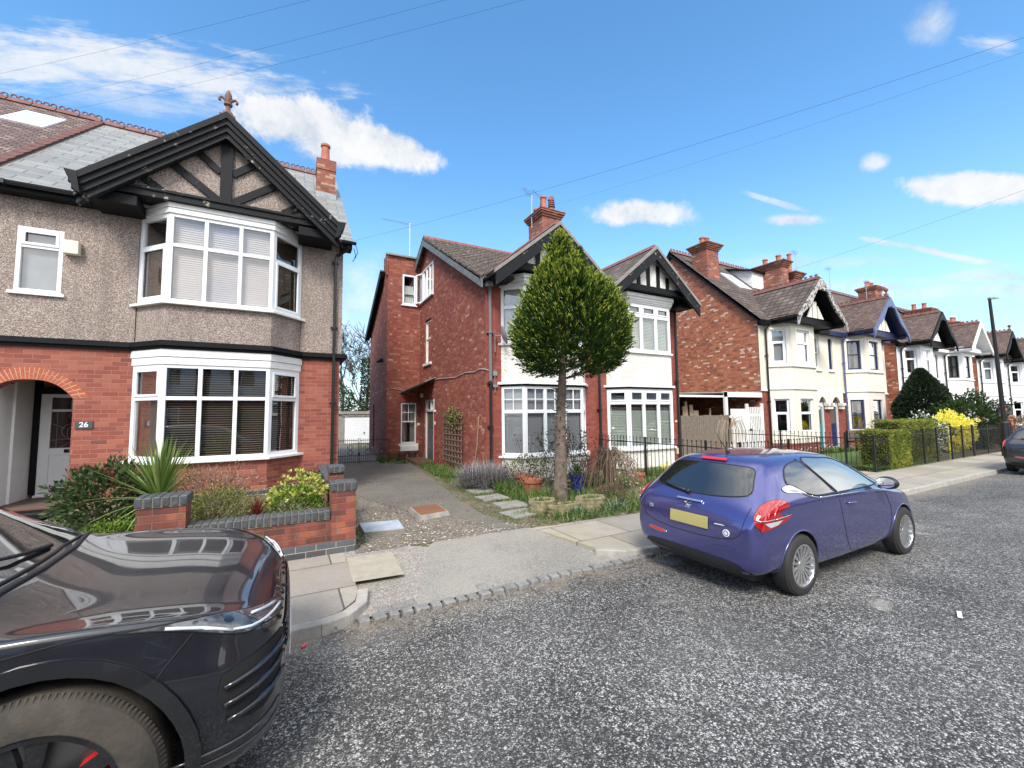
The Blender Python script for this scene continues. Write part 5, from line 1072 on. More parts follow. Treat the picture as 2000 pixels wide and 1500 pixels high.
bwall('garden_wall', 'low red brick garden wall with blue brick coping between two piers', [(-1.0, .53, 6.04, 6.26, .08, .44), (-1.44, -1.0, 6.0, 6.3, .08, .80), (.53, .83, 5.99, 6.26, .08, .80), (.62, .83, 6.26, 10.44, -.1, .60)],
      [(-1.0, .53, 6.02, 6.28, .44, .56, 'x'), (-1.46, -.98, 5.98, 6.32, .80, .92, 'x'), (.51, .85, 5.97, 6.28, .80, .92, 'x'), (.60, .85, 6.30, 7.4, .60, .70, 'y'), (.60, .85, 7.95, 10.42, .60, .70, 'y')],
      [(-1.44, .83, 5.985, 6.0, -.05, .155), (.825, .84, 6.0, 6.3, -.05, .155)] )
bwall('brick_pier', 'small square brick pier with grey cap behind the garden wall end', [(.62, .84, 7.5, 7.8, .0, .86)], [(.60, .86, 7.46, 7.84, .86, .97, 'x')])
bwall('garden_wall', 'low wall with wide blue coping left of the brick pier, behind the black car', [(-3.0, -1.44, 6.04, 6.26, -.05, .40)], [(-3.0, -1.45, 6.02, 6.28, .40, .52, 'x')], [(-3.0, -1.44, 6.03, 6.04, -.05, .1)])
sheet('raised_bed', [(-3.0, 6.26), (.62, 6.26), (.62, 10.45), (-3.3, 10.45), (-3.3, 8.5), (-3.0, 7.0)], .22, 'soil')
gv = sheet('garden_path_slabs', [(-6.5, 6.3), (-3.0, 6.3), (-3.0, 7.0), (-3.3, 8.5), (-3.3, 10.2), (-6.5, 10.2)], .03, 'concrete')
gv = sheet('pink_gravel', [(-2.95, 6.30), (-.9, 6.28), (-1.4, 7.1), (-2.1, 7.7), (-3.2, 8.4), (-3.0, 7.0)], .235, 'gravel'); gv['kind'] = 'stuff'; gv['label'] = 'pale pink gravel behind the low wall'; gv['category'] = 'gravel'
random.seed(21)
bush('photinia_shrub', 'leafy green shrub with dark red shoots left of the spiky palm', 'shrub', (-2.15, 7.7, .68), (.52, .5, .50), 3900, .075, .038, 'photinia', stems=8, zmin=.2, inner=.45)
g = LF()
for k in range(22):
    a = random.random() * 6.283; r_ = random.uniform(.1, .5); p = Vector((-2.2 + r_ * math.cos(a), 7.7 + r_ * math.sin(a), random.uniform(.95, 1.15) - r_ * .4))
    for j in range(10): g.leaf(p + Vector((0, 0, j * .012)), rv() + Vector((0, 0, 1.1)), .06, .02)
tag(g.build('red_shoots', leafmat('red new shoots', [(0, (.12, .012, .015)), (1, (.30, .03, .035))])), 'dark red shoots', 'shrub'); bpy.data.objects['red_shoots'].parent = bpy.data.objects['photinia_shrub']; bpy.data.objects['red_shoots'].location = -bpy.data.objects['photinia_shrub'].location
del bpy.data.objects['red_shoots']['category']
C_ = thing('cordyline_palm', 'spiky green cordyline palm fanning up behind the left brick pier', 'plant', (-1.42, 7.0, .2)); g = LF()
for k in range(150):
    a = random.random() * 6.283; el = random.uniform(-.25, 1.5) if k % 3 else random.uniform(.9, 1.5); d = Vector((math.cos(a) * math.cos(el), math.sin(a) * math.cos(el), math.sin(el))); g.blade(Vector((-1.45, 7.0, .74)) + d * .03, d, random.uniform(.62, .86), .030, .10 + .55 * max(0, .6 - el) , 5)
g.build('leaves', 'sword', C_); g = MB(); g.tube([(-1.42, 7.0, .2), (-1.45, 7.0, .5), (-1.45, 7.0, .78)], [.05, .045, .04], 8); g.build('stem', 'bark', C_)
g = bush('dry_shrub', 'dry brown twiggy shrub right of the spiky palm', 'shrub', (-.98, 7.55, .72), (.62, .4, .38), 3600, .05, .010, 'twig', stems=24, stemm='bark', zmin=.2, inner=.2)
bush('olive_shrub', 'rounded olive green shrub behind the low garden wall', 'shrub', (-.78, 6.72, .55), (.40, .32, .34), 4600, .032, .015, 'olive', stems=8, zmin=.2, inner=.4)
g = LF(); P_ = thing('red_phormium', 'small dark red spiky plant between olive and yellow shrubs', 'plant', (-.34, 6.6, .22))
for k in range(90): a = random.random() * 6.283; el = random.uniform(.25, 1.5); d = Vector((math.cos(a) * math.cos(el), math.sin(a) * math.cos(el), math.sin(el))); g.blade(Vector((-.34, 6.6, .45)), d, random.uniform(.22, .33), .012, .5, 4)
g.build('leaves', 'redsword', P_)
Y_ = bush('choisya_shrub', 'lime yellow shrub beside the right brick pier', 'shrub', (.12, 7.0, .50), (.40, .34, .26), 1700, .055, .026, 'limelow', stems=7, zmin=.2)
g = LF()
for k in range(120):
    d = rv(); 
    if d.z < .05: d.z = abs(d.z) + .1
    p = Vector((.14, 7.0, .55)) + Vector((d.x * .38, d.y * .3, d.z * .36)) * random.uniform(.85, 1.12)
    for j in range(9): g.leaf(p, rv() + d + Vector((0, 0, .3)), .06, .028)
g.build('yellow_leaves', 'lime', Y_)
bush('hebe', 'small bright green mound at the left foot of the brick pier', 'shrub', (-1.78, 6.62, .42), (.30, .24, .18), 1800, .03, .016, 'limelow', stems=0, zmin=.2)
bush('evergreen_shrub', 'small dark shrub in the corner by the downpipe', 'shrub', (.42, 8.6, .5), (.22, .3, .28), 500, .05, .03, 'darkleaf', stems=3, zmin=.2)

# ================================================================= driveway things
def plate(name, label, cat, p4, z0, h, m, m2, inset=.07):
    root = thing(name, label, cat, (sum(p[0] for p in p4) / 4, sum(p[1] for p in p4) / 4, 0)); c = Vector((sum(p[0] for p in p4) / 4, sum(p[1] for p in p4) / 4))
    k = 1.16; mb = MB(); mb.hull8([(c.x + (p[0] - c.x) * k, c.y + (p[1] - c.y) * k, -.05) for p in p4], [(p[0], p[1], z0 + h) for p in p4]); mb.build('surround', m, root, bevel=.008)
    mb = MB(); q = [(c.x + (p[0] - c.x) * (1 - inset * 2), c.y + (p[1] - c.y) * (1 - inset * 2)) for p in p4]; mb.hull8([(x, y, z0 + h - .02) for x, y in q], [(x, y, z0 + h + .006) for x, y in q]); mb.build('lid', m2, root); return root
plate('manhole_cover', 'rusty manhole lid in a broken concrete surround on the driveway', 'manhole cover', [(2.03, 7.12), (2.57, 7.21), (2.59, 7.96), (2.05, 7.89)], 0, .07, 'concrete', brick('rusty ribbed lid', [(0, (.24, .10, .05)), (.5, (.30, .14, .075))], (.10, .05, .03), bw=.6, bh=.03, mw=.01), .05)
plate('access_cover', 'pale blue grey metal cover beside the brick pier', 'access cover', [(1.04, 6.60), (1.61, 6.51), (1.65, 7.07), (1.05, 7.17)], 0, .06, 'drive', mat('pale blue metal', (.40, .46, .53), .5, var=.25, vscale=6), .0)
for i, (x, y, a) in enumerate([(4.02, 9.0, .1), (3.88, 8.15, .05), (3.92, 7.35, -.08), (3.72, 6.62, .1)]):
    lbls = ['furthest of the four stepping slabs', 'second furthest of the four stepping slabs', 'second nearest of the four stepping slabs', 'nearest of the four stepping slabs beside the stone planters']
    g = MB(); g.box(-.30, .30, -.25, .25, -.04, .03); tag(at(g.build('stepping_slab', 'concrete', bevel=.01), (x, y, 0), a), lbls[i] + ' along the driveway edge', 'paving slab', 'stepping slabs beside the driveway')
def planter(label, c, r, h, a0=0.):
    root = thing('stone_planter', label, 'planter', (c[0], c[1], 0), 'log effect stone planters'); mb = MB(); n = 14
    rings = []
    for k in range(9):
        z = h * k / 8; rr_ = []
        for i in range(n):
            t = 2 * math.pi * i / n; w_ = 1 + .05 * math.sin(k * 2.2 + i) + .05 * math.sin(i * 2.7 + k); rr_.append(mb.v((c[0] + r[0] * w_ * math.cos(t + a0), c[1] + r[1] * w_ * math.sin(t + a0), z)))
        rings.append(rr_)
    for sc in (.78, .76):
        rings.append([mb.v((c[0] + r[0] * sc * math.cos(2 * math.pi * i / n + a0), c[1] + r[1] * sc * math.sin(2 * math.pi * i / n + a0), h - (.0 if sc == .78 else .07))) for i in range(n)])
    for a, b in zip(rings, rings[1:]):
        for i in range(n): mb.face([a[i], a[(i + 1) % n], b[(i + 1) % n], b[i]])
    mb.face(rings[-1]); mb.build('pot', mat('mossy sandstone', (.30, .25, .15), .95, col2=(.12, .11, .06), vscale=12, bump=1, bscale=30), root, smooth=1)
    lf = LF()
    for _ in range(160): a = random.random() * 6.283; q = random.random() ** .5; lf.blade(Vector((c[0] + r[0] * .7 * q * math.cos(a), c[1] + r[1] * .7 * q * math.sin(a), h - .07)), rv() + Vector((0, 0, 1.6)), random.uniform(.05, .14), .009, .5, 3)
    lf.build('grass', 'weedleaf', root); return root
planter('left stone planter with grass, nearest the driveway', (4.12, 6.52, 0), (.27, .20), .24)
planter('low middle stone planter below the topiary trunk', (4.42, 6.22, 0), (.36, .11), .19)
planter('right stone planter below the topiary trunk', (5.02, 6.26, 0), (.33, .20), .24)
def flowerpot(name, label, c, r, h, m, group=None, ribs=True, soil=True):
    root = thing(name, label, 'plant pot', (c[0], c[1], 0), group); g = MB()
    g.lathe([(r * .72, 0), (r * .92, h * .78), (r * 1.06, h * .80), (r * 1.08, h), (r * .95, h), (r * .9, h * .86)], (c[0], c[1], 0), 24)
    if ribs:
        for k in range(20): a = k * math.pi / 10; g.tube([(c[0] + r * .75 * math.cos(a), c[1] + r * .75 * math.sin(a), h * .08), (c[0] + r * .93 * math.cos(a), c[1] + r * .93 * math.sin(a), h * .76)], r * .05, 4)
    g.build('pot', m, root, smooth=40); return root
flowerpot('terracotta_pot', 'ribbed terracotta plant pot left of the topiary trunk', (4.78, 7.95), .20, .36, 'terracotta', 'terracotta pots by the bay')
flowerpot('terracotta_pot', 'terracotta pot behind the ribbed one, under the bay window', (5.1, 8.9), .22, .32, 'terracotta', 'terracotta pots by the bay')
flowerpot('terracotta_pot', 'small terracotta pot in the bed near the iron railings', (7.9, 7.9), .16, .26, 'terracotta', 'terracotta pots by the bay')
flowerpot('plant_pot', 'left of two small brown pots under the sash window', (4.0, 16.65), .17, .30, 'darkpot', 'brown pots under the side window', False)
flowerpot('plant_pot', 'right of two small brown pots under the sash window', (4.42, 16.65), .18, .33, 'darkpot', 'brown pots under the side window', False)
B_ = flowerpot('blue_pot', 'glazed blue pot with strap leaves right of the topiary trunk', (5.85, 7.75), .17, .42, 'bluepot', None, False)
lf = LF()
for _ in range(60): a = random.random() * 6.283; el = random.uniform(.3, 1.3); lf.blade(Vector((5.85, 7.75, .4)), Vector((math.cos(a) * math.cos(el), math.sin(a) * math.cos(el), math.sin(el))), random.uniform(.25, .45), .022, .9, 5)
lf.build('leaves', 'midleaf', B_)
# lavender, vine heap, climbers, weeds
L_ = thing('lavender_bush', 'grey spent lavender bush at the corner of the brick house', 'shrub', (4.35, 9.6, 0)); lf = LF()
for _ in range(2600): a = random.random() * 6.283; r_ = random.random() ** .5 * .62; b = Vector((4.32 + r_ * .95 * math.cos(a), 9.5 + r_ * .9 * math.sin(a), random.uniform(0, .35))); lf.blade(b, rv() * .85 + Vector((math.cos(a) * r_ * 1.3, math.sin(a) * r_ * 1.3, .9)), random.uniform(.18, .44), .011, .45, 3)
lf.build('stalks', 'lavender', L_)
bush('lavender_bush', 'smaller grey bush right of the tall lavender, by the terracotta pot', 'shrub', (4.95, 9.0, .25), (.42, .35, .28), 1500, .05, .010, 'lavender', zmin=0, stems=6)
V_ = thing('weeping_shrub', 'heap of bare arching stems with pale dry flowers beside the railings', 'shrub', (6.75, 7.4, 0)); g = MB(); lf = LF()
for k in range(150):
    a = random.random() * 6.283; ra = random.uniform(.35, .95); top = random.uniform(.75, 1.02); c0 = Vector((6.6, 7.5, 0)); e = c0 + Vector((math.cos(a) * ra * 1.0, math.sin(a) * ra * .8, random.uniform(.02, .35)))
    m1 = c0 + Vector((math.cos(a) * ra * .3, math.sin(a) * ra * .25, top)); m2 = c0 + Vector((math.cos(a) * ra * .75, math.sin(a) * ra * .6, top * .78)); g.tube([c0, m1, m2, e], [.012, .008, .006, .004], 4, cap=False)
    for j in range(9):
        p = m2.lerp(e, random.random()) if j % 2 else m1.lerp(m2, random.random())
        if math.cos(a) > -.4: lf.leaf(p + rv() * .05, rv(), .045, .03)
g.build('stems', mat('bare brown stems', (.20, .14, .10), .9, var=.4), V_); lf.build('dry_flowers', leafmat('pale dry flowers', [(0, (.3, .22, .15)), (.5, (.55, .48, .36)), (1, (.75, .70, .58))]), V_)
K_ = thing('climber', 'leggy bare climber with dark leaves around the topiary trunk', 'plant', (5.3, 7.7, 0)); g = MB(); lf = LF()
for k in range(46):
    x = random.uniform(4.6, 6.3); y = random.uniform(7.4, 8.3); p = Vector((x, y, 0)); path = [p.copy()]; d = Vector((random.uniform(-.2, .2), random.uniform(-.1, .1), 1))
    for j in range(7):
        d = (d + rv() * .35 + Vector((0, 0, .1))).normalized(); p = p + d * random.uniform(.14, .26); path.append(p.copy())
        for q in range(3): lf.leaf(p + rv() * .07, rv(), .06, .045)
        if p.z > 1.75: break
    g.tube(path, [.007] * len(path), 4, cap=False)
g.build('stems', 'barkdark', K_); lf.build('leaves', leafmat('sparse dark leaves', [(0, (.03, .03, .015)), (.6, (.07, .08, .03)), (1, (.16, .12, .06))]), K_)
bush('garden_shrub', 'thin green and white shrub under the left bay window', 'shrub', (5.55, 9.4, .35), (.7, .3, .38), 900, .06, .035, 'olive', zmin=0, stems=14)
bush('heather', 'brown heather clump on the bed edge', 'plant', (5.72, 6.45, .16), (.34, .26, .22), 2200, .05, .010, 'heather', stems=0)
bush('dark_grass_clump', 'blue green strap leaved plant in front of the stone planters', 'plant', (4.55, 5.98, .10), (.02, .02, .02), 10, .03, .02, 'bluish', stems=0)
lf = LF(); S_ = bpy.data.objects['dark_grass_clump']
for cx_, cy_, n in ((4.55, 5.98, 110), (5.45, 6.02, 90), (5.25, 6.0, 50)):
    for _ in range(n): a = random.random() * 6.283; el = random.uniform(.15, 1.2); lf.blade(Vector((cx_ + random.gauss(0, .07), cy_ + random.gauss(0, .05), .01)), Vector((math.cos(a) * math.cos(el), math.sin(a) * math.cos(el), math.sin(el))), random.uniform(.16, .3), .022, 1.2, 4)
lf.build('strap_leaves', 'bluish', S_)
lf = LF(); random.seed(8)
def inpoly(x, y, P):
    c = False; j = len(P) - 1
    for i in range(len(P)):
        if (P[i][1] > y) != (P[j][1] > y) and x < (P[j][0] - P[i][0]) * (y - P[i][1]) / (P[j][1] - P[i][1]) + P[i][0]: c = not c
        j = i
    return c
bed = [(3.95, 5.72), (6.2, 5.66), (8.7, 5.62), (12.6, 5.75), (12.6, 8.5), (8.8, 9.8), (4.9, 10.3), (4.75, 15.2), (4.1, 14.5), (3.85, 12), (4.25, 9.3), (4.15, 7.3)]
def weeds(P, n, hmin, hmax, w_, dens, spread=1.2, zz=0.0):
    x0, x1 = min(p[0] for p in P), max(p[0] for p in P); y0, y1 = min(p[1] for p in P), max(p[1] for p in P); c = 0
    while c < n:
        x, y = random.uniform(x0, x1), random.uniform(y0, y1)
        if not inpoly(x, y, P) or mnoise.noise(Vector((x * dens, y * dens, 3.7))) < random.uniform(-.35, .25): continue
        h = random.uniform(hmin, hmax) * (1 + .6 * mnoise.noise(Vector((x * 2, y * 2, 9))))
        for k in range(4): lf.blade(Vector((x + random.gauss(0, .03), y + random.gauss(0, .03), zz)), rv() * spread + Vector((0, 0, 1.3)), h * random.uniform(.6, 1.2), w_, random.uniform(.3, 1.0), 3)
        c += 1
weeds(bed, 6500, .08, .24, .011, 1.1); weeds([(4.2, 6.9), (4.75, 6.9), (5.0, 9.2), (4.4, 9.4)], 900, .16, .34, .012, .6)
tag(lf.build('bed_weeds', 'weedleaf'), 'weeds and long grass filling the unkempt front bed', 'grass', kind='stuff')
lf = LF(); weeds([(3.3, 5.8), (3.9, 5.75), (4.4, 9.4), (4.6, 13.0), (4.3, 15.0), (3.95, 13), (3.6, 9.5), (3.45, 7.5)], 2600, .02, .07, .010, 2.2, 1.8)
weeds([(.86, 6.2), (1.0, 6.2), (1.3, 9.5), (1.1, 11)], 220, .02, .08, .01, 2, 1.8); weeds([(3.1, 16.2), (3.9, 15.4), (4.1, 16.4), (3.4, 18.5)], 420, .06, .2, .03, 1, 1.5)
tag(lf.build('verge_weeds', 'weedleaf'), 'sparse moss and weeds along the driveway edges', 'weeds', kind='stuff')
lf = LF()
for _ in range(900):
    x = random.uniform(.7, 4.3); y = random.uniform(5.8, 9); 
    if x < 2.0 or random.random() < .15: lf.leaf(Vector((x, y, .012)), Vector((random.gauss(0, 1), random.gauss(0, 1), .2)), random.uniform(.015, .05), .02)
for _ in range(500):
    x = random.uniform(.3, 4.4); lf.leaf(Vector((x, YK - .05 + abs(random.gauss(0, .10)) * (-1 if random.random() < .7 else .6), -.062)), Vector((random.gauss(0, 1), random.gauss(0, 1), .15)), random.uniform(.012, .035), .015)
tag(lf.build('leaf_litter', 'twig'), 'dry leaf litter by the kerb and driveway', 'leaf litter', kind='stuff')
g = MB()
for _ in range(900):
    if random.random() < .7: x, y, z = random.uniform(.9, 2.9), random.uniform(5.9, 8.0), .0
    else: x, y, z = random.uniform(.9, 3.6), random.uniform(5.75, 6.2), .0
    if 1.0 < x < 1.7 and 6.4 < y < 7.2 or 1.95 < x < 2.7 and 7.0 < y < 8.05 or x > 1.2 + (8.9 - y) * .75: continue
    r_ = random.uniform(.006, .022); V = [g.v((x + r_ * a, y + r_ * b, z + r_ * c)) for a, b, c in ((1, 0, .2), (0, 1.1, .3), (-1, .1, .2), (0, -.9, .25), (0, 0, .8))]
    for k in range(4): g.face([V[k], V[(k + 1) % 4], V[4]])
def stonemat():
    m, t, p_ = start('loose stones', .9); t.l.new(t.ramp(t.new('ShaderNodeNewGeometry').outputs['Random Per Island'], [(0, (.10, .085, .07)), (.6, (.30, .26, .22)), (1, (.58, .54, .48))]), p_.inputs['Base Color']); return m
tag(g.build('loose_stones', stonemat()), 'loose stones and grit beside the driveway covers', 'stones', kind='stuff')
g = MB(); g.tube([(7.0, 5.92, .06), (7.9, 5.95, .06), (8.9, 5.98, .06)], .05, 6); g.tube([(6.9, 6.22, .10), (8.2, 6.3, .10)], .05, 6); tag(g.build('log_edging', mat('mossy log stone', (.36, .32, .18), .95, var=.4, vscale=9, bump=.8)), 'pale mossy log edging at the front of the bed', 'edging')
D_ = thing('daffodil', 'yellow daffodils in the bed behind the purple car', 'flower', (8.9, 7.9, 0)); lf = LF(); l2 = LF()
for _ in range(50): lf.blade(Vector((8.95 + random.gauss(0, .12), 7.95 + random.gauss(0, .1), 0)), rv() * .4 + Vector((0, 0, 1)), random.uniform(.25, .4), .014, .3, 3)
for k in range(9):
    p = Vector((8.95 + random.gauss(0, .10), 7.9 + random.gauss(0, .1), random.uniform(.34, .46)))
    for j in range(6): a = j * math.pi / 3; l2.leaf(p, Vector((math.cos(a), -.5, math.sin(a))), .05, .03)
lf.build('leaves', 'midleaf', D_); l2.build('petals', mat('daffodil petals', (.85, .72, .05), .5), D_)
# trellis with climber
TR = thing('trellis', 'wooden square trellis with a climber on the side wall', 'trellis', (4.72, 13.0, 0)); g = MB(); xw = 4.76
for k in range(7): y = 12.18 + k * (13.85 - 12.18) / 6; g.box(xw, xw + .02, y - .022, y + .022, .18, 1.88)
for k in range(10): z = .26 + k * .178; g.box(xw - .02, xw - .001, 12.10, 13.93, z - .02, z + .02)
g.build('lattice', 'wood', TR); lf = LF()
for _ in range(300): p = Vector((xw - .05, 12.4 + random.gauss(.4, .35), 1.62 + random.gauss(.12, .2))); lf.leaf(p, rv(), .07, .05)
lf.build('leaves', 'olive', TR)
g = MB(); g.tube([(4.72, 11.2, 0), (4.77, 11.0, .8), (4.80, 10.9, 1.75)], .012, 5); tag(g.build('garden_cane', 'planks'), 'thin pale cane leaning on the side wall by the downpipe', 'cane')

# ================================================================= gate, garage, trees at the back
G_ = thing('iron_gate', 'pair of low black wrought iron gates across the driveway', 'gate', (2.6, 16.4, 0)); fr = MB(); ob = MB()
for x0, x1 in ((1.25, 2.36), (2.42, 3.0)):
    pass
for (x0, x1) in ((1.2, 2.33), (2.37, 3.46)):
    lf_ = MB()
    for z in (.06, .30, .86): lf_.box(x0, x1, 16.38, 16.41, z, z + .022)
    for x in (x0, x1 - .02): lf_.box(x, x + .02, 16.375, 16.415, .02, .95)
    k = 0; x = x0 + .06
    while x < x1 - .05: lf_.box(x, x + .012, 16.39, 16.402, .07, .90 + .05 * math.sin(math.pi * (x - x0) / (x1 - x0))); x += .075
    for cx_ in (x0 + .28, x1 - .28):
        for zz in (.42, .62): lf_.tube([(cx_ + .09 * math.cos(t * .52), 16.395, zz + .09 * math.sin(t * .52)) for t in range(13)], .008, 4)
    lf_.build('gate_leaf', 'iron', G_)
ob.box(2.33, 2.37, 16.36, 16.42, .30, .42); ob.build('gate_latch', 'iron', G_)
GA = thing('garage', 'flat roofed garage with white up and over door at the end of the drive', 'garage', (4.3, 28.4, 0)); g = MB()
g.box(2.75, 3.12, 28.0, 28.2, 0, 2.0); g.box(2.75, 5.9, 28.05, 31, 1.78, 1.82); g.box(5.6, 5.9, 28.0, 28.2, 0, 1.8); g.box(2.75, 2.9, 28.2, 32, 0, 1.85); g.build('walls', 'concrete', GA)
g = MB(); g.box(2.65, 6.0, 27.9, 32, 1.88, 2.06); g.box(2.95, 5.7, 27.95, 28.0, 1.74, 1.88); g.build('flat_roof', mat('weathered pale fascia', (.33, .30, .27), .9, var=.4, vscale=6), GA)
g = MB()
for k in range(18): g.box(3.14, 5.6, 28.02 - .008 * (k % 2), 28.06, .04 + k * .094, .04 + (k + 1) * .094 - .004)
gd = g.build('garage_door', 'white', GA); g = MB(); g.box(4.28, 4.34, 27.98, 28.01, .62, .74); g.build('handle', 'iron', gd)
g = MB(); g.box(1.7, 2.72, 28.2, 28.3, 0, 2.0); g.box(1.7, 2.72, 28.15, 28.2, .3, .38); g.box(1.7, 2.72, 28.15, 28.2, 1.6, 1.68); tag(g.build('side_gate', 'black'), 'tall black timber side gate left of the garage', 'gate')
W_ = thing('wheelie_bin', 'dark green wheeled bin beside the garage door', 'bin', (4.25, 22.5, 0)); g = MB(); g.hull8([(4.0, 22.3, .05), (4.4, 22.3, .05), (4.4, 22.8, .05), (4.0, 22.8, .05)], [(3.95, 22.25, .98), (4.45, 22.25, .98), (4.45, 22.85, .98), (3.95, 22.85, .98)]); g.build('bin_body', mat('dark green plastic', (.01, .03, .02), .5), W_)
g = MB(); g.prism([(22.2, .98), (22.2, 1.02), (22.5, 1.10), (22.9, 1.06), (22.9, .98)], 'x', 3.93, 4.47); g.build('lid', mat('bin lid plastic', (.02, .03, .03), .5), W_)
def bare_tree(name, label, base, h, sp, ivy=0, seed=1, thick=.22):
    random.seed(seed); root = thing(name, label, 'tree', base, 'bare trees behind the houses'); g = MB(); tips = []
    def br(p, d, L, r, lv):
        r = max(r, .028)
        path = [p.copy()]; n = 4
        for k in range(n): d = (d + rv() * .13 + Vector((0, 0, .05))).normalized(); p = p + d * (L / n); path.append(p.copy())
        g.tube(path, [r * (1 - .45 * k / n) for k in range(n + 1)], 6 if lv < 2 else 3, cap=False)
        if lv >= 5: return
        for k in range(3 if lv in (0, 2) else 4):
            q = path[-1] if k == 0 else path[random.randint(1, n)]; a = rv(); a = (a - d * a.dot(d)).normalized(); br(q.copy(), (d + a * random.uniform(.45, .85) * sp).normalized(), L * random.uniform(.6, .78), r * .52, lv + 1)
    br(Vector(base), Vector((0, 0, 1)), h * .34, thick, 0); g.build('branches', 'barkdark', root)
    if ivy:
        lf = LF()
        for _ in range(ivy): z = random.random() ** 1.3 * h * .55; a = random.random() * 6.283; r_ = .42 * (1 - z / h) + .1; lf.leaf(Vector(base) + Vector((r_ * math.cos(a), r_ * math.sin(a), z)), rv(), .16, .13)
        lf.build('ivy', 'ivy', root)
    return root
bare_tree('bare_tree', 'tall bare tree with an ivy clad trunk behind the garage', (5.9, 38, 0), 12.5, 1.0, 2600, 4)
bare_tree('bare_tree', 'slimmer bare tree to the left behind the garage', (4.7, 44, 0), 12, .9, 0, 9, .2)
random.seed(30)
bush('evergreen_bush', 'dark evergreen bush showing beside the house corner, above the side gate', 'tree', (3.0, 34, 1.8), (1.9, 1.6, 2.3), 5200, .17, .10, 'darkleaf', stems=6)

# ================================================================= railings, hedges and gates to the right
def railing(label, p0, p1, h=1.08, gap=.13, group='black iron railings', posts=1.9, z0=.0, finial=True, name='iron_railing'):
    L = math.hypot(p1[0] - p0[0], p1[1] - p0[1]); root = thing(name, label, 'railing', ((p0[0] + p1[0]) / 2, (p0[1] + p1[1]) / 2, z0), group)
    F = frame(p0, p1); g = MB(); g.M = F; g.box(0, L, -.006, .006, z0 + .08, z0 + .11); g.box(0, L, -.006, .006, z0 + h - .14, z0 + h - .115); n = int(L / gap)
    for k in range(n + 1):
        x = L * k / n; g.box(x - .006, x + .006, -.0055, .0055, z0, z0 + h)
        if finial: g.box(x - .013, x + .013, -.012, .012, z0 + h, z0 + h + .03)
    g.build('bars', 'iron', root); k = 0
    while k * posts <= L + .01: g = MB(); g.M = F; x = k * posts; g.box(x - .022, x + .022, -.022, .022, z0 - .02, z0 + h + .04); k += 1; g.build('post', 'iron', root)
    return root
railing('railing running from the brick pair towards the road', (8.76, 10.35), (8.76, 5.75))
railing('railing along the pavement behind the purple car', (8.8, 5.72), (12.55, 5.72))
railing('railing between the timber fence and the cream house lawn', (15.05, 10.2), (15.05, 5.75))
railing('railing in front of the lawn beside the hedge', (15.1, 5.72), (16.0, 5.72), 1.0)
railing('plain dark railing between the two clipped hedges', (17.65, 5.75), (20.9, 5.75), 1.12, .10, posts=1.1, finial=False)
railing('dark railing with gate posts in front of the yellow shrub', (21.2, 5.75), (23.4, 5.75), 1.15, .10, posts=1.1, finial=False)
railing('dark railing in front of the big dark shrub by the lamp post', (23.5, 5.75), (28.5, 5.75), 1.12, .10, posts=1.6, finial=False)
def hedge(label, x0, x1, y0, y1, h, n, seed):
    random.seed(seed); root = thing('clipped_hedge', label, 'hedge', ((x0 + x1) / 2, (y0 + y1) / 2, 0), 'clipped box hedges'); lf = LF()
    for _ in range(n):
        f = random.random(); A = [(y1 - y0) * h, (x1 - x0) * h, (x1 - x0) * (y1 - y0)]; t = f * (A[0] + A[1] + A[2])
        dpt = abs(random.gauss(0, .035))
        if t < A[0]: p = Vector((x0 + dpt, random.uniform(y0, y1), random.uniform(.02, h))); nn = Vector((-1, 0, 0))
        elif t < A[0] + A[1]: p = Vector((random.uniform(x0, x1), y0 + dpt, random.uniform(.02, h))); nn = Vector((0, -1, 0))
        else: p = Vector((random.uniform(x0, x1), random.uniform(y0, y1), h - dpt)); nn = Vector((0, 0, 1))
        p += nn * .05 * mnoise.noise(p * 3); e = min(p.x - x0, x1 - p.x) + 0 if nn.z else 1
        lf.leaf(p, nn + rv() * .9, random.uniform(.035, .06), .028)
    lf.build('foliage', 'hedge', root); g = MB(); g.box(x0 + .08, x1 - .08, y0 + .08, y1 - .08, .0, h - .08); g.build('inner_twigs', mat('dark hedge inner %d' % seed, (.025, .035, .012), .9), root); return root  # box inside the leaves in one even dark green
hedge('square clipped hedge at the pavement corner, left of the plain railing', 16.1, 17.6, 5.72, 6.55, 1.13, 11000, 51)
hedge('second clipped hedge with rounded top behind the plain railing', 17.8, 20.9, 6.0, 6.8, 1.42, 13000, 52)
hedge('low hedge strip', 15.2, 15.5, 5.8, 5.9, .2, 60, 53) if 0 else None
F_ = thing('timber_fence', 'weathered vertical board fence in front of the carport', 'fence', (14.0, 10.45, 0)); g = MB(); x = 12.66
random.seed(61)
while x < 15.3: g.box(x, x + .118, 10.44 + random.uniform(-.006, .006), 10.46, .02, 1.66 + random.uniform(-.012, .012)); x += .125
g.build('boards', 'wood', F_); g = MB(); g.box(12.66, 15.3, 10.461, 10.51, .4, .48); g.box(12.66, 15.3, 10.461, 10.51, 1.3, 1.38); g.build('rails', 'wood', F_)
PG = thing('picket_gate', 'tall white picket gate and fixed panel beside the cream house', 'gate', (16.5, 10.4, 0)); g = MB(); x = 15.46
while x < 16.45: g.box(x, x + .05, 10.36, 10.38, .1, 1.90); x += .075
g.box(15.42, 16.5, 10.385, 10.42, 1.55, 1.64); g.box(15.42, 16.5, 10.385, 10.42, .4, .5); g.build('fixed_panel', 'whitepaint', PG)
g = MB(); x = 16.62
while x < 17.5: g.box(x, x + .06, 10.36, 10.38, .1, 1.97); x += .115
g.box(16.58, 17.55, 10.385, 10.42, 1.6, 1.69); g.box(16.58, 17.55, 10.385, 10.42, .35, .45)
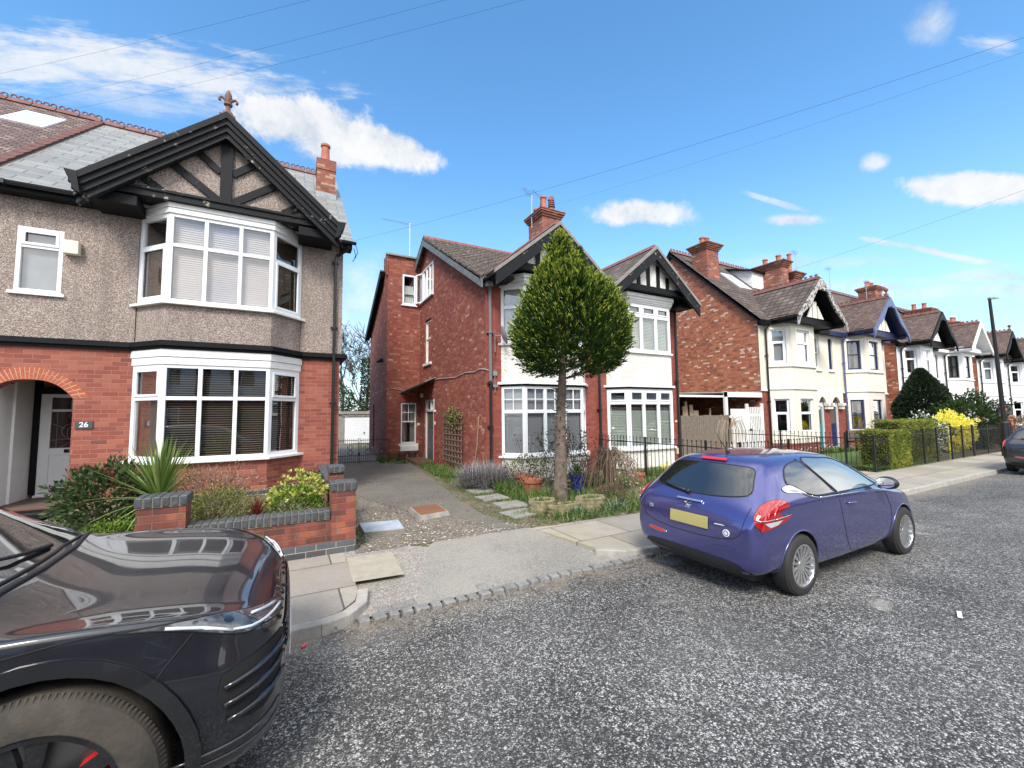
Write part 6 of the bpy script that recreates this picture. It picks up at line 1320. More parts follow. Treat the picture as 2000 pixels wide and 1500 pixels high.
g.hull8([(16.6, 10.386, 1.5), (16.6, 10.386, 1.6), (17.5, 10.386, .55), (17.5, 10.386, .45)], [(16.6, 10.415, 1.5), (16.6, 10.415, 1.6), (17.5, 10.415, .55), (17.5, 10.415, .45)]); g.build('gate_leaf', 'whitepaint', PG)
g = MB(); g.box(16.48, 16.60, 10.34, 10.44, 0, 2.10); g.box(17.52, 17.63, 10.34, 10.44, 0, 2.12); g.build('gate_post', 'whitepaint', PG, bevel=.02); g = MB(); g.box(16.62, 16.78, 10.33, 10.36, 1.02, 1.08); g.build('latch', 'iron', PG)
CP = thing('carport', 'lean-to carport with a white front beam between the houses', 'carport', (15.2, 10.8, 0)); g = MB(); g.box(12.66, 15.3, 10.52, 10.58, 2.36, 2.44); g.box(15.3, 17.78, 10.46, 10.52, 2.38, 2.58); g.box(15.3, 15.44, 10.46, 10.56, 0, 2.6); g.build('white_frame', 'whitepaint', CP)
g = MB(); g.slab([(12.64, 10.5, 2.52), (17.79, 10.5, 2.64), (17.79, 17.5, 2.8), (12.64, 17.5, 2.66)], .05); g.build('roof_sheet', 'concrete', CP); g = MB(); g.box(12.64, 17.79, 17.4, 17.5, 0, 2.7); g.build('rear_boards', 'barkdark', CP)
for i, (x, h, t_) in enumerate([(13.55, 2.02, .16), (13.78, 2.22, .14), (14.0, 2.08, .20), (14.3, 1.86, .28), (14.95, 1.95, .08)]):
    g = MB(); g.M = Matrix.Translation((x, 10.95, 0)) @ Matrix.Rotation(-.06, 4, 'X') @ Matrix.Rotation([.03, -.02, .02, 0, .12][i], 4, 'Y'); g.box(-t_ / 2, t_ / 2, 0, .04, 0, h)
    tag(g.build('timber_plank', 'planks'), ['leftmost plank standing in the carport', 'tallest plank standing in the carport', 'third plank from the left in the carport', 'short wide plank standing in the carport', 'thin leaning plank at the right of the carport'][i], 'plank', 'planks stored upright in the carport')
W2 = thing('weeping_sapling', 'small bare weeping tree in front of the timber fence', 'tree', (13.3, 9.0, 0)); g = MB(); random.seed(15)
for k in range(26):
    a = random.random() * 6.283; rr_ = random.uniform(.3, .75); t0 = Vector((13.3, 9.0, 1.15)); e = t0 + Vector((math.cos(a) * rr_, math.sin(a) * rr_ * .6, -random.uniform(.4, .95))); m_ = t0 + Vector((math.cos(a) * rr_ * .65, math.sin(a) * rr_ * .4, random.uniform(.25, .5))); g.tube([t0, t0.lerp(m_, .6) + Vector((0, 0, .12)), m_, m_.lerp(e, .5) + Vector((math.cos(a) * .1, 0, .1)), e], [.012, .010, .008, .006, .004], 4, cap=False)
g.tube([(13.3, 9.0, 0), (13.32, 9.0, 1.16)], [.025, .016], 6); g.build('branches', mat('pale bark', (.34, .27, .2), .9), W2)
random.seed(70)
def conifer(name, label, c, r, h, n):
    root = thing(name, label, 'tree', (c[0], c[1], 0)); lf = LF()
    for _ in range(n):
        t = random.random() ** .8; a = random.random() * 6.283; k = 1 + .30 * mnoise.noise(Vector((math.cos(a) * 1.5, math.sin(a) * 1.5, t * 4))); rr_ = r * (math.sin(math.pi * min(1, .30 + t * .70)) ** .75) * k * (1 - .35 * random.random() ** 2)
        p = Vector((c[0] + rr_ * math.cos(a), c[1] + rr_ * math.sin(a), .15 + t * (h - .15))); lf.leaf(p, Vector((math.cos(a), math.sin(a), .9)) + rv() * .6, .2, .085)
    lf.build('foliage', 'conifer', root); g = MB(); g.tube([(c[0], c[1], 0), (c[0], c[1], h * .8)], [.09, .02], 7); g.build('trunk', 'barkdark', root); return root
conifer('dark_conifer', 'dark conifer with reddish right side in front of the white house', (27.3, 8.3, 0), .98, 3.7, 11000)
bush('camellia_shrub', 'green shrub covered in white blossom left of the yellow shrub', 'shrub', (22.7, 6.9, .75), (.95, .7, .75), 2600, .09, .06, 'whitebloom', lump=.3)
bush('forsythia_shrub', 'bright yellow flowering shrub behind the dark railing', 'shrub', (24.6, 6.7, .85), (1.15, .75, .78), 6500, .08, .05, 'yellowbloom', lump=.3)
bush('laurel_shrub', 'big spreading dark green shrub behind the street lamp', 'shrub', (27.6, 6.9, 1.15), (2.0, 1.1, 1.25), 6500, .16, .07, 'darkleaf', lump=.35, stems=10)
bush('garden_shrub', 'bare brown bush against the brick strip between blue and white houses', 'shrub', (28.6, 9.3, .9), (1.2, .6, .9), 1600, .08, .02, 'twig', stems=26, lump=.4)
bush('garden_shrub', 'thin bare shrub below the navy framed windows', 'shrub', (24.6, 9.6, .6), (.9, .5, .7), 700, .07, .02, 'twig', stems=22, lump=.4)
bush('ornamental_grass', 'tawny grass hedge by the pavement beyond the lamp', 'shrub', (32.5, 6.6, .6), (4.0, .8, .75), 5200, .2, .03, 'twig', stems=0, lump=.25)
random.seed(77)
lf = LF(); weeds([(17.0, 9.0), (22.0, 9.0), (22, 9.4), (17, 9.6)], 500, .1, .25, .03, .5); weeds([(15.2, 5.8), (16.0, 5.8), (16.0, 6.2), (15.2, 6.3)], 200, .06, .16, .03, .5)
tag(lf.build('lawn_edge_plants', 'midleaf'), 'low border plants behind the small front lawn', 'plants', kind='stuff')
lf = LF()
for _ in range(90): lf.leaf(Vector((random.uniform(17.5, 22), random.uniform(9.0, 9.4), random.uniform(.2, .35))), rv(), .07, .06)
tag(lf.build('border_flowers', 'whitebloom'), 'white flowers in the border behind the front lawn', 'flowers', kind='stuff')
BN = thing('garden_bench', 'dark slatted bench by the blue trimmed porch', 'bench', (22.5, 9.0, 0)); g = MB(); g.M = Matrix.Translation((.35, -.6, 0)); g.box(21.6, 23.0, 9.5, 9.9, .38, .42); g.box(21.6, 21.66, 9.5, 9.56, 0, .6); g.box(22.94, 23.0, 9.5, 9.56, 0, .6); g.box(21.6, 21.66, 9.84, 9.9, 0, .9); g.box(22.94, 23.0, 9.84, 9.9, 0, .9); g.build('frame', 'black', BN); g = MB(); g.M = Matrix.Translation((.35, -.6, 0))
for k in range(16): g.box(21.7 + k * .078, 21.74 + k * .078, 9.86, 9.9, .45, .88)
g.build('slats', 'wood', BN)

# ================================================================= street lamp, sign, wires, aerials
SLt = thing('street_lamp', 'tall slim black street lamp leaning slightly at the right', 'street lamp', (24.1, 5.05, 0)); g = MB(); g.tube([(24.1, 5.05, 0), (24.1, 5.05, 1.25)], [.14, .13], 14); g.tube([(24.1, 5.05, 1.25), (24.1, 5.05, 1.32)], [.13, .07], 14); g.tube([(24.1, 5.05, 1.3), (23.95, 5.05, 4.0), (23.75, 5.05, 6.05)], [.075, .06, .045], 12); g.build('post', 'iron', SLt, smooth=50)
g = MB(); g.M = Matrix.Translation((23.75, 5.05, 6.05)) @ Matrix.Rotation(-.12, 4, 'Y'); g.box(-.06, .75, -.05, .05, -.02, .035); g.hull8([(.2, -.11, -.02), (.95, -.08, -.015), (.95, .08, -.015), (.2, .11, -.02)], [(.25, -.08, .05), (.9, -.05, .03), (.9, .05, .03), (.25, .08, .05)]); g.build('lamp_head', mat('grey lamp head', (.25, .25, .26), .4), SLt)
SG = thing('estate_agent_sign', 'black and orange board on a white post behind the dark car', 'sign', (28.4, 5.9, 0)); g = MB(); g.box(27.4, 29.3, 5.86, 5.90, 1.48, 2.02); bd = g.build('upper_board', mat('dark sign board', (.03, .03, .035), .5), SG)
g = MB(); g.box(27.4, 29.3, 5.855, 5.86, 1.44, 1.50); g.box(27.4, 29.3, 5.86, 5.90, 1.02, 1.30); lb = g.build('lower_board', mat('orange red sign board', (.62, .10, .05), .5), SG); g = MB(); g.box(28.30, 28.40, 5.91, 5.99, 0, 2.0); g.build('post', 'whitepaint', SG)
text(bd, 'OMB', (27.95, 5.85, 1.74), .42, mat('orange red sign lettering', (.75, .12, .06), .5), name='lettering', bold=.012)
def wire(label, a, b, sag, r=.0022):
    a, b = Vector(a), Vector(b); g = MB(); pts = []
    for k in range(25): t = k / 24; p = a.lerp(b, t); p.z -= sag * 4 * t * (1 - t); pts.append(p)
    g.tube(pts, r, 4); o = g.build('overhead_wire', 'cable'); return tag(o, label, 'wire', 'overhead telephone wires')
PT = (15.0, -7.0, 8.3)
PO = thing('telegraph_pole', 'wooden telegraph pole on the opposite pavement', 'pole', (15, -7, 0)); g = MB(); g.tube([(15, -7, 0), (15, -7, 8.6)], [.14, .10], 12); g.build('pole', 'barkdark', PO); g = MB(); g.lathe([(.25, 8.2), (.27, 8.25), (.25, 8.3)], (15, -7, 0), 16); g.build('ring_head', 'metal', PO)
wire('upper left wire from the tiled ridge, leftmost', (-7.3, 15.2, 10.4), PT, .5); wire('middle wire rising from the tiled ridge at upper left', (-6.0, 15.2, 10.35), PT, .5); wire('lowest of the wires rising from the tiled ridge at upper left', (-5.4, 15.2, 10.3), PT, .6)
wire('wire from the grey slate gable end by the downpipe', (1.25, 10.1, 5.9), PT, .5); wire('wire from the shared chimney of the brick pair', (9.3, 13.6, 10.3), PT, .4); wire('wire reaching the right hand gable of the brick pair', (12.6, 10.0, 5.8), PT, .5)
g = MB(); 
for (x, z) in ((1.3, 5.72), (1.26, 5.62)): g.tube([(x, 10.1, z + .1), (x + .05, 10.08, z - .1), (x - .02, 10.1, z - .22)], .008, 4)
tag(g.build('loose_cable', 'cable'), 'loose cable ends dangling below the slate eaves corner', 'cable')
def aerial(label, p, h, boom, n=9, rzz=0.):
    root = thing('television_aerial', label, 'aerial', p, 'rooftop television aerials'); g = MB(); g.M = Matrix.Translation(p); g.tube([(0, 0, 0), (0, 0, h)], .016, 5); g.build('mast', 'metal', root); g = MB(); g.M = Matrix.Translation((p[0], p[1], p[2] + h - .05)) @ Matrix.Rotation(rzz, 4, 'Z'); g.tube([(-boom, 0, 0), (.15, 0, 0)], .010, 4)
    for k in range(n): x = -boom + boom * k / n; g.tube([(x, -.13 - .008 * k, 0), (x, .13 + .008 * k, 0)], .005, 4)
    g.tube([(.1, 0, -.12), (.1, 0, .12)], .01, 4); g.build('boom', 'metal', root); return root
aerial('aerial with a long boom over the side wing of the brick house', (4.42, 17.3, 8.3), 1.75, 1.15, 12, .0)
aerial('left aerial clamped to the shared chimney of the brick pair', (8.5, 13.9, 9.3), 1.35, .75, 7, .6); aerial('higher aerial above the shared chimney of the brick pair', (9.2, 14.2, 9.9), 1.0, .8, 7, .5)
aerial('aerial right of the double stack on the cream house', (25.2, 12.5, 8.0), 2.7, .9, 8, .3); aerial('aerial behind the navy trimmed gable', (28.6, 12.4, 8.0), 2.3, .7, 7, .3); aerial('aerial left of the far chimney', (33.5, 12.5, 8.4), 1.9, .5, 5, .4)
g = MB(); g.box(0, .16, 0, .03, 0, .003); tag(at(g.build('litter', 'white'), (5.15, 1.42, .002), .3), 'flattened white litter on the road beyond the purple car', 'litter')
g = MB(); g.tube([(0, 0, .008), (.03, .02, .014), (.01, .04, .008)], [.010, .015, .007], 5); tag(at(g.build('litter', mat('pink plastic', (.7, .06, .12), .4)), (.14, 3.92, -.09), 0), 'crumpled pink litter in the gutter by the black car', 'litter')

# ================================================================= houses across the road, seen only in reflections
random.seed(90)
def opposite(x):
    H = thing('facing_house', 'plain bay fronted house on the far side of the road', 'house', (x, -13, 0), 'houses across the road'); mb = MB(); wall(mb, (x + 3.3, -13), (x - 3.3, -13), 2.9, 5.8, [(.7, 2.6, 3.8, 5.3), (4.2, 5.6, 3.8, 5.3)]); mb.build('rendered_wall', 'whiterender', H)
    mb = MB(); wall(mb, (x + 3.3, -13.02), (x - 3.3, -13.02), 0, 2.9, [(.7, 2.8, .8, 2.4), (4.4, 5.4, 0, 2.3)]); wall(mb, (x - 3.3, -13), (x - 3.3, -21), 0, 5.7); wall(mb, (x + 3.3, -21), (x + 3.3, -13), 0, 5.7); mb.build('brick_wall', 'brick2f', H)
    mb = MB(); mb.slab([(x - 3.5, -12.8, 5.8), (x + 3.5, -12.8, 5.8), (x + 3.5, -17, 9.6), (x - 3.5, -17, 9.6)], .1); mb.slab([(x - 3.5, -21.2, 5.8), (x + 3.5, -21.2, 5.8), (x + 3.5, -17, 9.6), (x - 3.5, -17, 9.6)], .1); mb.build('roof', 'tileplain', H)
    mb = MB(); mb.box(x - 3, x + 3, -14.5, -14.4, 0, 5.7); mb.build('interior', 'interior', H)
    window(H, (x + 2.6, -13), (x + .7, -13), 3.8, 5.3, mull=(.33, .66), trans=(4.8,), off=-.02); window(H, (x - .9, -13), (x - 2.3, -13), 3.8, 5.3, mull=(.5,), trans=(4.8,), off=-.02); window(H, (x + 2.6, -13), (x + .5, -13), .8, 2.4, mull=(.33, .66), trans=(1.9,), off=-.02)
    return H
def copy_tree(o, parent=None):
    c = o.copy(); COL.objects.link(c); c.parent = parent
    for ch in list(o.children): copy_tree(ch, c)
    return c
OP = opposite(-16.0); OP.location.x = -16.0
for k in range(1, 11):
    if k in (4,): continue
    c = copy_tree(OP); c.location.x = -16 + k * 7.4

# ================================================================= vehicles
M['tyre'] = mat('tyre rubber', (.028, .027, .027), .75, var=.3, vscale=8, bump=.2, bscale=60)
M['tyredirty'] = mat('dusty tyre rubber', (.065, .055, .043), .85, col2=(.025, .023, .021), vscale=7, bump=.25, bscale=60)
M['alloy'] = mat('silver alloy', (.62, .62, .63), .22, metal=.85)
M['rimblack'] = mat('gloss black alloy', (.012, .013, .015), .22, coat=.5)
M['blackplastic'] = mat('black plastic trim', (.018, .018, .02), .5, bump=.1)
M['liner'] = mat('wheel arch liner', (.008, .008, .009), .9)
M['chrome'] = mat('chrome trim', (.8, .8, .82), .12, metal=1)
M['redlens'] = mat('red lamp lens', (.30, .004, .008), .08, coat=1, spec=.8)
M['redlens2'] = mat('bright red lamp strip', (.55, .02, .025), .15, coat=1)
M['clearlens'] = mat('clear lamp lens', (.55, .57, .6), .08, metal=.3, coat=1)
M['lampdark'] = mat('smoky headlamp lens', (.12, .125, .14), .05, metal=.1, coat=1, col2=(.03, .032, .036), vscale=14)
M['calliper'] = mat('red brake calliper', (.5, .01, .015), .35)
M['disc'] = mat('brake disc', (.25, .25, .25), .35, metal=.9)
M['plateyellow'] = mat('blank yellow number plate', (.42, .36, .13), .4)
def paint(name, col, flake=.35, rough=.28, dust=.10):
    m, t, p = start(name, rough); p.inputs['Metallic'].default_value = flake; p.inputs['Coat Weight'].default_value = 1; p.inputs['Coat Roughness'].default_value = .02
    oc = t.new('ShaderNodeTexCoord').outputs['Object']
    t.l.new(t.mix(t.math('MULTIPLY', t.ramp(t.noise(oc, 3, 6, .7), [(.5, 0), (.75, 1)]), dust), col, (.3, .27, .23)), p.inputs['Base Color'])
    b = t.new('ShaderNodeBump', i_Strength=.015, i_Distance=.01, i_Height=t.noise(oc, 2.5, 2)); t.l.new(b.outputs[0], p.inputs['Coat Normal']); return m
M['purple'] = paint('purple blue metallic paint', (.085, .088, .26), .65, .24, .03)
M['blackpaint'] = paint('black metallic paint', (.008, .009, .015), .12, .3, .015)
M['greypaint'] = paint('dark grey metallic paint', (.045, .045, .05), .5)

class Car:
    """a body skin lofted through cross sections; windows, lamps and seams are laid on that skin"""
    def __init__(s, stations, loc, holes, paint_m, root, crease=((5, .35), (2, .4))):
        s.root = root; s.loc = Vector(loc); bm = bmesh.new(); rings = []
        for st in stations:
            x = st[0]; half = st[1]; ring = [bm.verts.new((x + (p[2] if len(p) > 2 else 0), -p[0], p[1])) for p in half] + [bm.verts.new((x + (p[2] if len(p) > 2 else 0), p[0], p[1])) for p in half[-2:0:-1]]
            rings.append(ring)
        n = len(rings[0])
        for i in range(len(rings) - 1):
            for k in range(n): bm.faces.new([rings[i][k], rings[i][(k + 1) % n], rings[i + 1][(k + 1) % n], rings[i + 1][k]])
        cl = bm.edges.layers.float.get('crease_edge') or bm.edges.layers.float.new('crease_edge')
        for a, b in zip(rings, rings[1:]):
            for k, cv in crease:
                for kk in (k, n - k):
                    e = bm.edges.get((a[kk], b[kk]))
                    if e: e[cl] = cv
        bm.faces.new(rings[0]); bm.faces.new(rings[-1][::-1]); bmesh.ops.recalc_face_normals(bm, faces=bm.faces)
        me = bpy.data.meshes.new('body'); bm.to_mesh(me); bm.free(); o = bpy.data.objects.new('body', me); COL.objects.link(o)
        sub = o.modifiers.new('s', 'SUBSURF'); sub.levels = 3; sub.render_levels = 3
        bpy.context.view_layer.update(); dg = bpy.context.evaluated_depsgraph_get()
        m2 = bpy.data.meshes.new_from_object(o.evaluated_get(dg)); o.modifiers.clear(); o.data = m2
        b2 = bmesh.new(); b2.from_mesh(m2); s.bvh = BVHTree.FromBMesh(b2); b2.free()
        cu = bmesh.new()
        for (hx, hz, r, yin, yout) in holes:
            for sgn in (-1, 1):
                mtx = Matrix.Translation((hx, sgn * (yin + yout) / 2, hz)) @ Matrix.Rotation(math.pi / 2, 4, 'X')
                bmesh.ops.create_cone(cu, cap_ends=True, segments=48, radius1=r, radius2=r, depth=yout - yin, matrix=mtx)
        cm = bpy.data.meshes.new('cut'); cu.to_mesh(cm); cu.free(); co = bpy.data.objects.new('cut', cm); COL.objects.link(co)
        bo = o.modifiers.new('b', 'BOOLEAN'); bo.object = co; bo.operation = 'DIFFERENCE'; bo.solver = 'EXACT'
        bpy.context.view_layer.update(); dg = bpy.context.evaluated_depsgraph_get()
        m3 = bpy.data.meshes.new_from_object(o.evaluated_get(dg)); o.modifiers.clear(); o.data = m3; bpy.data.objects.remove(co)
        m3.materials.clear(); m3.materials.append(M[paint_m]); m3.materials.append(M['liner'])
        cyl = [(h[0], h[1], h[2]) for h in holes]
        for p in m3.polygons:
            c = p.center; p.use_smooth = True; p.material_index = 0
            for (hx, hz, r) in cyl:
                rr = math.hypot(c.x - hx, c.z - hz)
                if rr < r * 1.004 and (abs(p.normal.y) > .9 and abs(c.y) < .62 or rr > r * .96 and (c.x - hx) * p.normal.x + (c.z - hz) * p.normal.z < -.5 * rr): p.material_index = 1; p.use_smooth = False
        m3.set_sharp_from_angle(angle=R_(38))
        o.parent = root; s.body = o
    def hit(s, p, d):
        h, n, i, dist = s.bvh.ray_cast(Vector(p), Vector(d).normalized()); return h, n
    def patch(s, name, poly, org, u, v, d, mats, off=.004, step=.05, parent=None, thick=0, rim=None, rimr=.006):
        """flat outline (in u, v from org) shot along d on to the skin"""
        u, v, d, org = Vector(u), Vector(v), Vector(d).normalized(), Vector(org)
        pts = []
        for i, a in enumerate(poly):
            b = poly[(i + 1) % len(poly)]; L = math.hypot(b[0] - a[0], b[1] - a[1]); n = max(1, int(L / step))
            for k in range(n): pts.append(Vector((a[0] + (b[0] - a[0]) * k / n, a[1] + (b[1] - a[1]) * k / n)))
        nb = len(pts); xs = [p.x for p in pts]; ys = [p.y for p in pts]
        def inside(x, y):
            c = False; j = nb - 1
            for i in range(nb):
                if (pts[i].y > y) != (pts[j].y > y) and x < (pts[j].x - pts[i].x) * (y - pts[i].y) / (pts[j].y - pts[i].y) + pts[i].x: c = not c
                j = i
            return c
        allp = list(pts); y = min(ys) + step / 2
        while y < max(ys):
            x = min(xs) + step / 2
            while x < max(xs):
                if inside(x, y) and min((p - Vector((x, y))).length for p in pts) > step * .45: allp.append(Vector((x, y)))
                x += step
            y += step
        vs, es, fs, *_ = delaunay_2d_cdt(allp, [(i, (i + 1) % nb) for i in range(nb)], [], 1, 1e-5)
        mb = MB(); V = []; ok = []
        for q in vs:
            p0 = org + u * q.x + v * q.y; h, n_ = s.hit(p0, d)
            if h is None: V.append(None); continue
            if n_.dot(d) > 0: n_ = -n_
            V.append(mb.v(h + n_ * off))
        for f in fs:
            if all(V[i] is not None for i in f): mb.face([V[i] for i in f])
        bmesh.ops.recalc_face_normals(mb.bm, faces=mb.bm.faces)
        av = sum((f.normal for f in mb.bm.faces), Vector())
        if av.dot(d) > 0: bmesh.ops.reverse_faces(mb.bm, faces=mb.bm.faces)
        if thick: r = bmesh.ops.solidify(mb.bm, geom=list(mb.bm.faces), thickness=-thick)
        par = parent or s.root; bmesh.ops.translate(mb.bm, vec=wloc(par), verts=mb.bm.verts)
        o = mb.build(name, mats, par, smooth=1 if not thick else 40, recalc=False)
        if rim:
            loop = [org + u * p.x + v * p.y for p in pts]; path = []
            for p0 in loop:
                h, n_ = s.hit(p0, d)
                if h is not None: path.append(h + (n_ if n_.dot(d) < 0 else -n_) * (off * .6))
            path.append(path[0]); g = MB(); g.tube(path, rimr, 5); bmesh.ops.translate(g.bm, vec=wloc(o), verts=g.bm.verts); g.build('surround', rim, o, smooth=1)
        return o
    def line(s, mb, pts, org, u, v, d, r=.004, off=0.0, step=.05):
        u, v, d, org = Vector(u), Vector(v), Vector(d).normalized(), Vector(org); path = []
        for a, b in zip(pts, pts[1:]):
            L = math.hypot(b[0] - a[0], b[1] - a[1]); n = max(1, int(L / step))
            for k in range(n + 1):
                q = (a[0] + (b[0] - a[0]) * k / n, a[1] + (b[1] - a[1]) * k / n); h, n_ = s.hit(org + u * q[0] + v * q[1], d)
                if h is not None and (not path or (path[-1] - h).length > 1e-4): path.append(h + (n_ if n_.dot(d) < 0 else -n_) * off)
        if len(path) > 1: mb.tube(path, r, 5)
def spline(pts, n=6, closed=True):
    out = []; m = len(pts); rng = range(m if closed else m - 1)
    for i in rng:
        p0, p1, p2, p3 = (Vector(pts[(i + k - 1) % m] if closed else pts[min(max(i + k - 1, 0), m - 1)]) for k in range(4))
        for k in range(n):
            t = k / n; q = .5 * ((2 * p1) + (p2 - p0) * t + (2 * p0 - 5 * p1 + 4 * p2 - p3) * t * t + (3 * p1 - p0 - 3 * p2 + p3) * t ** 3); out.append((q.x, q.y))
    if not closed: out.append(tuple(pts[-1]))
    return out
def wheel(root, x, y, r, wd, side, rimr, style, rim_m, tyre_m, steer=0):
    """wheel at local (x, y); side -1 faces the -y side"""
    base = wloc(root); g = MB(); g.M = Matrix.Translation(base + Vector((x, y, r))) @ Matrix.Rotation(steer, 4, 'Z')
    h = wd / 2
    prof = [(rimr, -h * .9), (rimr + .012, -h), (r - .05, -h), (r - .018, -h * .86), (r - .004, -h * .6), (r, -h * .3), (r, h * .3), (r - .004, h * .6), (r - .018, h * .86), (r - .05, h), (rimr + .012, h), (rimr, h * .9)]
    g.lathe(prof, (0, 0, 0), 56, 'y', cap=False)
    for k in range(130):
        a = 2 * math.pi * k / 130; g2 = Matrix.Rotation(-a, 4, 'Y')
        for s_ in (-1, 1):
            p = [g2 @ Vector(q) for q in ((r - .022, s_ * h * .88, -.004), (r + .0015, s_ * h * .62, -.004), (r + .0015, s_ * h * .62, .004), (r - .022, s_ * h * .88, .004))]
            q = [g2 @ Vector(q) for q in ((r - .032, s_ * h * .80, -.006), (r - .02, s_ * h * .5, -.006), (r - .02, s_ * h * .5, .006), (r - .032, s_ * h * .80, .006))]
            g.hull8([tuple(t) for t in p], [tuple(t) for t in q])
    ty = g.build('tyre', tyre_m, root, smooth=35)
    g = MB(); g.M = Matrix.Translation(base + Vector((x, y, r))) @ Matrix.Rotation(steer, 4, 'Z') @ (Matrix.Rotation(math.pi, 4, 'Z') if side > 0 else Matrix.Identity(4))
    # local: the visible face is at -y
    g.lathe([(rimr + .004, -h * .92), (rimr - .012, -h * .96), (rimr - .022, -h * .8), (rimr - .03, h * .2), (rimr - .04, h * .8), (rimr, h * .85)], (0, 0, 0), 56, 'y', cap=False)
    g.lathe([(.02, -h * .72), (.05, -h * .70), (.062, -h * .5), (.062, 0)], (0, 0, 0), 20, 'y')
    def spoke(a, w0, w1, r0, r1, y0, y1, th=.02):
        m_ = Matrix.Rotation(-a, 4, 'Y'); A = [m_ @ Vector(q) for q in ((r0, y0, -w0), (r0, y0, w0), (r0, y0 + th * 2, w0), (r0, y0 + th * 2, -w0))]; B = [m_ @ Vector(q) for q in ((r1, y1, -w1), (r1, y1, w1), (r1, y1 + th, w1), (r1, y1 + th, -w1))]
        g.hull8([tuple(t) for t in A], [tuple(t) for t in B])
    if style == 'multi':
        for k in range(16): spoke(2 * math.pi * k / 16 + .1, .008, .017 if k % 2 else .021, .04, rimr - .012, -h * .68, -h * .90, .016)
    else:
        for k in range(5):
            a = 2 * math.pi * k / 5 + .35
            for da in (-.17, .17):
                m0 = Matrix.Rotation(-(a + da * .2), 4, 'Y'); m1 = Matrix.Rotation(-(a + da), 4, 'Y')
                A = [m0 @ Vector(q) for q in ((.05, -h * .62, -.018), (.05, -h * .62, .018), (.05, -h * .3, .018), (.05, -h * .3, -.018))]; B = [m1 @ Vector(q) for q in ((rimr - .014, -h * .86, -.024), (rimr - .014, -h * .86, .024), (rimr - .014, -h * .6, .024), (rimr - .014, -h * .6, -.024))]
                g.hull8([tuple(t) for t in A], [tuple(t) for t in B])
    g.build('rim', rim_m, ty, smooth=35)
    g = MB(); g.M = Matrix.Translation(base + Vector((x, y, r))) @ (Matrix.Rotation(math.pi, 4, 'Z') if side > 0 else Matrix.Identity(4)); g.lathe([(rimr * .78, 0), (rimr * .78, .02)], (0, 0, 0), 30, 'y'); g.build('brake_disc', 'disc' if style != 'multi' else 'liner', ty)
    if style != 'multi':
        g = MB(); g.M = Matrix.Translation(base + Vector((x, y, r))) @ (Matrix.Rotation(math.pi, 4, 'Z') if side > 0 else Matrix.Identity(4)); g.prism([(rimr * .55 * math.cos(a), rimr * .55 * math.sin(a)) for a in (-.5, -.1, .3, .6)] + [(rimr * .9 * math.cos(a), rimr * .9 * math.sin(a)) for a in (.6, .3, -.1, -.5)], 'y', -h * .42, .04); g.build('brake_calliper', 'calliper', ty, bevel=.012)
    return ty
def arch_lip(car, cx, cz, r, mat_, wdt=.012, a0=-.15, a1=math.pi + .15, off=.0):
    g = MB()
    for s in (-1, 1): car.line(g, [(cx + r * math.cos(a0 + (a1 - a0) * k / 26), cz + r * math.sin(a0 + (a1 - a0) * k / 26)) for k in range(27)], (0, s * 2, 0), (1, 0, 0), (0, 0, 1), (0, -s, 0), wdt, off, .2)
    bmesh.ops.translate(g.bm, vec=wloc(car.root), verts=g.bm.verts); return g.build('arch_lip', mat_, car.root, smooth=1)

# ---- the purple hatchback (local x = 0 at the rear bumper)
def half(zb, ws, wm, wb, zs, zm, zbelt, wr, zr, zt, dx=(0,) * 9, wt=None):
    P = [(0, zb), (ws * .8, zb), (ws, zb + zs), (wm, zm), (wb + .3 * (wm - wb), zbelt - .10), (wb, zbelt), (wr, zr), ((wt or wr * .7), zt - .012), (0, zt)]
    return [(p[0], p[1], d) for p, d in zip(P, dx)]
def hatch_stations():
    S = []
    #            zb   ws   wm   wb   zs   zm  zbelt  wr   zr    zt
    S.append((.00, half(.30, .58, .64, .62, .10, .46, .66, .56, .70, .715)))
    S.append((.035, half(.25, .70, .755, .72, .10, .46, .74, .62, .80, .84)))
    S.append((.11, half(.21, .76, .805, .765, .10, .48, .84, .665, .90, .93)))
    S.append((.24, half(.20, .77, .815, .78, .10, .50, .90, .655, 1.00, 1.045)))
    S.append((.42, half(.20, .775, .825, .785, .10, .52, .915, .635, 1.14, 1.23)))
    S.append((.56, half(.19, .775, .825, .785, .10, .52, .915, .62, 1.24, 1.335)))
    S.append((.74, half(.18, .775, .825, .785, .09, .52, .915, .605, 1.29, 1.365)))
    S.append((1.10, half(.155, .77, .815, .785, .08, .52, .92, .60, 1.31, 1.385)))
    S.append((1.60, half(.155, .765, .805, .785, .08, .50, .905, .595, 1.315, 1.385)))
    S.append((2.00, half(.155, .765, .805, .785, .08, .50, .895, .60, 1.275, 1.345)))
    S.append((2.35, half(.155, .77, .81, .785, .08, .50, .88, .625, 1.16, 1.235)))
    S.append((2.68, half(.18, .775, .82, .785, .08, .50, .865, .66, 1.00, 1.065)))
    S.append((2.88, half(.19, .78, .825, .785, .09, .50, .845, .68, .915, .955)))
    S.append((3.15, half(.20, .78, .825, .775, .10, .50, .80, .67, .86, .90)))
    S.append((3.42, half(.21, .76, .80, .745, .10, .48, .74, .62, .80, .835)))
    S.append((3.62, half(.22, .70, .735, .68, .10, .46, .66, .54, .72, .745)))
    S.append((3.74, half(.24, .58, .62, .57, .10, .44, .58, .44, .62, .64)))
    S.append((3.79, half(.28, .42, .46, .43, .08, .42, .53, .34, .56, .57)))
    return S
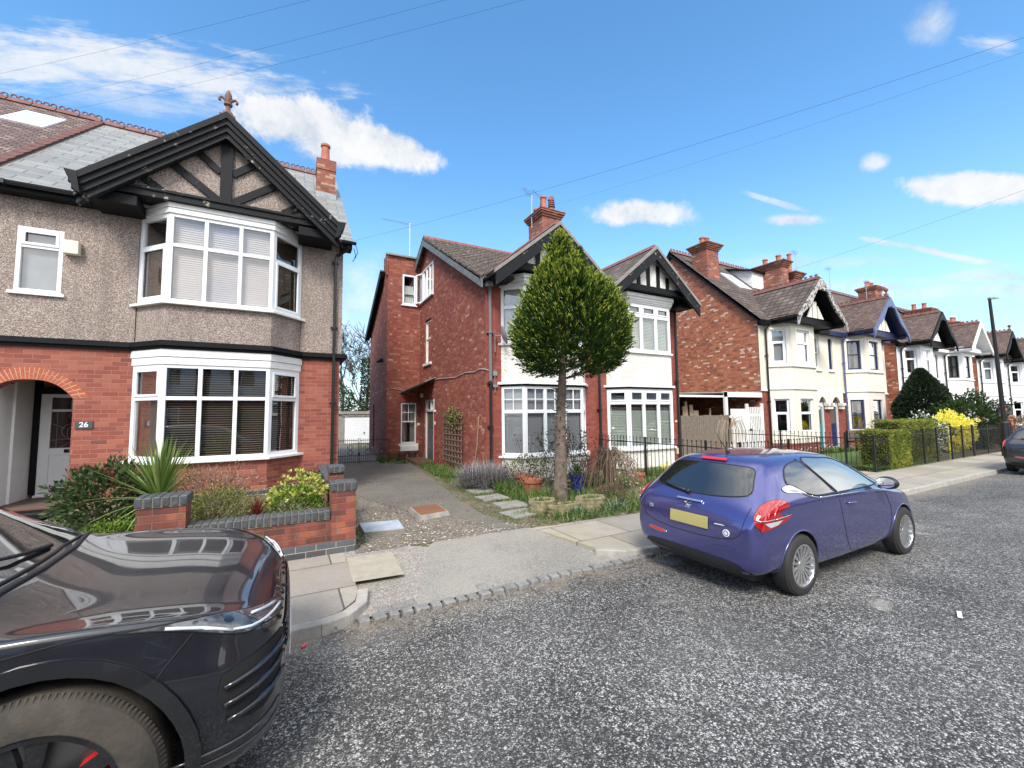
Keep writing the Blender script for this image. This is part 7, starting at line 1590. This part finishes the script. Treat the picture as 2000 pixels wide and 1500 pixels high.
def hatchback(root, paint_m, detail=True):
    car = Car(hatch_stations(), (0, 0, 0), [(.70, .30, .335, .56, 1.1), (3.10, .30, .335, .56, 1.1)], paint_m, root)
    Rr = dict(org=(-1, 0, 0), u=(0, 1, 0), v=(0, 0, 1), d=(1, 0, 0)); Rs = dict(org=(0, -2, 0), u=(1, 0, 0), v=(0, 0, 1), d=(0, 1, 0)); Ls = dict(org=(0, 2, 0), u=(1, 0, 0), v=(0, 0, 1), d=(0, -1, 0))
    rw = spline([(-.59, 1.02), (-.55, 1.13), (-.49, 1.235), (-.30, 1.255), (0, 1.262), (.30, 1.255), (.49, 1.235), (.55, 1.13), (.59, 1.02), (.50, .98), (.25, .955), (0, .95), (-.25, .955), (-.50, .98)], 3)
    car.patch('rear_window', rw, mats='carglass_solid', rim='blackplastic', rimr=.007, **Rr)
    ws = spline([(-.60, .98), (-.56, 1.12), (-.50, 1.24), (-.2, 1.30), (.2, 1.30), (.50, 1.24), (.56, 1.12), (.60, .98), (.3, .96), (-.3, .96)], 3)
    car.patch('windscreen', ws, (5, 0, 0), (0, 1, 0), (0, 0, 1), (-1, 0, 0), 'carglass_solid', rim='blackplastic', rimr=.006)
    for nm, A in (('side_window', Rs), ('side_window', Ls)):
        qw = spline([(.70, 1.10), (.80, 1.22), (.98, 1.275), (1.16, 1.29), (1.18, 1.28), (1.48, .955), (1.44, .94), (1.12, .945), (.94, .99), (.80, 1.06)], 3)
        car.patch('quarter_window', qw, mats='carglass_solid', rim='blackplastic', rimr=.008, **A)
        dw = spline([(1.24, 1.285), (1.60, 1.295), (1.95, 1.26), (2.25, 1.13), (2.50, .97), (2.52, .935), (1.60, .935), (1.55, .945)], 3)
        car.patch('door_window', dw, mats='carglass_side', rim='blackplastic', rimr=.010, **A)
        fwn = spline([(2.30, 1.105), (2.52, .98), (2.66, .90), (2.60, .885), (2.54, .90), (2.44, .99)], 3) if 0 else [(2.33, 1.09), (2.58, .955), (2.70, .885), (2.58, .89)]
        car.patch('front_quarter_window', fwn, mats='carglass_solid', **A)
        g = MB(); car.line(g, [(.66, 1.03), (.82, 1.01), (1.0, .945), (1.15, .918), (1.6, .91), (2.60, .88)], r=.010, off=.004, **A); bmesh.ops.translate(g.bm, vec=wloc(root), verts=g.bm.verts); g.build('window_trim', 'chrome', root, smooth=1)
        car.patch('chrome_fin', spline([(.58, 1.055), (.72, 1.075), (.84, 1.03), (.95, .97), (.78, 1.0), (.62, 1.015)], 3), mats='chrome', off=.008, **A)
        g = MB(); car.line(g, [(1.53, .92), (1.57, .80), (1.60, .60), (1.66, .42), (1.78, .27), (1.92, .235), (2.55, .235), (2.70, .30), (2.74, .45), (2.76, .62), (2.70, .80), (2.64, .88)], r=.0035, **A)
        bmesh.ops.translate(g.bm, vec=wloc(root), verts=g.bm.verts); g.build('door_seam', 'liner', root)
        s = A['d'][1] * -1
        g = MB(); h1, n_ = car.hit((1.80, s * 2, .80), A['d']); y = h1.y
        g.lathe([(.0, 0), (.05, .004), (.062, .010)], (0, 0, 0), 16) if 0 else None
        g.tube([(1.70, y + s * .004, .805), (1.74, y + s * .028, .808), (1.84, y + s * .028, .803), (1.90, y + s * .004, .80)], [.011, .014, .014, .010], 8); bmesh.ops.translate(g.bm, vec=wloc(root), verts=g.bm.verts); g.build('door_handle', paint_m, root, smooth=1)
        g = MB(); g.M = Matrix.Translation(wloc(root) + Vector((2.46, s * .90, .98))); bmesh.ops.create_uvsphere(g.bm, u_segments=20, v_segments=12, radius=1, matrix=g.M @ Matrix.Rotation(s * .25, 4, 'Z') @ Matrix.Diagonal((.075, .115, .075, 1)))
        g.M = Matrix.Translation(wloc(root)); g.tube([(2.50, s * .80, .93), (2.49, s * .88, .955)], [.03, .025], 8)
        mr = g.build('door_mirror', 'blackplastic', root, smooth=1)
        g = MB(); g.M = Matrix.Translation(wloc(root) + Vector((2.395, s * .905, .985))) @ Matrix.Rotation(s * .25, 4, 'Z'); g.prism([(.095 * math.cos(a) if abs(math.cos(a)) < .9 else .09 * math.copysign(1, math.cos(a)), .058 * math.sin(a)) for a in [k * math.pi / 8 for k in range(16)]], 'x', -.012, .0); g.build('mirror_glass', 'chrome', mr)
    # tail lamps, seen from the corner
    for s in (-1, 1):
        D = dict(org=(-1.2, s * 2.0, 0), u=(.78 if s < 0 else -.78, .62, 0) if 0 else ((.80, s * .0, 0)), v=(0, 0, 1), d=(0, -s, 0))
        up = [(.02, .80), (.08, .88), (.19, .94), (.36, .965), (.50, .945), (.55, .90), (.49, .885), (.41, .875), (.36, .85), (.40, .82), (.37, .81), (.18, .80)]
        lo = [(.02, .792), (.37, .802), (.55, .82), (.51, .785), (.32, .74), (.10, .70), (.07, .715)]
        dv = Vector((.55, -s * .835, 0)); uu = Vector((1, 0, 0)) 
        org = Vector((0, s * .80, 0)) - dv * 1.5
        tl = car.patch('tail_lamp', spline(up, 3), org, (1, 0, 0), (0, 0, 1), dv, 'redlens', off=.012, step=.03, rim='blackplastic', rimr=.005)
        car.patch('lamp_lower', spline(lo, 2), org, (1, 0, 0), (0, 0, 1), dv, 'redlens', off=.012, step=.03, parent=tl)
        car.patch('lamp_clear', [(.12, .775), (.39, .785), (.31, .75), (.19, .733)], org, (1, 0, 0), (0, 0, 1), dv, 'clearlens', off=.016, step=.03, parent=tl)
        g = MB()
        for k in range(3): car.line(g, spline([(.08 + k * .09, .815), (.11 + k * .09, .87), (.19 + k * .09, .92), (.27 + k * .08, .94)], 4, False), org, (1, 0, 0), (0, 0, 1), dv, .007, .014)
        bmesh.ops.translate(g.bm, vec=wloc(root), verts=g.bm.verts); g.build('lamp_strip', 'redlens2', tl, smooth=1)
        g = MB(); car.line(g, [(.04, .795), (.26, .80), (.54, .82)], org, (1, 0, 0), (0, 0, 1), dv, .005, .017); bmesh.ops.translate(g.bm, vec=wloc(root), verts=g.bm.verts); g.build('lamp_chrome', 'chrome', tl, smooth=1)
        if s > 0 or s < 0:
            car.patch('reflector', spline([(s * .28, .47), (s * .34, .49), (s * .53, .50), (s * .54, .475), (s * .36, .455)], 2), mats='redlens2' if s > 0 else paint_m, off=.006, step=.03, rim='chrome' if s > 0 else None, rimr=.003, **Rr)
        hl = spline([(s * .34, .60), (s * .50, .66), (s * .66, .72), (s * .70, .70), (s * .60, .60), (s * .42, .56)], 2)
        car.patch('headlamp', hl, (5, 0, 0), (0, 1, 0), (0, 0, 1), (-1, 0, 0), 'clearlens', off=.006, step=.04)
    # hatch: seams, lamp, plate, badge, handle strip, wiper, bumper insert, aerial
    g = MB()
    car.line(g, spline([(-.66, .90), (-.64, .78), (-.60, .64), (-.46, .575), (-.2, .548), (0, .545), (.2, .548), (.46, .575), (.60, .64), (.64, .78), (.66, .90)], 3, False), r=.004, **Rr)
    bmesh.ops.translate(g.bm, vec=wloc(root), verts=g.bm.verts); g.build('tailgate_seam', 'liner', root)
    pn = spline([(-.36, .63), (-.42, .765), (-.38, .79), (0, .80), (.33, .79), (.37, .765), (.31, .63), (0, .60)], 2)
    car.patch('plate_recess', pn, mats=paint_m, off=.002, **Rr)
    if detail:
        pl = car.patch('number_plate', [(-.27, .63), (.21, .63), (.21, .75), (-.27, .75)], mats='plateyellow', off=.012, step=.06, thick=.006, **Rr)
    else: car.patch('number_plate', [(-.24, .60), (.24, .60), (.24, .71), (-.24, .71)], mats='plateyellow', off=.012, step=.06, **Rr)
    car.patch('brake_lamp', spline([(-.16, 1.283), (.16, 1.283), (.16, 1.305), (-.16, 1.305)], 1), mats='redlens2', off=.012, step=.03, thick=.01, **Rr)
    car.patch('tailgate_trim', [(-.16, .868), (.16, .868), (.16, .885), (-.16, .885)], mats='alloy', off=.012, step=.04, thick=.008, **Rr)
    car.patch('bumper_insert', spline([(-.66, .235), (-.62, .31), (-.5, .365), (0, .375), (.5, .365), (.62, .31), (.66, .235), (0, .23)], 3), mats='blackplastic', off=.006, **Rr)
    g = MB(); g.M = Matrix.Translation(wloc(root)); h_, n_ = car.hit((-1, .06, .945), (1, 0, 0)); h2, n2 = car.hit((-1, .44, .99), (1, 0, 0))
    a = h_ + n_ * .02; b = h2 + n2 * .02; g.tube([a, a.lerp(b, .5) + Vector((-.012, 0, 0)), b], [.016, .013, .008], 6); g.lathe([(.02, -.02), (.025, .02)], tuple(a), 10); g.build('rear_wiper', 'blackplastic', root, smooth=1)
    g = MB(); g.M = Matrix.Translation(wloc(root)); h_, n_ = car.hit((.78, 0, 3), (0, 0, -1)); g.tube([h_ + Vector((0, 0, -.01)), h_ + Vector((.0, 0, .02)), h_ + Vector((-.03, 0, .03))], [.03, .022, .012], 8); g.tube([h_ + Vector((-.02, 0, .03)), h_ + Vector((-.22, 0, .25))], [.006, .003], 5); g.build('aerial', 'blackplastic', root, smooth=1)
    for x in (.70, 3.10):
        for s in (-1, 1): wheel(root, x, s * .735, .30, .185, s, .205, 'multi', 'alloy', 'tyre')
    arch_lip(car, .70, .30, .342, paint_m, .008); arch_lip(car, 3.10, .30, .342, paint_m, .008)
    g = MB(); g.M = Matrix.Translation(wloc(root))
    g.box(.2, 3.6, -.6, .6, .16, .30); g.build('underbody', 'blackplastic', root, bevel=.02)
    g = MB(); g.M = Matrix.Translation(wloc(root))
    for yy in (-.32, .32): g.prism([(1.30, .35), (1.22, .85), (1.30, 1.12), (1.38, 1.12), (1.40, .5), (1.75, .45), (1.75, .35)], 'y', yy - .2, yy + .2)
    g.build('seats', 'liner', root, bevel=.03)
    return car
M['carglass_solid'] = mat('tinted window glass', (.012, .013, .015), .03, spec=1.0, coat=1)
M['carglass_side'] = mat('pale reflecting side glass', (.10, .13, .14), .03, spec=1.0, coat=1)
PC = thing('hatchback', 'purple three door hatchback seen from behind, parked at the kerb', 'car', (3.90, 3.20, -.055))
pcar = hatchback(PC, 'purple')
# emblem: a small silver lion-like figure, model number, round badge and script on the tailgate
def on_rear(car, y, z): h, n = car.hit((-1, y, z), (1, 0, 0)); return h, n
h, n = on_rear(pcar, .0, .845); g = MB(); L_ = [((-.045, -.05), (-.02, 0)), ((-.02, 0), (-.03, .045)), ((-.03, .045), (.0, .06)), ((-.02, .0), (.01, -.01)), ((.01, -.01), (.03, -.055)), ((.03, -.055), (.05, -.055)), ((.01, -.01), (-.01, -.055)), ((0, .02), (.035, .03)), ((.0, .0), (.05, -.005)), ((-.03, .02), (-.06, .03)), ((-.045, -.05), (-.055, -.055)), ((.035, .03), (.05, .045))]
base = wloc(PC)
for (a, b) in L_: g.tube([base + h + Vector((-.012, -a[0] * .8, a[1] * .8 - .015)) + Vector((a[1] * .2, 0, 0)), base + h + Vector((-.012, -b[0] * .8, b[1] * .8 - .015)) + Vector((b[1] * .2, 0, 0))], .005, 5)
g.build('emblem', 'chrome', PC)
h, n = on_rear(pcar, .50, .735); text(PC, '208', tuple(base + h + Vector((-.012, 0, 0))), .055, 'chrome', (math.pi / 2, 0, -math.pi / 2 - .25), name='model_number', bold=.001)
h, n = on_rear(pcar, -.40, .70); g = MB(); g.M = Matrix.Translation(base); hh = h + Vector((-.01, 0, 0)); g.tube([hh + Vector((0, .055, .0)), hh + Vector((.016, -.05, 0))], .008, 5); g.build('script_badge', 'chrome', PC)
h, n = on_rear(pcar, -.47, .635); g = MB(); g.M = Matrix.Translation(base + h + n * .006) @ n.to_track_quat('Z', 'Y').to_matrix().to_4x4(); g.lathe([(.036, -.004), (.036, .002), (.0, .003)], (0, 0, 0), 20); st_ = g.build('sticker', 'white', PC); g = MB(); g.M = Matrix.Translation(base + h + n * .010) @ n.to_track_quat('Z', 'Y').to_matrix().to_4x4(); g.lathe([(.026, 0), (.019, .001)], (0, 0, 0), 18, cap=False); g.build('sticker_ring', 'greypaint', st_)

# ---- the dark grey car at the right edge
GC = thing('hatchback', 'dark grey car cut off by the right edge of the picture', 'car', (18.05, 3.10, -.055)); hatchback(GC, 'greypaint', False)

# ---- the black sports utility vehicle in the foreground (local x = 0 at the nose, tail towards -x)
def half2(zb, ws, wm, wb, zm, zbelt, wr, zr, wt, zt, zt2=None):
    return [(0, zb), (ws * .8, zb), (ws, zb + .10), (wm, zm), (wb + .35 * (wm - wb), zbelt - .13), (wb, zbelt), (wr, zr), (wt, zt - .010), (wt * .5, zt), (0, zt2 or zt)]
def suv_stations():
    S = []
    #               zb   ws   wm   wb   zm  zbelt  wr   zr   wt   zt
    S.append((.030, half2(.30, .40, .46, .46, .50, .66, .40, .70, .30, .72)))
    S.append((-.005, half2(.24, .58, .64, .62, .52, .75, .55, .79, .42, .80)))
    S.append((-.06, half2(.21, .72, .78, .73, .56, .815, .66, .845, .52, .85)))
    S.append((-.16, half2(.20, .81, .86, .79, .61, .885, .73, .905, .58, .90)))
    S.append((-.32, half2(.20, .85, .905, .83, .66, .95, .78, .955, .62, .94)))
    S.append((-.55, half2(.22, .86, .925, .845, .70, .99, .80, .99, .64, .975)))
    S.append((-.83, half2(.24, .86, .93, .85, .72, 1.01, .80, 1.01, .65, .995)))
    S.append((-1.10, half2(.24, .86, .925, .855, .72, 1.01, .81, 1.03, .66, 1.04)))
    S.append((-1.22, half2(.24, .85, .92, .86, .70, 1.015, .80, 1.06, .66, 1.09)))
    S.append((-1.45, half2(.24, .85, .915, .90, .56, .985, .76, 1.20, .60, 1.255)))
    S.append((-1.75, half2(.24, .85, .915, .90, .56, .99, .70, 1.40, .56, 1.46)))
    S.append((-2.05, half2(.24, .85, .915, .90, .56, 1.0, .66, 1.50, .54, 1.56)))
    S.append((-2.60, half2(.24, .85, .915, .90, .56, 1.01, .66, 1.52, .54, 1.60)))
    S.append((-3.40, half2(.24, .86, .925, .90, .58, 1.03, .65, 1.50, .53, 1.58)))
    S.append((-4.00, half2(.26, .85, .91, .88, .58, 1.05, .63, 1.42, .52, 1.52)))
    S.append((-4.25, half2(.30, .80, .84, .82, .58, 1.02, .60, 1.20, .50, 1.26)))
    S.append((-4.34, half2(.36, .70, .72, .70, .58, .90, .50, .98, .42, 1.02)))
    return S
RR = thing('sports_utility_vehicle', 'glossy black sports utility vehicle with black alloy wheel cut off at the left foreground', 'car', (.0, 3.10, -.02))
AX = -.80
rr = Car(suv_stations(), (0, 0, 0), [(AX, .405, .46, .60, 1.3), (AX - 2.66, .405, .46, .60, 1.3)], 'blackpaint', RR)
Rs = dict(org=(0, -2, 0), u=(1, 0, 0), v=(0, 0, 1), d=(0, 1, 0)); Fr = dict(org=(2, 0, 0), u=(0, 1, 0), v=(0, 0, 1), d=(-1, 0, 0)); Tp = dict(org=(0, 0, 3), u=(1, 0, 0), v=(0, 1, 0), d=(0, 0, -1))
for x in (AX, AX - 2.66):
    for s in (-1, 1): wheel(RR, x, s * .80, .405, .235, s, .275, 'five', 'rimblack', 'tyredirty')
for s in (-1, 1):
    A = dict(org=(0, s * 2, 0), u=(1, 0, 0), v=(0, 0, 1), d=(0, -s, 0))
    for cx in (AX, AX - 2.66):                         # gloss arch extensions
        a0, a1 = (-.35, math.pi + .2) if cx == AX else (-.2, math.pi + .35)
        ring = [(cx + .463 * math.cos(a0 + (a1 - a0) * k / 24), .405 + .463 * math.sin(a0 + (a1 - a0) * k / 24)) for k in range(25)] + [(cx + .515 * math.cos(a1 - (a1 - a0) * k / 24), .405 + .515 * math.sin(a1 - (a1 - a0) * k / 24)) for k in range(25)]
        rr.patch('arch_trim', ring, mats='rimblack', off=.012, step=.06, thick=.008, **A)
    rr.patch('side_window', spline([(-1.42, 1.03), (-1.80, 1.34), (-2.2, 1.46), (-3.4, 1.44), (-3.9, 1.30), (-3.9, 1.10), (-3.0, 1.05)], 2), mats='carglass_solid', **A)
    # headlamp: slim, swept round the corner
    dv = Vector((-.62, -s * .78, 0)); org = Vector((0, s * .80, 0)) - dv * 1.5
    hl = [(-.62, .965), (-.40, .955), (-.20, .925), (-.02, .885), (.14, .852), (.30, .818), (.35, .79), (.25, .79), (.10, .812), (-.03, .835), (-.13, .836), (-.24, .865), (-.38, .915), (-.50, .945)]
    lamp = rr.patch('headlamp', spline(hl, 2), org, (1, 0, 0), (0, 0, 1), dv, 'lampdark', off=.005, step=.03, rim='liner', rimr=.004)
    g = MB(); rr.line(g, [(-.46, .945), (-.32, .912), (-.20, .868), (-.10, .852), (.08, .832), (.28, .802)], org, (1, 0, 0), (0, 0, 1), dv, .007, .008)
    rr.line(g, [(-.06, .880), (.08, .852), (.22, .825)], org, (1, 0, 0), (0, 0, 1), dv, .007, .010)
    bmesh.ops.translate(g.bm, vec=wloc(RR), verts=g.bm.verts); g.build('lamp_strip', mat('white lamp strip %d' % s, (.55, .60, .66), .25), lamp, smooth=1)
    # side intake with blades
    it = spline([(-.27, .70), (-.08, .735), (.15, .75), (.19, .69), (.12, .54), (-.03, .475), (-.19, .50), (-.265, .58)], 2)
    vent = rr.patch('side_intake', it, org, (1, 0, 0), (0, 0, 1), dv, 'liner', off=.004, step=.04)
    g = MB()
    for (z0, z1, x0) in ((.655, .70, -.26), (.585, .635, -.26), (.515, .56, -.24)): rr.line(g, [(x0, z0), (-.05, (z0 + z1) / 2), (.15, z1)], org, (1, 0, 0), (0, 0, 1), dv, .012, .012)
    bmesh.ops.translate(g.bm, vec=wloc(RR), verts=g.bm.verts); g.build('intake_blade', 'blackpaint', vent, smooth=1)
    g = MB(); rr.line(g, [(-.44, .40), (-.1, .405), (.15, .42)], org, (1, 0, 0), (0, 0, 1), dv, .006, .004); rr.line(g, [(-.44, .36), (-.1, .355), (.18, .36)], org, (1, 0, 0), (0, 0, 1), dv, .004, .003)
    bmesh.ops.translate(g.bm, vec=wloc(RR), verts=g.bm.verts); g.build('bumper_trim', 'greypaint', RR, smooth=1)
    g = MB()
    rr.line(g, [(-.335, .90), (-.42, .80), (-.47, .72)], r=.004, **A)                         # bumper to wing
    rr.line(g, spline([(-.40, .945), (-.52, .965), (-.70, .972), (-.95, .95), (-1.2, .925), (-1.6, .90)], 4, False), r=.004, **A)   # clamshell bonnet edge
    rr.line(g, [(-1.62, .98), (-1.58, .6), (-1.50, .40)], r=.004, **A)
    bmesh.ops.translate(g.bm, vec=wloc(RR), verts=g.bm.verts); g.build('panel_seam', 'liner', RR)
wsn = spline([(-1.24, -.74), (-1.16, -.4), (-1.14, 0), (-1.16, .4), (-1.24, .74), (-1.9, .62), (-1.98, .3), (-2.0, 0), (-1.98, -.3), (-1.9, -.62)], 3)
rr.patch('windscreen', wsn, mats='carglass_solid', step=.08, rim='blackplastic', rimr=.01, **Tp)
g = MB(); rr.line(g, [(-1.17, -.80), (-1.11, -.4), (-1.095, 0), (-1.11, .4), (-1.17, .80)], r=.016, **Tp); bmesh.ops.translate(g.bm, vec=wloc(RR), verts=g.bm.verts); g.build('scuttle', 'blackplastic', RR, smooth=1)
g = MB(); g.M = Matrix.Translation(wloc(RR)); hh_, _ = rr.hit((-1.18, .30, 3), (0, 0, -1)); g.tube([hh_ + Vector((0, 0, .02)), hh_ + Vector((-.02, -.3, .05)), hh_ + Vector((-.10, -.66, .10))], [.014, .01, .006], 6)
hh_, _ = rr.hit((-1.18, -.25, 3), (0, 0, -1)); g.tube([hh_ + Vector((0, 0, .02)), hh_ + Vector((-.02, -.25, .05)), hh_ + Vector((-.10, -.5, .09))], [.014, .01, .006], 6); g.build('windscreen_wiper', 'blackplastic', RR, smooth=1)
gr = rr.patch('grille', spline([(-.52, .62), (-.55, .70), (-.50, .745), (0, .75), (.50, .745), (.55, .70), (.52, .62), (0, .60)], 2), mats='liner', off=.003, **Fr)
g = MB()
for k in range(5): rr.line(g, [(-.53, .625 + k * .028), (0, .612 + k * .031), (.53, .625 + k * .028)], r=.006, off=.008, **Fr)
for k in range(-8, 9): rr.line(g, [(k * .062, .62), (k * .062 + .03, .66), (k * .062, .69), (k * .062 + .03, .73)], r=.004, off=.008, **Fr)
bmesh.ops.translate(g.bm, vec=wloc(RR), verts=g.bm.verts); g.build('grille_mesh', 'rimblack', gr, smooth=1)
# raised lettering along the bonnet lip
for i, chh in enumerate('RANGE ROVER'):
    y = .56 - i * .112; h_, n_ = rr.hit((2, y, .79), (-1, 0, 0))
    if chh == ' ' or h_ is None: continue
    nz = n_.normalized(); xr = Vector((0, 1, 0)); xr = (xr - nz * xr.dot(nz)).normalized(); yr = nz.cross(xr)
    Rm = Matrix(((xr.x, yr.x, nz.x, 0), (xr.y, yr.y, nz.y, 0), (xr.z, yr.z, nz.z, 0), (0, 0, 0, 1)))
    text(RR, chh, tuple(wloc(RR) + h_ + nz * .004), .055, 'blackplastic', Rm, name='bonnet_letter', ext=.003)
g = MB(); g.M = Matrix.Translation(wloc(RR)); g.box(-4.0, -.2, -.7, .7, .20, .4); g.build('underbody', 'liner', RR)
pl_ = rr.patch('number_plate', [(-.26, .44), (.26, .44), (.26, .55), (-.26, .55)], mats='white', off=.014, step=.08, thick=.006, **Fr)
